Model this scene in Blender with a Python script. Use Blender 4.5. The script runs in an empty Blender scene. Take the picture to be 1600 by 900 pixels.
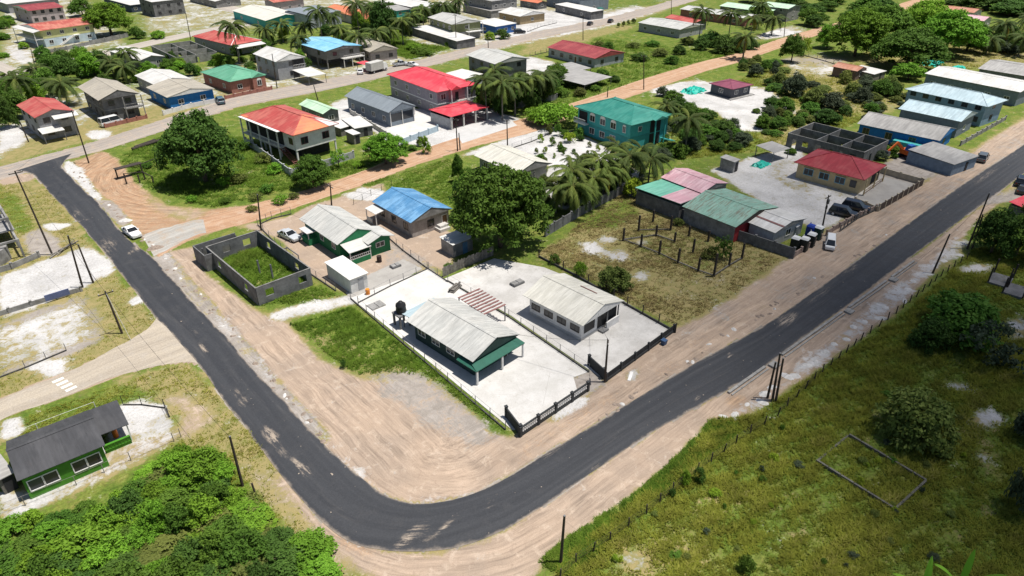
import bpy, math, random
import numpy as np
R = math.radians
SC = bpy.context.scene
COL = SC.collection

# ------------------------------------------------------------------ camera, sky, sun, exposure
CAM_H, CAM_F, CAM_P, CAM_Y = 50.0, 1066.0, R(30.7), R(48.4)      # height, focal length (of 1600), pitch, heading
cam = bpy.data.cameras.new('camera'); camo = bpy.data.objects.new('camera', cam); COL.objects.link(camo)
camo.location = (0, 0, CAM_H); camo.rotation_euler = (R(90) - CAM_P, 0, CAM_Y - R(90))
cam.sensor_width = 36; cam.lens = 36 * CAM_F / 1600; cam.clip_start = 0.5; cam.clip_end = 9000
SC.camera = camo
SUN = np.array([0.21, -0.20, 1.0]); SUN /= np.linalg.norm(SUN)
SUN_EL = math.asin(SUN[2]); SUN_AZ = math.atan2(SUN[0], SUN[1])
W = bpy.data.worlds.new('World'); SC.world = W; W.use_nodes = True
wn = W.node_tree.nodes; wl = W.node_tree.links
sky = wn.new('ShaderNodeTexSky'); sky.sky_type = 'NISHITA'; sky.sun_disc = False
sky.sun_elevation = SUN_EL; sky.sun_rotation = SUN_AZ; sky.air_density = 1.0; sky.dust_density = 1.2; sky.ozone_density = 1.0
wl.new(sky.outputs[0], wn['Background'].inputs[0]); wn['Background'].inputs[1].default_value = 0.064
sl = bpy.data.lights.new('sun', 'SUN'); sl.energy = 5.0; sl.angle = R(0.53); sl.color = (1.0, 0.955, 0.89)
so = bpy.data.objects.new('sun', sl); COL.objects.link(so)
so.rotation_euler = (R(90) - SUN_EL, 0, math.atan2(SUN[1], SUN[0]) + R(90)); so.location = (0, 0, 200)
SC.view_settings.view_transform = 'Standard'; SC.view_settings.look = 'None'
SC.view_settings.exposure = 0.31; SC.view_settings.gamma = 1.0; SC.view_settings.use_curve_mapping = False
SC.render.engine = 'CYCLES'

# ------------------------------------------------------------------ survey: a point of the photograph -> the place on the ground (or at height z)
def G(x, y, z=0.0):
    dx = (x - 800) / CAM_F; dy = -(y - 450) / CAM_F
    f = math.cos(CAM_P) + dy * math.sin(CAM_P); u = -math.sin(CAM_P) + dy * math.cos(CAM_P)
    t = (z - CAM_H) / u; r = dx * t; f *= t
    return (r * math.sin(CAM_Y) + f * math.cos(CAM_Y), -r * math.cos(CAM_Y) + f * math.sin(CAM_Y))
def depth_at(p):                       # distance along the view axis, to turn sizes seen into metres
    f = p[0] * math.cos(CAM_Y) + p[1] * math.sin(CAM_Y)
    return f * math.cos(CAM_P) + CAM_H * math.sin(CAM_P)
def height_of(p, ytop):                # height of an upright thing standing at p whose top is seen at row ytop
    f = p[0] * math.cos(CAM_Y) + p[1] * math.sin(CAM_Y); k = (450 - ytop) / CAM_F
    h = (k * f * math.cos(CAM_P) - f * math.sin(CAM_P)) / (math.cos(CAM_P) + k * math.sin(CAM_P))
    return CAM_H + h

# ------------------------------------------------------------------ mesh building
class MB:
    def __init__(s): s.v = []; s.f = []
    def quad(s, a, b, c, d): n = len(s.v); s.v += [a, b, c, d]; s.f.append((n, n+1, n+2, n+3)); return s
    def tri(s, a, b, c): n = len(s.v); s.v += [a, b, c]; s.f.append((n, n+1, n+2)); return s
    def box(s, x0, x1, y0, y1, z0, z1):
        n = len(s.v)
        s.v += [(x0,y0,z0),(x1,y0,z0),(x1,y1,z0),(x0,y1,z0),(x0,y0,z1),(x1,y0,z1),(x1,y1,z1),(x0,y1,z1)]
        for q in ((0,3,2,1),(4,5,6,7),(0,1,5,4),(1,2,6,5),(2,3,7,6),(3,0,4,7)): s.f.append(tuple(n+i for i in q))
        return s
    def hexa(s, lo, hi):               # two loops of equal length joined into a closed solid
        n = len(s.v); k = len(lo); s.v += list(lo) + list(hi)
        s.f.append(tuple(n+i for i in range(k-1, -1, -1))); s.f.append(tuple(n+k+i for i in range(k)))
        for i in range(k): j = (i+1) % k; s.f.append((n+i, n+j, n+k+j, n+k+i))
        return s
    def beam(s, a, b, w, h):           # square bar from a to b
        a = np.array(a, float); b = np.array(b, float); d = b - a; d /= (np.linalg.norm(d) + 1e-9)
        up = np.array([0,0,1.0]) if abs(d[2]) < .95 else np.array([1.0,0,0])
        r = np.cross(d, up); r /= np.linalg.norm(r); u = np.cross(r, d)
        q = [(-w/2,-h/2),(w/2,-h/2),(w/2,h/2),(-w/2,h/2)]
        return s.hexa([tuple(a + r*i + u*j) for i, j in q], [tuple(b + r*i + u*j) for i, j in q])
    def tube(s, a, b, r0, r1=None, n=8):
        r1 = r0 if r1 is None else r1
        a = np.array(a, float); b = np.array(b, float); d = b - a; d /= (np.linalg.norm(d) + 1e-9)
        up = np.array([0,0,1.0]) if abs(d[2]) < .95 else np.array([1.0,0,0])
        r = np.cross(d, up); r /= np.linalg.norm(r); u = np.cross(r, d)
        an = [2*math.pi*i/n for i in range(n)]
        return s.hexa([tuple(a + r0*(r*math.cos(t) + u*math.sin(t))) for t in an], [tuple(b + r1*(r*math.cos(t) + u*math.sin(t))) for t in an])
    def lathe(s, prof, n=14, cx=0, cy=0):   # (r, z) profile, closed at both ends
        base = len(s.v); m = len(prof)
        for r, z in prof:
            for i in range(n): t = 2*math.pi*i/n; s.v.append((cx + r*math.cos(t), cy + r*math.sin(t), z))
        for k in range(m-1):
            for i in range(n):
                j = (i+1) % n; s.f.append((base+k*n+i, base+k*n+j, base+(k+1)*n+j, base+(k+1)*n+i))
        s.f.append(tuple(base+i for i in range(n-1, -1, -1))); s.f.append(tuple(base+(m-1)*n+i for i in range(n)))
        return s
    def mesh(s, name, smooth=False):
        m = bpy.data.meshes.new(name); m.from_pydata([tuple(map(float, p)) for p in s.v], [], s.f)
        if smooth: m.polygons.foreach_set('use_smooth', [True]*len(m.polygons))
        m.update(); return m
def part(name, mb, mat, parent, loc=(0,0,0), rz=0.0, smooth=False, label=None, rot=None):
    me = mb.mesh(name, smooth) if isinstance(mb, MB) else mb
    if mat is not None and len(me.materials) == 0: me.materials.append(mat)
    o = bpy.data.objects.new(name, me); COL.objects.link(o); o.parent = parent; o.location = loc
    o.rotation_euler = rot if rot else (0, 0, rz)
    if label: o['label'] = label
    return o
def thing(name, label, cat, loc=(0,0,0), rz=0.0, group=None):
    o = bpy.data.objects.new(name, None); COL.objects.link(o); o.location = (loc[0], loc[1], loc[2] if len(loc) > 2 else 0); o.rotation_euler = (0,0,rz)
    o.empty_display_size = .3; o['label'] = label; o['category'] = cat
    if group: o['group'] = group
    return o
def solo(name, mb, mat, label, cat, loc=(0,0,0), rz=0, group=None, smooth=False):
    o = part(name, mb, mat, None, (loc[0], loc[1], loc[2] if len(loc) > 2 else 0), rz, smooth)
    o['label'] = label; o['category'] = cat
    if group: o['group'] = group
    return o
def structure(name, me, mat, label=None):
    o = part(name, me, mat, None); o['kind'] = 'structure'
    if label: o['label'] = label; 
    return o
def dup_tree(o, parent=None):
    c = o.copy(); COL.objects.link(c); c.parent = parent
    for ch in o.children: dup_tree(ch, c)
    return c

# ------------------------------------------------------------------ materials
class NT:
    def __init__(s, name):
        s.m = bpy.data.materials.new(name); s.m.use_nodes = True; s.t = s.m.node_tree; s.n = s.t.nodes
        s.b = s.n['Principled BSDF']; s.out = s.n['Material Output']; s.geo = None
    def new(s, t, **k):
        n = s.n.new(t)
        for a, b in k.items(): setattr(n, a, b)
        return n
    def put(s, sock, v):
        if v is None: return
        if hasattr(v, 'links'): s.t.links.new(v, sock)
        else:
            if isinstance(v, (tuple, list)) and len(v) == 3 and sock.type == 'RGBA': v = (*v, 1)
            sock.default_value = v
    def pos(s):
        if s.geo is None: s.geo = s.new('ShaderNodeNewGeometry').outputs['Position']
        return s.geo
    def vec(s, v, scale=(1,1,1), rot=(0,0,0)):
        n = s.new('ShaderNodeMapping'); s.put(n.inputs['Vector'], v); n.inputs['Scale'].default_value = scale; n.inputs['Rotation'].default_value = rot
        return n.outputs[0]
    def noise(s, scale, detail=4, rough=.6, v=None, dist=0):
        n = s.new('ShaderNodeTexNoise'); s.put(n.inputs['Vector'], v if v is not None else s.pos())
        n.inputs['Scale'].default_value = scale; n.inputs['Detail'].default_value = detail; n.inputs['Roughness'].default_value = rough; n.inputs['Distortion'].default_value = dist
        return n.outputs['Fac']
    def math(s, op, a, b=None, c=None, clamp=False):
        n = s.new('ShaderNodeMath', operation=op, use_clamp=clamp); s.put(n.inputs[0], a)
        if b is not None: s.put(n.inputs[1], b)
        if c is not None: s.put(n.inputs[2], c)
        return n.outputs[0]
    def step(s, v, lo, hi, a=0., b=1.):
        n = s.new('ShaderNodeMapRange', interpolation_type='SMOOTHSTEP'); s.put(n.inputs[0], v)
        for i, x in enumerate((lo, hi, a, b)): n.inputs[i+1].default_value = x
        return n.outputs[0]
    def mix(s, f, a, b, mode='MIX'):
        n = s.new('ShaderNodeMix', data_type='RGBA', blend_type=mode); s.put(n.inputs[0], f); s.put(n.inputs[6], a); s.put(n.inputs[7], b); return n.outputs[2]
    def hsv(s, col, val=None, hue=None, sat=None):
        n = s.new('ShaderNodeHueSaturation'); s.put(n.inputs['Color'], col)
        if val is not None: s.put(n.inputs['Value'], val)
        if hue is not None: s.put(n.inputs['Hue'], hue)
        if sat is not None: s.put(n.inputs['Saturation'], sat)
        return n.outputs[0]
    def attr(s, name, out='Color'):
        n = s.new('ShaderNodeAttribute', attribute_name=name); return n.outputs[out]
    def sep(s, v):
        n = s.new('ShaderNodeSeparateXYZ'); s.put(n.inputs[0], v); return n.outputs
    def objrand(s): return s.new('ShaderNodeObjectInfo').outputs['Random']
    def bump(s, h, strength=.3, dist=.05):
        n = s.new('ShaderNodeBump'); s.put(n.inputs['Height'], h); n.inputs['Strength'].default_value = strength; n.inputs['Distance'].default_value = dist
        s.t.links.new(n.outputs[0], s.b.inputs['Normal'])
    def done(s, col, rough=.8, spec=.3, metal=0.):
        s.put(s.b.inputs['Base Color'], col); s.put(s.b.inputs['Roughness'], rough); s.b.inputs['Specular IOR Level'].default_value = spec; s.b.inputs['Metallic'].default_value = metal
        return s.m
_mc = {}
def plain(name, col, rough=.75, var=.25, scale=1.3, spec=.3, rnd=.0, dirt=None, dirt_amt=.0):
    """painted or bare surface with uneven tone and grime of its own shape"""
    if name in _mc: return _mc[name]
    t = NT(name); n1 = t.noise(scale, 5, .65); n2 = t.noise(scale*7, 3, .6)
    v = t.math('ADD', t.step(n1, .3, .7, 1-var, 1+var*.5), t.math('MULTIPLY', t.math('SUBTRACT', n2, .5), var))
    if rnd: v = t.math('MULTIPLY', v, t.math('ADD', 1-rnd/2, t.math('MULTIPLY', t.objrand(), rnd)))
    c = t.hsv(col, v)
    if dirt: c = t.mix(t.math('MULTIPLY', t.step(t.noise(scale*1.7, 6, .7, dist=.6), .5, .68), dirt_amt), c, dirt)
    t.bump(n2, .15, .02)
    _mc[name] = t.done(c, rough, spec); return _mc[name]
def roofing(name, col, ridge='y', col2=None, amt=.5, rust=.15, rough=.5, var=.20):
    """corrugated sheet: faded, streaked down the slope, ribs as fine relief"""
    key = name + ridge
    if key in _mc: return _mc[key]
    t = NT(key); p = t.pos()
    st = (.25, 2.2, 1) if ridge == 'y' else (2.2, .25, 1)
    n1 = t.noise(.9, 5, .65, t.vec(p, st)); n2 = t.noise(.28, 4, .6); n3 = t.noise(3.5, 4, .7)
    v = t.math('ADD', t.step(n1, .25, .75, 1-var, 1+var*.6), t.math('MULTIPLY', t.math('SUBTRACT', n3, .5), var*.8))
    v = t.math('MULTIPLY', v, t.math('ADD', .95, t.math('MULTIPLY', t.objrand(), .1)))
    c = col
    if col2: c = t.mix(t.math('MULTIPLY', t.step(t.math('ADD', n2, t.math('MULTIPLY', t.math('SUBTRACT', n1, .5), .35)), .42, .6), amt), c, col2)
    c = t.hsv(c, v)
    c = t.mix(t.math('MULTIPLY', t.step(t.noise(1.4, 6, .75, t.vec(p, st)), .58 if rust < .4 else .50, .75 if rust < .4 else .60), rust), c, (.17, .08, .045))
    w = t.new('ShaderNodeTexWave', wave_type='BANDS', bands_direction='Y' if ridge == 'y' else 'X'); t.put(w.inputs['Vector'], p); w.inputs['Scale'].default_value = 1.05
    t.bump(t.math('ADD', w.outputs['Fac'], t.math('MULTIPLY', n3, .3)), .14, .03)
    _mc[key] = t.done(c, rough, .35); return _mc[key]
def glassy(name, col, rough=.12):
    if name in _mc: return _mc[name]
    t = NT(name); _mc[name] = t.done(t.hsv(col, t.math('ADD', .6, t.math('MULTIPLY', t.objrand(), .8))), rough, .5); return _mc[name]
# ------------------------------------------------------------------ ground: one sheet, what grows or lies where is stored per vertex
rng = np.random.default_rng(7)
def axis(lo, near0, near1, step, far, grow):
    a = list(np.arange(near0, near1, step)); d = step
    while a[-1] < far: d *= grow; a.append(a[-1] + d)
    d = step; b = [near0]
    while b[-1] > lo: d *= grow*1.05; b.append(b[-1] - d)
    return np.array(b[:0:-1] + a)
GX = axis(-600, -14, 150, .42, 4500, 1.028); GY = axis(-600, -4, 150, .42, 4500, 1.028)
XX, YY = np.meshgrid(GX, GY, indexing='ij')
def inside(poly, X, Y):
    r = np.zeros(X.shape, bool); n = len(poly)
    for i in range(n):
        x0, y0 = poly[i]; x1, y1 = poly[(i+1) % n]
        if y0 == y1: continue
        c = ((y0 > Y) != (y1 > Y)) & (X < (x1-x0)*(Y-y0)/(y1-y0) + x0); r ^= c
    return r
ZW = {k: np.zeros(XX.shape, np.float32) for k in ('lush','tan','orange','white','grey','dry')}
def zone(kind, pts, amt=1.0, soft=2):
    soft = soft*3
    """pts: outline of a patch as read off the photograph"""
    w = [G(*p) for p in pts]; xs = [p[0] for p in w]; ys = [p[1] for p in w]
    i0, i1 = np.searchsorted(GX, (min(xs)-4, max(xs)+4)); j0, j1 = np.searchsorted(GY, (min(ys)-4, max(ys)+4))
    i0 = max(i0-1,0); j0 = max(j0-1,0)
    X = XX[i0:i1, j0:j1]; Y = YY[i0:i1, j0:j1]
    m = inside(w, X, Y).astype(np.float32)
    for _ in range(soft):
        q = np.pad(m, 1, mode='edge'); m = (q[:-2,1:-1] + q[2:,1:-1] + q[1:-1,:-2] + q[1:-1,2:] + 2*q[1:-1,1:-1]) / 6
    for k in ZW:
        t = ZW[k][i0:i1, j0:j1]
        if k == kind: t[:] = np.maximum(t*(1-m), 0) + m*amt
        else: t[:] = t*(1 - m*amt*(.25 if amt < .7 and kind in ('grey','white','orange') and k in ('tan','orange') else 1))
def ell(cx, cy, rx, ry, n=14):
    q = np.random.default_rng(int(cx*7+cy)); k = q.uniform(.55, 1.3, n); return [(cx + k[i]*rx*math.cos(2*math.pi*i/n), cy + k[i]*ry*math.sin(2*math.pi*i/n)) for i in range(n)]

ZW['dry'][:] = .4; ZW['lush'][:] = .75
def under(a, b, k): zone(k, a + b[::-1], 1.0, 0)
# beyond the crossroad: yards of pale sand between the houses
zone('white', [(0,0),(120,-20),(330,-10),(520,-20),(900,-20),(1060,-5),(900,48),(650,108),(350,165),(150,200),(0,262)], .42, 3)
zone('lush', [(130,0),(210,-10),(230,60),(420,40),(640,20),(640,60),(540,60),(450,85),(330,105),(240,130),(60,150),(20,190),(0,200),(0,130),(70,95),(200,70)], .8, 4)
zone('lush', [(610,55),(660,70),(705,75),(640,92),(600,80)], 1)
zone('lush', [(830,0),(1000,-10),(1040,8),(960,18),(930,5)], .9)
zone('white', [(0,195),(35,200),(45,230),(0,245)], .9); zone('dry', [(0,240),(60,215),(250,165),(380,140),(250,190),(100,230),(0,258)], 1)
zone('white', ell(155,211,28,7), 1); zone('white', ell(455,143,25,7), 1); zone('white', ell(30,85,14,10), 1)
zone('white', [(850,15),(905,30),(960,20),(990,8),(1040,15),(960,38),(870,58),(800,70),(730,85),(810,45),(790,25)], .95)
zone('dry', [(830,65),(960,40),(1000,40),(880,75),(800,90)], .8)
zone('lush', [(930,60),(1000,45),(1110,80),(1180,70),(1240,60),(1190,85),(1010,130),(850,185),(760,215),(830,180),(860,140),(960,110)], 1, 3)
zone('lush', [(1130,85),(1260,55),(1300,60),(1200,100),(1060,130)], .9)
zone('white', [(1170,60),(1230,40),(1255,50),(1215,60)], .9)
zone('white', [(790,108),(828,88),(862,96),(885,108),(862,124),(815,118)], .8, 2)
# lots east of the dirt road
zone('white', [(520,160),(560,150),(640,170),(760,170),(830,190),(760,215),(690,235),(560,240),(500,210)], .9, 2)
zone('lush', [(500,195),(560,190),(600,215),(560,240),(520,235)], .9)
zone('white', [(1010,140),(1080,125),(1210,140),(1250,175),(1200,205),(1150,205),(1120,175),(1060,160)], .85, 3)
zone('lush', [(1040,180),(1100,175),(1160,205),(1200,215),(1140,245),(1070,225)], .9, 3)
zone('grey', [(1170,195),(1240,175),(1300,130),(1200,95),(1260,85),(1330,90),(1340,140),(1420,150),(1400,170),(1260,180),(1240,230)], .55, 4)
zone('white', [(1215,100),(1300,105),(1310,125),(1240,120)], .9)
zone('dry', [(1210,100),(1330,115),(1345,140),(1300,165),(1220,160),(1190,120)], .7, 4); zone('dry', [(1180,215),(1240,180),(1330,150),(1420,150),(1400,175),(1270,190),(1240,240)], .6, 4)
zone('dry', [(1480,60),(1620,55),(1620,105),(1500,100)], 1)
zone('white', [(1545,60),(1620,75),(1620,92),(1570,85)], .8)
zone('white', [(1110,265),(1180,245),(1245,225),(1270,260),(1360,300),(1340,330),(1290,360),(1240,345),(1180,310)], .85, 3)
zone('white', [(1190,270),(1240,240),(1275,280),(1350,310),(1300,320),(1240,300)], .6, 3)
zone('grey', [(1360,275),(1420,225),(1500,250),(1600,190),(1650,190),(1650,215),(1480,300),(1400,300)], .9, 3)
zone('white', [(715,245),(850,195),(920,215),(960,240),(1005,275),(980,300),(900,320),(850,340),(840,290),(860,260),(800,232)], .95, 2)
zone('lush', [(720,300),(840,290),(880,330),(850,370),(760,400)], .9)
zone('dry', [(1330,85),(1480,60),(1640,55),(1640,105),(1440,110),(1340,105)], .6, 4)
# the vacant lot
zone('dry', [(838,400),(975,300),(1240,402),(1062,512),(980,470),(900,420)], 1, 2)
zone('lush', [(850,365),(985,305),(1000,335),(960,355),(900,360),(860,385)], .8, 3)
zone('lush', [(975,380),(1010,345),(1090,370),(1130,395),(1100,440),(1020,410)], .35, 4); zone('tan', [(990,420),(1050,430),(1180,410),(1220,405),(1120,460),(1050,490)], .28, 5)
for e in ((925,388,16,10),(960,398,26,9),(1000,378,10,5),(1003,432,16,8),(948,375,14,6)): zone('white', ell(*e), .8, 3)
# green strip and trees inside the junction
zone('lush', [(180,245),(270,205),(390,215),(470,275),(560,238),(640,225),(700,235),(560,270),(470,300),(330,325),(262,322),(216,290)], 1, 2)
zone('lush', [(560,290),(700,248),(745,280),(720,330),(650,295)], .95); zone('dry', [(600,275),(700,245),(710,265),(620,285)], .3)
zone('tan', [(375,352),(430,340),(600,285),(600,300),(720,375),(700,425),(640,405),(560,470),(480,425),(440,375)], .85, 2)
zone('white', ell(575,302,30,12), .9); zone('grey', [(600,365),(660,400),(690,430),(640,425),(560,470),(600,410)], .55, 2)
zone('orange', [(110,255),(160,236),(182,248),(216,290),(262,322),(330,327),(420,318),(300,375),(240,390),(200,345),(150,300)], .85, 2)
zone('tan', [(215,292),(262,322),(330,328),(300,350),(240,330)], .6, 3)
zone('white', [(96,262),(106,250),(125,262),(152,300),(175,322),(152,318)], .8, 1); zone('grey', [(150,312),(172,312),(205,345),(190,358)], .85, 1)
zone('lush', [(395,345),(470,325),(460,335),(400,352)], .8, 1)
# graded verge inside the bend
zone('tan', [(240,398),(305,385),(322,425),(402,485),(455,505),(500,562),(560,590),(690,595),(795,690),(795,735),(740,775),(670,792),(600,782),(540,735),(480,680),(395,582)], .95, 2)
zone('lush', [(300,395),(330,400),(405,475),(470,470),(540,455),(545,470),(420,492),(330,435)], .9, 2)
zone('white', [(412,490),(470,475),(550,460),(565,472),(430,503)], .75, 2)
zone('lush', [(455,508),(500,490),(548,483),(575,490),(690,585),(790,675),(770,680),(690,610),(640,572),(570,578),(500,555)], 1, 1)
zone('dry', [(470,530),(520,520),(640,572),(560,585),(510,560)], .55, 3)
zone('grey', [(560,585),(640,572),(700,605),(785,690),(740,705),(640,650)], .64, 4)
for a, b in (((245,398),(400,578)), ((400,578),(500,690))): zone('white', [a, (a[0]+20,a[1]-6), (b[0]+20,b[1]-4), b], .3, 1); zone('grey', [(a[0]-6,a[1]+4), (a[0]+16,a[1]-6), (b[0]+18,b[1]-5), (b[0]-6,b[1]+4)], .95, 1); zone('white', [(a[0]+4,a[1]), (a[0]+14,a[1]-4), (b[0]+14,b[1]-4), (b[0]+4,b[1])], .34, 1)
zone('white', [(487,677),(540,735),(600,782),(670,792),(740,775),(740,762),(670,780),(605,770),(550,722),(500,675)], .5, 1)
zone('orange', [(500,690),(530,712),(590,760),(570,755),(520,715)], .5, 2)
# verge inside the right leg
zone('tan', [(790,690),(920,608),(1050,515),(1110,490),(1235,402),(1345,325),(1440,288),(1600,185),(1680,140),(1680,180),(1507,290),(1412,358),(1200,515),(1015,615),(900,685),(790,745)], .95, 2)
zone('grey', [(1050,518),(1110,490),(1235,402),(1345,325),(1440,288),(1600,185),(1600,230),(1412,350),(1200,500),(1120,520)], .28, 4); zone('orange', [(1010,575),(1110,505),(1240,415),(1330,350),(1340,365),(1250,440),(1130,535),(1030,600)], .3, 4)
zone('orange', [(800,700),(900,640),(1000,590),(1010,600),(900,670),(800,735)], .4, 3)
zone('white', [(850,655),(915,615),(925,625),(870,660)], .8, 1); zone('grey', [(890,590),(930,575),(950,600),(905,625)], .8, 1)
zone('white', [(975,590),(1000,572),(998,585),(985,598)], .9, 1)
# outside of the bend
zone('tan', [(395,715),(425,775),(520,870),(600,910),(830,910),(870,868),(960,795),(1060,728),(1112,650),(1025,672),(900,750),(780,838),(690,862),(600,862),(520,815),(450,745)], .95, 2)
zone('orange', [(500,800),(600,862),(640,880),(560,870),(500,830)], .55, 3)
zone('tan', [(1105,655),(1135,612),(1200,567),(1360,450),(1510,338),(1600,275),(1600,285),(1520,350),(1480,400),(1400,488),(1300,562),(1200,635),(1150,660)], .9, 1)
zone('tan', [(1000,680),(1135,608),(1152,640),(1112,662),(1050,705)], 1, 1); zone('orange', [(1120,630),(1150,612),(1180,625),(1150,650)], .6, 2); zone('orange', [(1200,590),(1290,520),(1380,455),(1360,480),(1270,555),(1215,600)], .3, 3)
zone('white', [(1120,660),(1175,640),(1285,568),(1345,515),(1400,478),(1440,440),(1500,400),(1515,375),(1490,370),(1440,420),(1350,490),(1280,545),(1190,620),(1140,640)], .62, 2)
zone('grey', [(1515,330),(1560,300),(1600,290),(1600,312),(1540,320)], .7, 1)
# the field
F_ = [(830,905),(880,870),(1060,728),(1112,655),(1170,650),(1290,572),(1410,490),(1520,385),(1700,330),(1900,500),(1800,1000),(830,1000)]
zone('lush', F_, .8, 2); 
zone('lush', [(840,880),(875,850),(1000,765),(1065,705),(1112,655),(1160,668),(1090,730),(985,815),(900,895)], 1, 1)
zone('dry', [(940,870),(1010,830),(1110,830),(1150,905),(930,905)], .35, 4)
zone('lush', [(1250,620),(1420,600),(1600,700),(1650,900),(1480,905),(1380,780)], .75, 5)
for e in ((1150,780,40,14),(1230,840,46,16),(1060,850,36,12),(1330,860,40,14),(1180,720,30,9),(1280,640,34,8),(1100,800,26,10),(1290,780,20,9)): zone('dry', ell(*e), .7, 4)
for e in ((1215,700,7,4),(1240,722,9,4),(1140,745,6,3),(1330,850,8,4),(1255,815,6,3),(1080,840,9,4)): zone('white', ell(*e), .5, 2)
for e in ((995,880,32,20),(1540,655,32,14),(1538,712,13,16),(1590,512,18,22),(1500,605,26,8),(1530,420,36,8),(1510,680,16,6),(1185,640,14,6)): zone('white', ell(*e), .72, 3)
# west side
zone('dry', [(0,285),(45,278),(75,297),(112,335),(160,410),(250,505),(245,520),(195,560),(100,600),(0,640)], 1, 1)
zone('lush', [(0,290),(30,310),(60,360),(30,370),(0,330)], .8, 3); zone('tan', [(0,272),(60,270),(50,282),(0,290)], .9, 1)
zone('white', [(0,432),(60,410),(135,385),(172,408),(178,425),(120,455),(40,485),(0,500)], .92, 2); zone('white', ell(85,354,24,8), .95, 1); zone('white', ell(214,470,13,7), 1, 1)
zone('grey', [(30,370),(60,355),(90,370),(100,400),(50,400)], .8, 2)
zone('grey', [(0,505),(130,458),(160,500),(165,530),(110,555),(0,592)], .75, 3); zone('white', [(0,515),(130,468),(150,525),(60,560),(0,580)], .55, 4)
zone('white', ell(76,576,34,18), .85, 2); zone('lush', [(20,660),(40,645),(185,600),(190,625),(110,655),(35,690)], .9, 1); zone('white', [(0,660),(30,652),(42,675),(5,690)], .95, 1)
zone('dry', [(180,595),(290,567),(310,580),(395,680),(440,765),(520,868),(560,905),(470,905),(400,790),(350,700),(290,690),(330,640),(250,610)], 1, 2)
zone('tan', [(225,610),(300,620),(345,645),(300,690),(270,690),(280,650)], .6, 3); zone('tan', [(360,690),(420,745),(560,905),(500,905),(400,790)], .45, 4)
zone('white', [(165,640),(215,625),(262,635),(275,684),(215,722),(120,768),(40,805),(0,820),(0,765),(30,768),(170,712)], .75, 1); zone('tan', [(180,690),(275,670),(275,690),(215,722),(120,768),(110,755)], .5, 2)
zone('lush', [(0,838),(60,815),(130,785),(265,716),(330,700),(400,770),(520,905),(0,905)], 1, 1)

# surveyed road edges
outer = [(22,268),(50,272),(75,297),(112,335),(150,380),(205,447),(245,495),(305,565),(350,624),(390,675),(430,730),(465,775),(505,815),(550,845),(600,858),(660,861),(720,853),(790,826),(860,783),(940,728),(1025,672),(1135,611),(1200,567),(1360,450),(1510,337),(1595,275),(1700,198)]
inner = [(112,240),(97,258),(104,270),(152,317),(195,370),(237,402),(280,450),(340,515),(400,582),(445,632),(487,677),(530,720),(575,760),(622,783),(670,787),(735,773),(800,742),(860,704),(920,668),(1015,610),(1100,560),(1200,505),(1300,436),(1412,355),(1507,287),(1600,226),(1700,160)]
DL = [(228,372),(275,352),(330,338),(400,318),(470,300),(560,270),(640,240),(740,208),(830,182),(930,150),(1010,122),(1090,98),(1150,84),(1215,62),(1262,48),(1400,8),(1450,-8)]
DR = [(248,402),(300,372),(350,358),(405,344),(480,318),(570,288),(650,258),(745,228),(835,206),(935,168),(1018,140),(1100,112),(1158,96),(1222,74),(1268,58),(1410,16),(1460,0)]
LL_ = [(-60,650),(0,622),(60,597),(120,575),(190,540),(228,516),(243,500),(248,492)]
LR_ = [(-60,705),(0,657),(60,634),(120,612),(190,585),(250,570),(300,566),(318,575)]
CL = [(-80,284),(0,261),(60,245),(140,224),(230,195),(300,172),(360,154),(450,135),(560,114),(680,88),(780,63),(850,47),(940,30),(1010,12),(1080,-8),(1150,-26)]
CRt = [(-80,308),(0,281),(40,270),(110,248),(170,232),(250,206),(320,183),(380,165),(470,148),(575,126),(690,98),(790,72),(860,56),(950,38),(1020,20),(1090,0),(1160,-18)]
for a_, b_, k_ in ((DL,DR,'orange'),(LL_,LR_,'tan'),(CL,CRt,'tan'),(outer,inner,'grey')): under(a_, b_, k_)
# where the graded marks run: offset from and distance along the asphalt centre line
LEG_X, LEG_Y, BR = 17.7, 31.4, 13.0
cx_, cy_ = LEG_X + BR, LEG_Y + BR
def road_coords(X, Y):
    d = np.where(Y > cy_, X - LEG_X, np.where(X > cx_, Y - LEG_Y, BR - np.hypot(X - cx_, Y - cy_)))
    an = np.arctan2(Y - cy_, X - cx_)
    s = np.where(Y > cy_, -(Y - cy_), np.where(X > cx_, BR*math.pi/2 + (X - cx_), BR*(((an - math.pi) % (2*math.pi)))))
    return d, s
nI, nJ = XX.shape
zz = np.zeros(XX.shape)
near = (XX > -12) & (XX < 150) & (YY > -4) & (YY < 150)
idx = np.arange(nI*nJ).reshape(nI, nJ)
quads = np.stack([idx[:-1,:-1], idx[1:,:-1], idx[1:,1:], idx[:-1,1:]], -1).reshape(-1, 4)
gm = bpy.data.meshes.new('ground')
gm.vertices.add(nI*nJ); gm.vertices.foreach_set('co', np.stack([XX, YY, zz], -1).astype(np.float32).ravel())
gm.loops.add(quads.size); gm.loops.foreach_set('vertex_index', quads.astype(np.int32).ravel())
gm.polygons.add(len(quads)); gm.polygons.foreach_set('loop_start', np.arange(0, quads.size, 4, dtype=np.int32)); gm.polygons.foreach_set('loop_total', np.full(len(quads), 4, np.int32))
gm.update(calc_edges=True)
def addattr(me, name, arr, typ):
    a = me.attributes.new(name, typ, 'POINT'); a.data.foreach_set('color' if 'COLOR' in typ else ('vector' if typ == 'FLOAT_VECTOR' else 'value'), np.ascontiguousarray(arr, np.float32).ravel())
addattr(gm, 'wa', np.stack([ZW['lush'], ZW['tan'], ZW['orange'], ZW['white']], -1), 'FLOAT_COLOR')
addattr(gm, 'wb', np.stack([ZW['grey'], ZW['dry'], 0*zz, 0*zz], -1), 'FLOAT_COLOR')
D_, S_ = road_coords(XX, YY)
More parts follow.
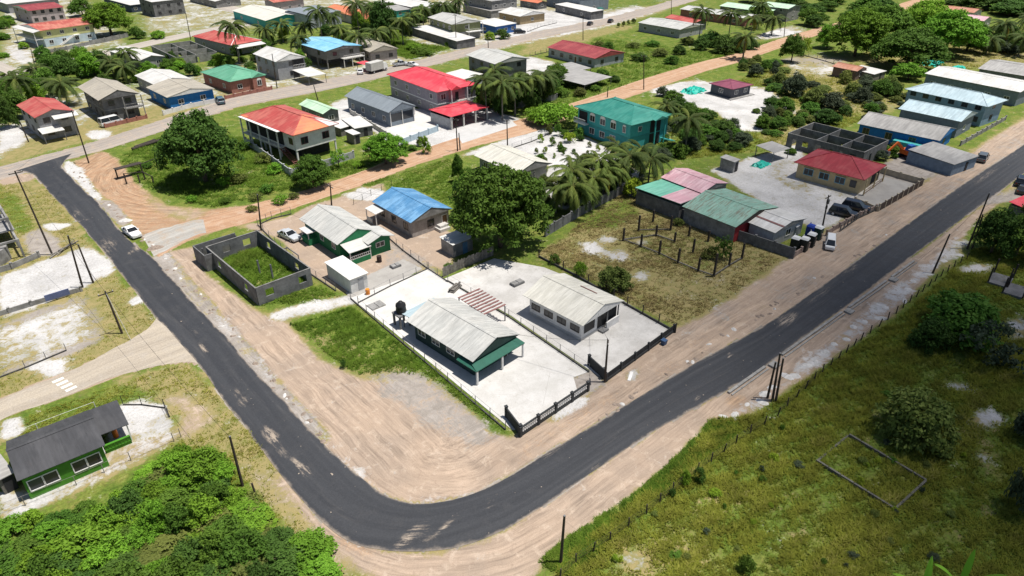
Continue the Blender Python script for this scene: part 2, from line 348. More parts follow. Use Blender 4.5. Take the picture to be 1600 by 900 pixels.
jc = G(330,262); jr = np.hypot(XX-jc[0], YY-jc[1]); jm = (ZW['orange'] > .05) & (jr < 46) & (YY > 88) & (D_ > 1.5); D_ = np.where(jm, jr, D_); S_ = np.where(jm, jr.clip(5)*np.arctan2(YY-jc[1], XX-jc[0]), S_)
TM_ = np.where(jm, 1.0, np.clip((D_+9)/4, 0, 1)*np.clip((17-D_)/5, 0, 1)); addattr(gm, 'sd', np.stack([D_, S_, TM_], -1), 'FLOAT_VECTOR')

def ground_material():
    t = NT('ground_mix'); p = t.pos()
    wa = t.new('ShaderNodeAttribute', attribute_name='wa'); wb = t.new('ShaderNodeAttribute', attribute_name='wb')
    A = t.sep(wa.outputs['Vector']); lush, tan, orange = A[0], A[1], A[2]; white = wa.outputs['Alpha']
    grey = t.sep(wb.outputs['Vector'])[0]; dry = t.sep(wb.outputs['Vector'])[1]
    big = t.noise(.16, 5, .6); mid = t.noise(.7, 6, .68, dist=.5); fine = t.noise(3.2, 5, .7); grit = t.noise(11, 3, .7)
    edge = t.math('ADD', t.math('ADD', t.math('MULTIPLY', t.math('SUBTRACT', mid, .5), .9), t.math('MULTIPLY', t.math('SUBTRACT', big, .5), .7)), t.math('MULTIPLY', t.math('SUBTRACT', fine, .5), .6))
    def lay(w, k=1.0): return t.step(t.math('ADD', t.math('MULTIPLY', w, 1.25), t.math('MULTIPLY', edge, k*2.0)), .30, .86)
    sd = t.attr('sd', 'Vector')
    wob = t.new('ShaderNodeVectorMath', operation='ADD'); t.put(wob.inputs[0], sd); nz = t.new('ShaderNodeTexNoise'); nz.inputs['Scale'].default_value = .22; t.put(nz.inputs['Vector'], p); sc_ = t.new('ShaderNodeVectorMath', operation='SCALE'); t.t.links.new(nz.outputs['Color'], sc_.inputs[0]); sc_.inputs['Scale'].default_value = .9; t.t.links.new(sc_.outputs[0], wob.inputs[1]); sdw = wob.outputs[0]
    tr1 = t.noise(1.0, 6, .68, t.vec(sdw, (1.5, .11, .0))); tr2 = t.noise(1.0, 5, .65, t.vec(sdw, (4.6, .22, .0)))
    tmask = t.math('MULTIPLY', t.sep(sd)[2], t.step(t.noise(.13, 4, .6), .32, .6, .25, 1.0)); tracks = t.math('ADD', t.math('MULTIPLY', tr1, .55), t.math('MULTIPLY', tr2, .45)); tracks = t.math('ADD', .5, t.math('MULTIPLY', t.math('SUBTRACT', tracks, .5), tmask))
    # dry turf
    c = t.mix(t.step(mid, .35, .68), (.285,.232,.105), (.175,.175,.055))
    c = t.mix(t.step(fine, .5, .8), c, (.33,.27,.15))
    lushc = t.mix(t.step(mid, .3, .7), (.075,.125,.018), (.150,.200,.034)); lushc = t.mix(t.step(t.noise(.35, 5, .65), .45, .7), lushc, (.195,.198,.050))
    lushc = t.hsv(lushc, t.step(fine, .25, .75, .55, 1.3))
    c = t.mix(lay(lush), c, lushc)
    greyc = t.mix(t.step(mid, .3, .7), (.37,.335,.305), (.25,.22,.19)); greyc = t.hsv(greyc, t.step(tracks, .3, .7, .66, 1.25)); greyc = t.mix(t.math('MULTIPLY', t.step(fine, .6, .8), .45), greyc, (.50,.48,.45))
    tanc = t.mix(t.step(big, .35, .65), (.405,.308,.232), (.335,.262,.204)); tanc = t.hsv(tanc, t.step(tracks, .36, .64, .64, 1.22)); tanc = t.mix(t.step(mid, .52, .72), tanc, (.48,.385,.30)); tanc = t.mix(t.math('MULTIPLY', t.step(t.noise(1.6, 6, .72, dist=1.0), .54, .70), .5), tanc, (.25,.185,.14))
    tr3 = t.noise(1.0, 5, .65, t.vec(p, (2.6, .16, 0), (0, 0, R(38)))); tr4 = t.noise(1.0, 5, .65, t.vec(p, (3.4, .14, 0), (0, 0, R(-22)))); xt = t.math('MULTIPLY', t.math('MAXIMUM', t.step(tr3, .60, .68), t.step(tr4, .61, .69)), t.step(t.noise(.11, 3, .5), .46, .6)); tanc = t.mix(t.math('MULTIPLY', xt, .42), tanc, (.235,.18,.14))
    tanc = t.mix(t.math('MULTIPLY', t.math('MULTIPLY', t.step(tr2, .56, .66), .40), tmask), tanc, (.22,.17,.13))
    orc = t.mix(t.step(mid, .35, .7), (.40,.245,.150), (.42,.30,.20)); orc = t.hsv(orc, t.math('MULTIPLY', t.step(fine, .3, .75, .82, 1.12), t.step(tracks, .37, .63, .60, 1.22))); orc = t.mix(t.math('MULTIPLY', t.step(t.noise(.9, 6, .72, dist=.3), .50, .72), .45), orc, (.26,.165,.11))
    whc = t.mix(t.step(fine, .35, .7), (.53,.52,.51), (.39,.38,.365)); whc = t.mix(t.step(mid, .54, .76), whc, (.31,.295,.26)); whc = t.hsv(whc, t.step(big, .3, .7, .82, 1.12)); whc = t.mix(t.step(t.noise(1.1, 6, .75, dist=.8), .58, .74), whc, (.20,.19,.12))
    c = t.mix(lay(tan, .8), c, tanc); c = t.mix(lay(orange, .9), c, orc); c = t.mix(lay(grey), c, greyc); c = t.mix(lay(white, 1.1), c, whc)
    c = t.hsv(c, t.step(grit, .2, .8, .84, 1.14))
    h = t.math('ADD', t.math('MULTIPLY', fine, .6), t.math('ADD', t.math('MULTIPLY', grit, .25), t.math('MULTIPLY', tracks, .5)))
    t.bump(h, .7, .10)
    return t.done(c, .95, .12)
gobj = structure('ground', gm, ground_material(), 'sandy ground with grass, graded dirt verges and pale sand yards')

# ------------------------------------------------------------------ roads: ribbons between two surveyed edges
def resample(pts, n):
    p = np.array(pts, float); q = []
    for i in range(len(p)-1):
        a, b, c, d = p[max(i-1,0)], p[i], p[i+1], p[min(i+2,len(p)-1)]
        for u in np.linspace(0, 1, 12, endpoint=False):
            q.append(.5*((2*b) + (c-a)*u + (2*a-5*b+4*c-d)*u*u + (3*b-a-3*c+d)*u**3))
    q.append(p[-1]); q = np.array(q); L = np.r_[0, np.cumsum(np.hypot(*np.diff(q, axis=0).T))]
    s = np.linspace(0, L[-1], n); return np.stack([np.interp(s, L, q[:,0]), np.interp(s, L, q[:,1])], -1), L[-1]
def ribbon(name, left, right, z, n, m, wob=.15, seed=1, px=True, crown=.0):
    r = np.random.default_rng(seed)
    if px: left = [G(*p) for p in left]; right = [G(*p) for p in right]
    a, la = resample(left, n); b, lb = resample(right, n); L = (la+lb)/2
    def jit(e):
        k = np.zeros(n)
        for f in (n//40+2, n//14+2, n//5+2): k += np.interp(np.linspace(0,1,n), np.linspace(0,1,f), r.normal(0, 1, f)) * .5
        w = b - a; w /= np.linalg.norm(w, axis=1)[:,None] + 1e-6; return e + w*k[:,None]*wob
    a, b = jit(a), jit(b); u = np.linspace(0, 1, m)
    P = a[:,None,:]*(1-u)[None,:,None] + b[:,None,:]*u[None,:,None]
    Z = z + crown*(1-(2*u-1)**2); Zs = np.repeat(Z[None,:], n, 0)
    V = np.concatenate([P, Zs[...,None]], -1).reshape(-1, 3); ix = np.arange(n*m).reshape(n, m)
    Q = np.stack([ix[:-1,:-1], ix[:-1,1:], ix[1:,1:], ix[1:,:-1]], -1).reshape(-1, 4)
    nrm = np.cross(V[Q[0][1]]-V[Q[0][0]], V[Q[0][3]]-V[Q[0][0]])[2]
    if nrm < 0: Q = Q[:, ::-1]
    me = bpy.data.meshes.new(name); me.from_pydata(V.tolist(), [], Q.tolist()); me.update()
    wd = np.linalg.norm(b-a, axis=1)
    sd = np.stack([np.repeat((u-.5)[None], n, 0)*wd[:,None], np.repeat(np.linspace(0, L, n)[:,None], m, 1), np.repeat(np.abs(2*u-1)[None], n, 0)], -1)
    addattr(me, 'sd', sd.reshape(-1,3), 'FLOAT_VECTOR')
    return me, V
am, aV = ribbon('asphalt_road', outer, inner, .035, 520, 15, .15, 3, crown=.05)
def blobs(V, spots):
    d = np.zeros(len(V))
    for (x, y, ln, wd, ang, k) in spots:
        c = G(x, y); dx = V[:,0]-c[0]; dy = V[:,1]-c[1]; ca, sa = math.cos(R(ang)), math.sin(R(ang))
        d = np.maximum(d, k*np.exp(-(((dx*ca+dy*sa)/ln)**2 + ((-dx*sa+dy*ca)/wd)**2)))
    return d
spots = [(318,545,1.8,.35,90,.9),(305,520,2.2,.5,90,.45),(425,683,2.2,.7,90,.95),(466,730,1.8,.35,85,1),(482,738,1.5,.3,85,.95),(440,705,2.2,.8,90,.5),(640,838,2.4,.7,10,.75),(690,828,3,.35,10,.7),(660,832,1.2,1,10,.6),
         (120,335,3,.8,80,.6),(170,385,5,2,80,.55),(215,388,2.5,1.2,40,.9),(1140,555,.7,.4,0,1),(1090,622,1,.3,10,.8),(765,790,1.2,.6,20,.5),(930,730,1.5,.4,0,.6),(1230,500,3,1.2,0,.75),(1330,420,6,.9,0,.5),(1280,462,6,.8,0,.5),(1540,275,10,1.,0,.55),
         (380,628,1.5,.8,80,.6),(370,615,1.2,.5,80,.6),(870,700,4,.5,5,.55),(130,345,1.4,.4,10,.8)]
addattr(am, 'dust', blobs(aV, spots), 'FLOAT')
def asphalt_material():
    t = NT('fresh_asphalt'); sd = t.attr('sd', 'Vector'); e = t.sep(sd)[2]
    lane = t.noise(1, 3, .5, t.vec(sd, (.6, .03, 1))); mid = t.noise(.5, 5, .65); fine = t.noise(7, 4, .75); grit = t.noise(28, 2, .8)
    c = t.mix(t.step(lane, .35, .68), (.029,.031,.036), (.041,.043,.048)); c = t.mix(t.step(mid, .5, .75), c, (.047,.048,.052))
    c = t.hsv(c, t.math('MULTIPLY', t.step(fine, .2, .8, .8, 1.22), t.step(grit, .2, .8, .78, 1.25)))
    streak = t.noise(1, 6, .75, t.vec(sd, (2.0, .45, 1)))
    d = t.math('MULTIPLY', t.attr('dust', 'Fac'), t.step(streak, .33, .62, .15, 1.25)); d = t.math('ADD', d, t.math('MULTIPLY', t.math('SUBTRACT', fine, .5), .5))
    dust = t.math('MULTIPLY', t.step(d, .3, .95), .72)
    film = t.math('MULTIPLY', t.step(t.noise(1, 5, .65, t.vec(sd, (.8, .08, 1))), .55, .8), .13)
    rim = t.math('MULTIPLY', t.step(t.math('ADD', e, t.math('MULTIPLY', t.math('SUBTRACT', mid, .5), .35)), .90, 1.06), .6)
    dots = t.math('MULTIPLY', t.step(t.noise(2.1, 2, .5), .735, .77), .7)
    c = t.mix(film, c, (.30,.27,.24)); c = t.mix(t.math('MAXIMUM', t.math('MAXIMUM', dust, rim), dots), c, (.44,.36,.28))
    t.bump(t.math('ADD', grit, fine), .3, .015)
    return t.done(c, t.step(mid, .3, .7, .62, .85), .35)
road = structure('asphalt_road', am, asphalt_material(), 'fresh dark asphalt road turning through a right-angle bend')

def track_material(name, a, b, c3, grassmid=False, alongs=.03):
    t = NT(name); sd = t.attr('sd', 'Vector'); e = t.sep(sd)[2]
    tr = t.noise(1, 5, .65, t.vec(sd, (1.3, alongs, 1))); mid = t.noise(.6, 5, .65); fine = t.noise(5, 4, .7); grit = t.noise(15, 3, .7)
    c = t.mix(t.step(tr, .36, .64), a, b); c = t.mix(t.math('MULTIPLY', t.step(mid, .45, .7), .6), c, c3)
    c = t.hsv(c, t.math('MULTIPLY', t.step(fine, .2, .8, .82, 1.18), t.step(grit, .2, .8, .88, 1.12)))
    t.bump(t.math('ADD', t.math('MULTIPLY', tr, .6), fine), .5, .05); return t.done(c, .95, .12)
dirt = track_material('laterite', (.45,.295,.195), (.345,.205,.125), (.47,.355,.265))
dm, _ = ribbon('dirt_road', DL, DR, .012, 200, 9, .28, 5)
structure('dirt_road', dm, dirt, 'orange laterite road running away between the lots')
gmx, _ = ribbon('gravel_apron', [(222,368),(250,358),(300,345),(318,344)], [(240,400),(270,386),(310,366),(322,362)], .024, 40, 7, .35, 9)
structure('gravel_apron', gmx, track_material('crusher_run', (.40,.385,.355), (.31,.295,.27), (.36,.27,.19)), 'pale crushed-stone apron where the dirt road joins')
lane_m = track_material('worn_lane', (.42,.365,.29), (.33,.285,.23), (.38,.34,.29))
lm, _ = ribbon('side_lane', LL_, LR_, .014, 90, 9, .18, 6)
structure('side_lane', lm, lane_m, 'worn beige side lane joining the asphalt from the west')
tm_, _ = ribbon('cross_street', CL, CRt, .016, 160, 7, .2, 8)
structure('cross_street', tm_, track_material('old_street', (.36,.315,.27), (.25,.225,.205), (.42,.33,.25)), 'worn pale street crossing behind the junction')
sm_, _ = ribbon('back_street', [(0,118),(40,108),(150,82),(220,66),(300,49),(400,30),(500,8)], [(0,128),(50,114),(160,89),(225,74),(305,56),(405,37),(505,15)], .012, 80, 5, .2, 12)
structure('back_street', sm_, track_material('old_street2', (.42,.38,.33), (.30,.27,.24), (.40,.36,.30)), 'narrow pale street between the back rows of houses')
sm2, _ = ribbon('back_street', [(-40,75),(0,95),(60,125)], [(-40,105),(-10,128),(20,140)], .018, 30, 5, .3, 13)
structure('back_street', sm2, None if False else bpy.data.materials['old_street2'], 'wide sandy end of the back street by the trees')
sm3, _ = ribbon('back_street', [(285,-5),(330,10),(380,25)], [(310,-8),(355,6),(410,22)], .02, 30, 5, .3, 14)
structure('back_street', sm3, bpy.data.materials['old_street2'], 'pale street running down to the back street')

# speed hump paint on the side lane: four short bars, each its own piece
hump = thing('road_hump_marking', 'four short white painted bars across the beige side lane', 'road marking', (*G(101,601), .03), R(8))
hm = plain('worn_white_paint', (.72,.70,.64), .8, .2, 4)
for k in range(4): part('painted_bar', MB().box(-.6,.6,-.26,.26,0,.012), hm, hump, (-.12*(k-1.5), (k-1.5)*.95, 0))
# concrete drain edge along the outside of the right leg
dr = thing('drain_kerb', 'grey concrete drain edge along the outside of the asphalt', 'kerb', (*G(1135,613), 0), 0)
conc = plain('grey_concrete', (.30,.29,.27), .9, .25, 1.2)
a0 = np.array(G(1135,613)); a1 = np.array(G(1425,408)); LL = a1 - a0; nseg = 26; ang = math.atan2(LL[1], LL[0]); sl_ = np.hypot(*LL)/nseg
kb = MB().box(0, sl_-.04, -.42, -.10, 0, .24).mesh('kerb_block')
kb2 = MB().box(0, sl_-.04, -.80, -.62, 0, .14).mesh('kerb_block'); kb.materials.append(conc); kb2.materials.append(conc)
for k in range(nseg):
    q = LL/np.hypot(*LL)*sl_*k
    if k in (4, 5, 14, 21): continue
    part('kerb_block', kb, conc, dr, (q[0], q[1], 0), ang); part('kerb_block', kb2, conc, dr, (q[0], q[1], 0), ang)
for k in (4.3, 14.2, 21.3): q = LL/np.hypot(*LL)*sl_*k; part('culvert_slab', MB().box(0, 1.2, -1.3, -.3, .0, .26), conc, dr, (q[0], q[1], 0), ang)
# ------------------------------------------------------------------ building kit
PANE = glassy('dark_glass', (.03,.035,.042)); FR_W = plain('white_frame', (.74,.73,.70), .6, .12); FR_D = plain('dark_frame', (.09,.075,.065), .6, .2)
DOOR = plain('brown_door', (.16,.085,.05), .6, .25); CONC = plain('bare_concrete', (.27,.265,.255), .9, .35, .8, dirt=(.13,.12,.11), dirt_amt=.5)
DKCONC = plain('dark_concrete', (.165,.165,.168), .9, .35, .8, dirt=(.08,.08,.075), dirt_amt=.55)
PALE = plain('pale_concrete', (.52,.505,.475), .9, .16, .6, dirt=(.34,.32,.29), dirt_amt=.45); WHITE = plain('white_paint', (.72,.71,.69), .7, .14, .9, dirt=(.4,.37,.33), dirt_amt=.3)
TIMBER = plain('dark_timber', (.055,.045,.038), .9, .35, 3); GREYWOOD = plain('grey_timber', (.20,.185,.165), .9, .35, 3, rnd=.5); METAL = plain('dull_steel', (.17,.17,.175), .6, .25, 3)
BLACK = plain('black_paint', (.022,.022,.024), .5, .3, 2); DIM = plain('interior_dark', (.03,.03,.032), .9, .3, 2)  # DIM puts the shade of open interiors into colour; plain doors share it
_win = {}
def win_mesh(w, h, bars, rise):
    k = (round(w,2), round(h,2), bars, rise)
    if k not in _win:
        f = MB(); t = .09
        f.box(-w/2-t, -w/2, -.05, .02, -h/2-t, h/2+t).box(w/2, w/2+t, -.05, .02, -h/2-t, h/2+t)
        f.box(-w/2, w/2, -.05, .02, h/2, h/2+t).box(-w/2, w/2, -.08, .02, -h/2-t, -h/2)
        for i in range(1, bars): x = -w/2 + w*i/bars; f.box(x-.035, x+.035, -.045, .02, -h/2, h/2)
        if rise: f.hexa([(-w/2-t,-.05,h/2+t)] + [((w/2+t)*math.cos(a), -.05, h/2+t+(w/2)*.8*math.sin(a)) for a in np.linspace(math.pi*.85, math.pi*.15, 5)] + [(w/2+t,-.05,h/2+t)],
                        [(-w/2-t,.02,h/2+t)] + [((w/2+t)*math.cos(a), .02, h/2+t+(w/2)*.8*math.sin(a)) for a in np.linspace(math.pi*.85, math.pi*.15, 5)] + [(w/2+t,.02,h/2+t)])
        _win[k] = (f, MB().box(-w/2, w/2, -.022, .015, -h/2, h/2), {})
    return _win[k]
def window(root, face, wx, wy, z, w=1.3, h=1.1, fr=None, pane=None, bars=2, rise=False):
    """face: '-x' '-y' '+x' '+y'; (wx, wy) a point on the outer wall face in the building's frame"""
    f, p, cache = win_mesh(w, h, bars, rise); fr = fr or FR_W; pane = pane or PANE
    if fr.name not in cache:
        m1 = f.mesh('window'); m1.materials.append(fr); cache[fr.name] = m1
    if pane.name + '_p' not in cache:
        m2 = p.mesh('pane'); m2.materials.append(pane); cache[pane.name + '_p'] = m2
    a = {'-y': 0, '-x': -math.pi/2, '+x': math.pi/2, '+y': math.pi}[face]
    o = part('window', cache[fr.name], fr, root, (wx, wy, z), a); part('pane', cache[pane.name + '_p'], pane, o); return o
def door(root, face, wx, wy, z0=0, w=.95, h=2.05, mat=None):
    a = {'-y': 0, '-x': -math.pi/2, '+x': math.pi/2, '+y': math.pi}[face]
    o = part('door', MB().box(-w/2, w/2, -.045, .02, 0, h), mat or DOOR, root, (wx, wy, z0), a)
    part('door_frame', MB().box(-w/2-.1, -w/2, -.06, .02, 0, h+.1).box(w/2, w/2+.1, -.06, .02, 0, h+.1).box(-w/2, w/2, -.06, .02, h, h+.1), FR_W, o); return o
def fit(N, L, Rr, ze, rot=None):
    n, l, r = (np.array(G(*p, ze)) for p in (N, L, Rr)); ax, ay = r-n, l-n; w, d = np.hypot(*ax), np.hypot(*ay)
    a = math.atan2(ax[1], ax[0]); b = math.atan2(ay[1], ay[0]) - math.pi/2
    if rot is None: rot = max(-R(9), min(R(9), (a*w + b*d)/(w+d)))
    else: rot = R(rot)
    return (l+r)/2, w, d, rot
def roof_gable(root, w, d, ze, rise, ridge, mat, sheets=0, th=.07, x0=0, y0=0, name='roof', trim=None, zlift=0):
    """roof with its ridge along local 'y' or 'x', eaves at ze; sheets > 0 lays it as separate lapped sheets of about that width"""
    ln, half = (d, w/2) if ridge == 'y' else (w, d/2)
    def P(a, b, z): return (x0 + b, y0 + a, z) if ridge == 'y' else (x0 + a, y0 + b, z)   # a along ridge, b across
    trim = trim or mat
    cap = MB(); q = .22
    s = rise/half
    for sg in (-1, 1):
        lo = [P(-ln/2-.03, 0, ze+rise+.035), P(-ln/2-.03, sg*q, ze+rise-q*s+.035), P(ln/2+.03, sg*q, ze+rise-q*s+.035), P(ln/2+.03, 0, ze+rise+.035)]
        cap.hexa(lo, [(x, y, z+.035) for x, y, z in lo])
    if sheets:
        ro = part(name, MB().hexa([P(-ln/2+.06, -half+.06, ze-th*.9), P(-ln/2+.06, 0, ze+rise-th*.9), P(-ln/2+.06, half-.06, ze-th*.9)], [P(ln/2-.06, -half+.06, ze-th*.9), P(ln/2-.06, 0, ze+rise-th*.9), P(ln/2-.06, half-.06, ze-th*.9)]), trim, root)
        n = max(2, round(ln/sheets)); sw = ln/n; ms = []
        for sg in (-1, 1):
            lo = [P(0, sg*half, ze-.05), P(sw*1.0-.006, sg*half, ze-.05), P(sw*1.0-.006, 0, ze+rise-.05), P(0, 0, ze+rise-.05)]
            lo = [(x-x0, y-y0, z) for x, y, z in lo]; m = MB().hexa(lo, [(x, y, z+.05) for x, y, z in lo])
            for j in (0, 1):      # raised lap seam
                e0, e1 = (0, .1) if j == 0 else (sw*.5-.04, sw*.5+.04)
                lo = [P(e0, sg*half, ze), P(e1, sg*half, ze), P(e1, 0, ze+rise), P(e0, 0, ze+rise)]; lo = [(x-x0, y-y0, z) for x, y, z in lo]; m.hexa(lo, [(x, y, z+.014) for x, y, z in lo])
            me = m.mesh('roof_sheet'); me.materials.append(mat); ms.append(me)
        rr = random.Random(int(w*100)+int(d*10))
        for i in range(n):
            for sg in (0, 1):
                c = P(-ln/2 + i*sw, 0, 0); part('roof_sheet', ms[sg], mat, ro, (c[0], c[1], rr.uniform(0, .012)))
    else:
        m = MB()
        for sg in (-1, 1):
            lo = [P(-ln/2, sg*half, ze-th), P(ln/2, sg*half, ze-th), P(ln/2, 0, ze+rise-th), P(-ln/2, 0, ze+rise-th)]
            if (sg == 1) == (ridge == 'y'): lo = lo[::-1]
            m.hexa(lo, [(x, y, z+th) for x, y, z in lo])
        ro = part(name, m, mat, root)
    part('ridge_cap', cap, mat, ro); return ro
def roof_hip(root, w, d, ze, rise, mat, cut=1.0, x0=0, y0=0, name='roof', th=.1, caps=True):
    m = MB(); a, b = w/2, d/2
    if d >= w: e = max(0.01, b - a*cut); r0, r1 = (x0, y0-e, ze+rise), (x0, y0+e, ze+rise)
    else: e = max(0.01, a - b*cut); r0, r1 = (x0-e, y0, ze+rise), (x0+e, y0, ze+rise)
    c = [(x0-a,y0-b,ze),(x0+a,y0-b,ze),(x0+a,y0+b,ze),(x0-a,y0+b,ze)]
    if d >= w: m.tri(c[0],c[1],r0); m.quad(c[1],c[2],r1,r0); m.tri(c[2],c[3],r1); m.quad(c[3],c[0],r0,r1); hp = ((0,r0),(1,r0),(2,r1),(3,r1))
    else: m.quad(c[0],c[1],r1,r0); m.tri(c[1],c[2],r1); m.quad(c[2],c[3],r0,r1); m.tri(c[3],c[0],r0); hp = ((0,r0),(1,r1),(2,r1),(3,r0))
    lo = [(x,y,z-th) for x,y,z in c]
    for i in range(4): j = (i+1)%4; m.quad(lo[i], lo[j], c[j], c[i])
    m.quad(lo[3], lo[2], lo[1], lo[0]); ro = part(name, m, mat, root)
    if caps:
        k = MB()
        for i, r in hp: k.beam((c[i][0], c[i][1], ze+.03), (r[0], r[1], r[2]+.03), .22, .07)
        k.beam((r0[0],r0[1],r0[2]+.03), (r1[0],r1[1],r1[2]+.03), .24, .08); part('ridge_cap', k, mat, ro)
    return ro
def roof_shed(root, w, d, z_lo, z_hi, low, mat, x0=0, y0=0, name='roof', th=.07, sheets=0):
    """single slope, low side given as '-x' '-y' '+x' '+y'"""
    a, b = w/2, d/2
    zf = {'-x': lambda x, y: z_lo + (z_hi-z_lo)*(x+a)/w, '+x': lambda x, y: z_hi + (z_lo-z_hi)*(x+a)/w, '-y': lambda x, y: z_lo + (z_hi-z_lo)*(y+b)/d, '+y': lambda x, y: z_hi + (z_lo-z_hi)*(y+b)/d}[low]
    lo = [(x0+x, y0+y, zf(x,y)-th) for x, y in ((-a,-b),(a,-b),(a,b),(-a,b))]
    return part(name, MB().hexa(lo, [(x,y,z+th) for x,y,z in lo]), mat, root)
def wall_gable(w, d, z0, ze, rise, ridge, inset, halfw):
    """closed wall block under a gable roof"""
    a, b = w/2, d/2; m = MB(); s = rise/halfw; zw = ze + s*inset - .09; zr = ze + rise - .09
    if ridge == 'y':
        f = lambda y: [(-a,y,z0),(a,y,z0),(a,y,zw),(0,y,zr),(-a,y,zw)]; return m.hexa(f(b), f(-b))
    f = lambda x: [(x,-b,z0),(x,b,z0),(x,b,zw),(x,0,zr),(x,-b,zw)]; return m.hexa(f(-a), f(a))
def spread(n): return [(-.5 + (i+.5)/n) for i in range(n)]
def house(name, label, N, L, Rr, ze, rise, kind, ridge, rm, wm, over=.55, st=1, wx=2, wy=2, wm2=None, sheets=0, rot=None, fr=None, pane=None, dr=None, z0=0, size=None, ww=1.25, wh=1.05, band=None, cut=1., cat='house', stilts=False, trim=None, group=None):
    c, w, d, r = fit(N, L, Rr, ze, rot)
    if size: w, d = size
    t = thing(name, label, cat, (c[0], c[1], 0), r, group); a, b = w/2-over, d/2-over
    half = w/2 if ridge == 'y' else d/2
    fl = 2.75
    if kind == 'gable': roof_gable(t, w, d, ze, rise, ridge, rm, sheets, trim=trim); wall = lambda z: wall_gable(2*a, 2*b, z, ze, rise, ridge, over, half)
    elif kind == 'hip': roof_hip(t, w, d, ze, rise, rm, cut); wall = lambda z: MB().box(-a, a, -b, b, z, ze-.1)
    else: roof_shed(t, w, d, ze, ze+rise, kind, rm); wall = lambda z: MB().box(-a, a, -b, b, z, ze-.1)
    zlow = fl if (st == 2 and (wm2 or stilts)) else z0
    part('wall', wall(zlow), wm, t)
    if st == 2:
        if wm2: part('lower_wall', MB().box(-a+.02, a-.02, -b+.02, b-.02, 0, fl), wm2, t)
        elif stilts:
            for i in range(4):
                for sx in (-1, 1): part('pillar', MB().box(-.16,.16,-.16,.16,0,fl), wm, t, (sx*(a-.2), (-.5+i/3)*2*(b-.25), 0))
            part('lower_wall', MB().box(-a*.55, a-.5, -b*.1, b-.3, 0, fl-.02), wm, t)
        if band: part('floor_band', MB().box(-a-.06, a+.06, -b-.06, b+.06, fl-.1, fl+.16), band, t)
    for k in range(st):
        zc = (k*fl if st == 2 else z0) + 1.55
        if st == 2 and k == 0 and stilts: continue
        for u in spread(wx) if wx else []: window(t, '-x', -a, u*2*b, zc, ww, wh, fr, pane)
        for u in spread(wy) if wy else []: window(t, '-y', u*2*a, -b, zc, ww, wh, fr, pane)
        for u in spread(2): window(t, '+x', a, u*2*b, zc, ww, wh, fr, pane)
    if dr:
        for f, u, zz_ in dr: door(t, f, -a if f == '-x' else u*2*a, -b if f == '-y' else u*2*b, zz_)
    return t, w, d, a, b
def posts(t, pts, h, mat, s=.12, z0=0, name='post'):
    for x, y in pts: part(name, MB().box(-s/2, s/2, -s/2, s/2, z0, h), mat, t, (x, y, 0))
def railing(t, p0, p1, z, mat, h=.9, n=8, name='railing'):
    m = MB().beam((*p0, z+h), (*p1, z+h), .07, .07); m.beam((*p0, z+.12), (*p1, z+.12), .05, .05)
    for i in range(n+1): u = i/n; x, y = p0[0]+(p1[0]-p0[0])*u, p0[1]+(p1[1]-p0[1])*u; m.beam((x, y, z), (x, y, z+h), .05, .05)
    return part(name, m, mat, t)
def stairs(t, x0, y0, x1, y1, z1, w, mat, n=12, z0=0):
    """straight flight between two plan points, each tread its own piece"""
    d = np.array([x1-x0, y1-y0]); L = np.hypot(*d); a = math.atan2(d[1], d[0]); so_ = part('stair', MB().beam((0,-w/2,z0),(L,-w/2,z1),.08,.25).beam((0,w/2,z0),(L,w/2,z1),.08,.25), mat, t, (x0, y0, 0), a)
    for i in range(n): u = (i+.5)/n; part('tread', MB().box(L*u-.15, L*u+.15, -w/2, w/2, z0+(z1-z0)*(i+1)/n-.05, z0+(z1-z0)*(i+1)/n), mat, so_)
    return so_

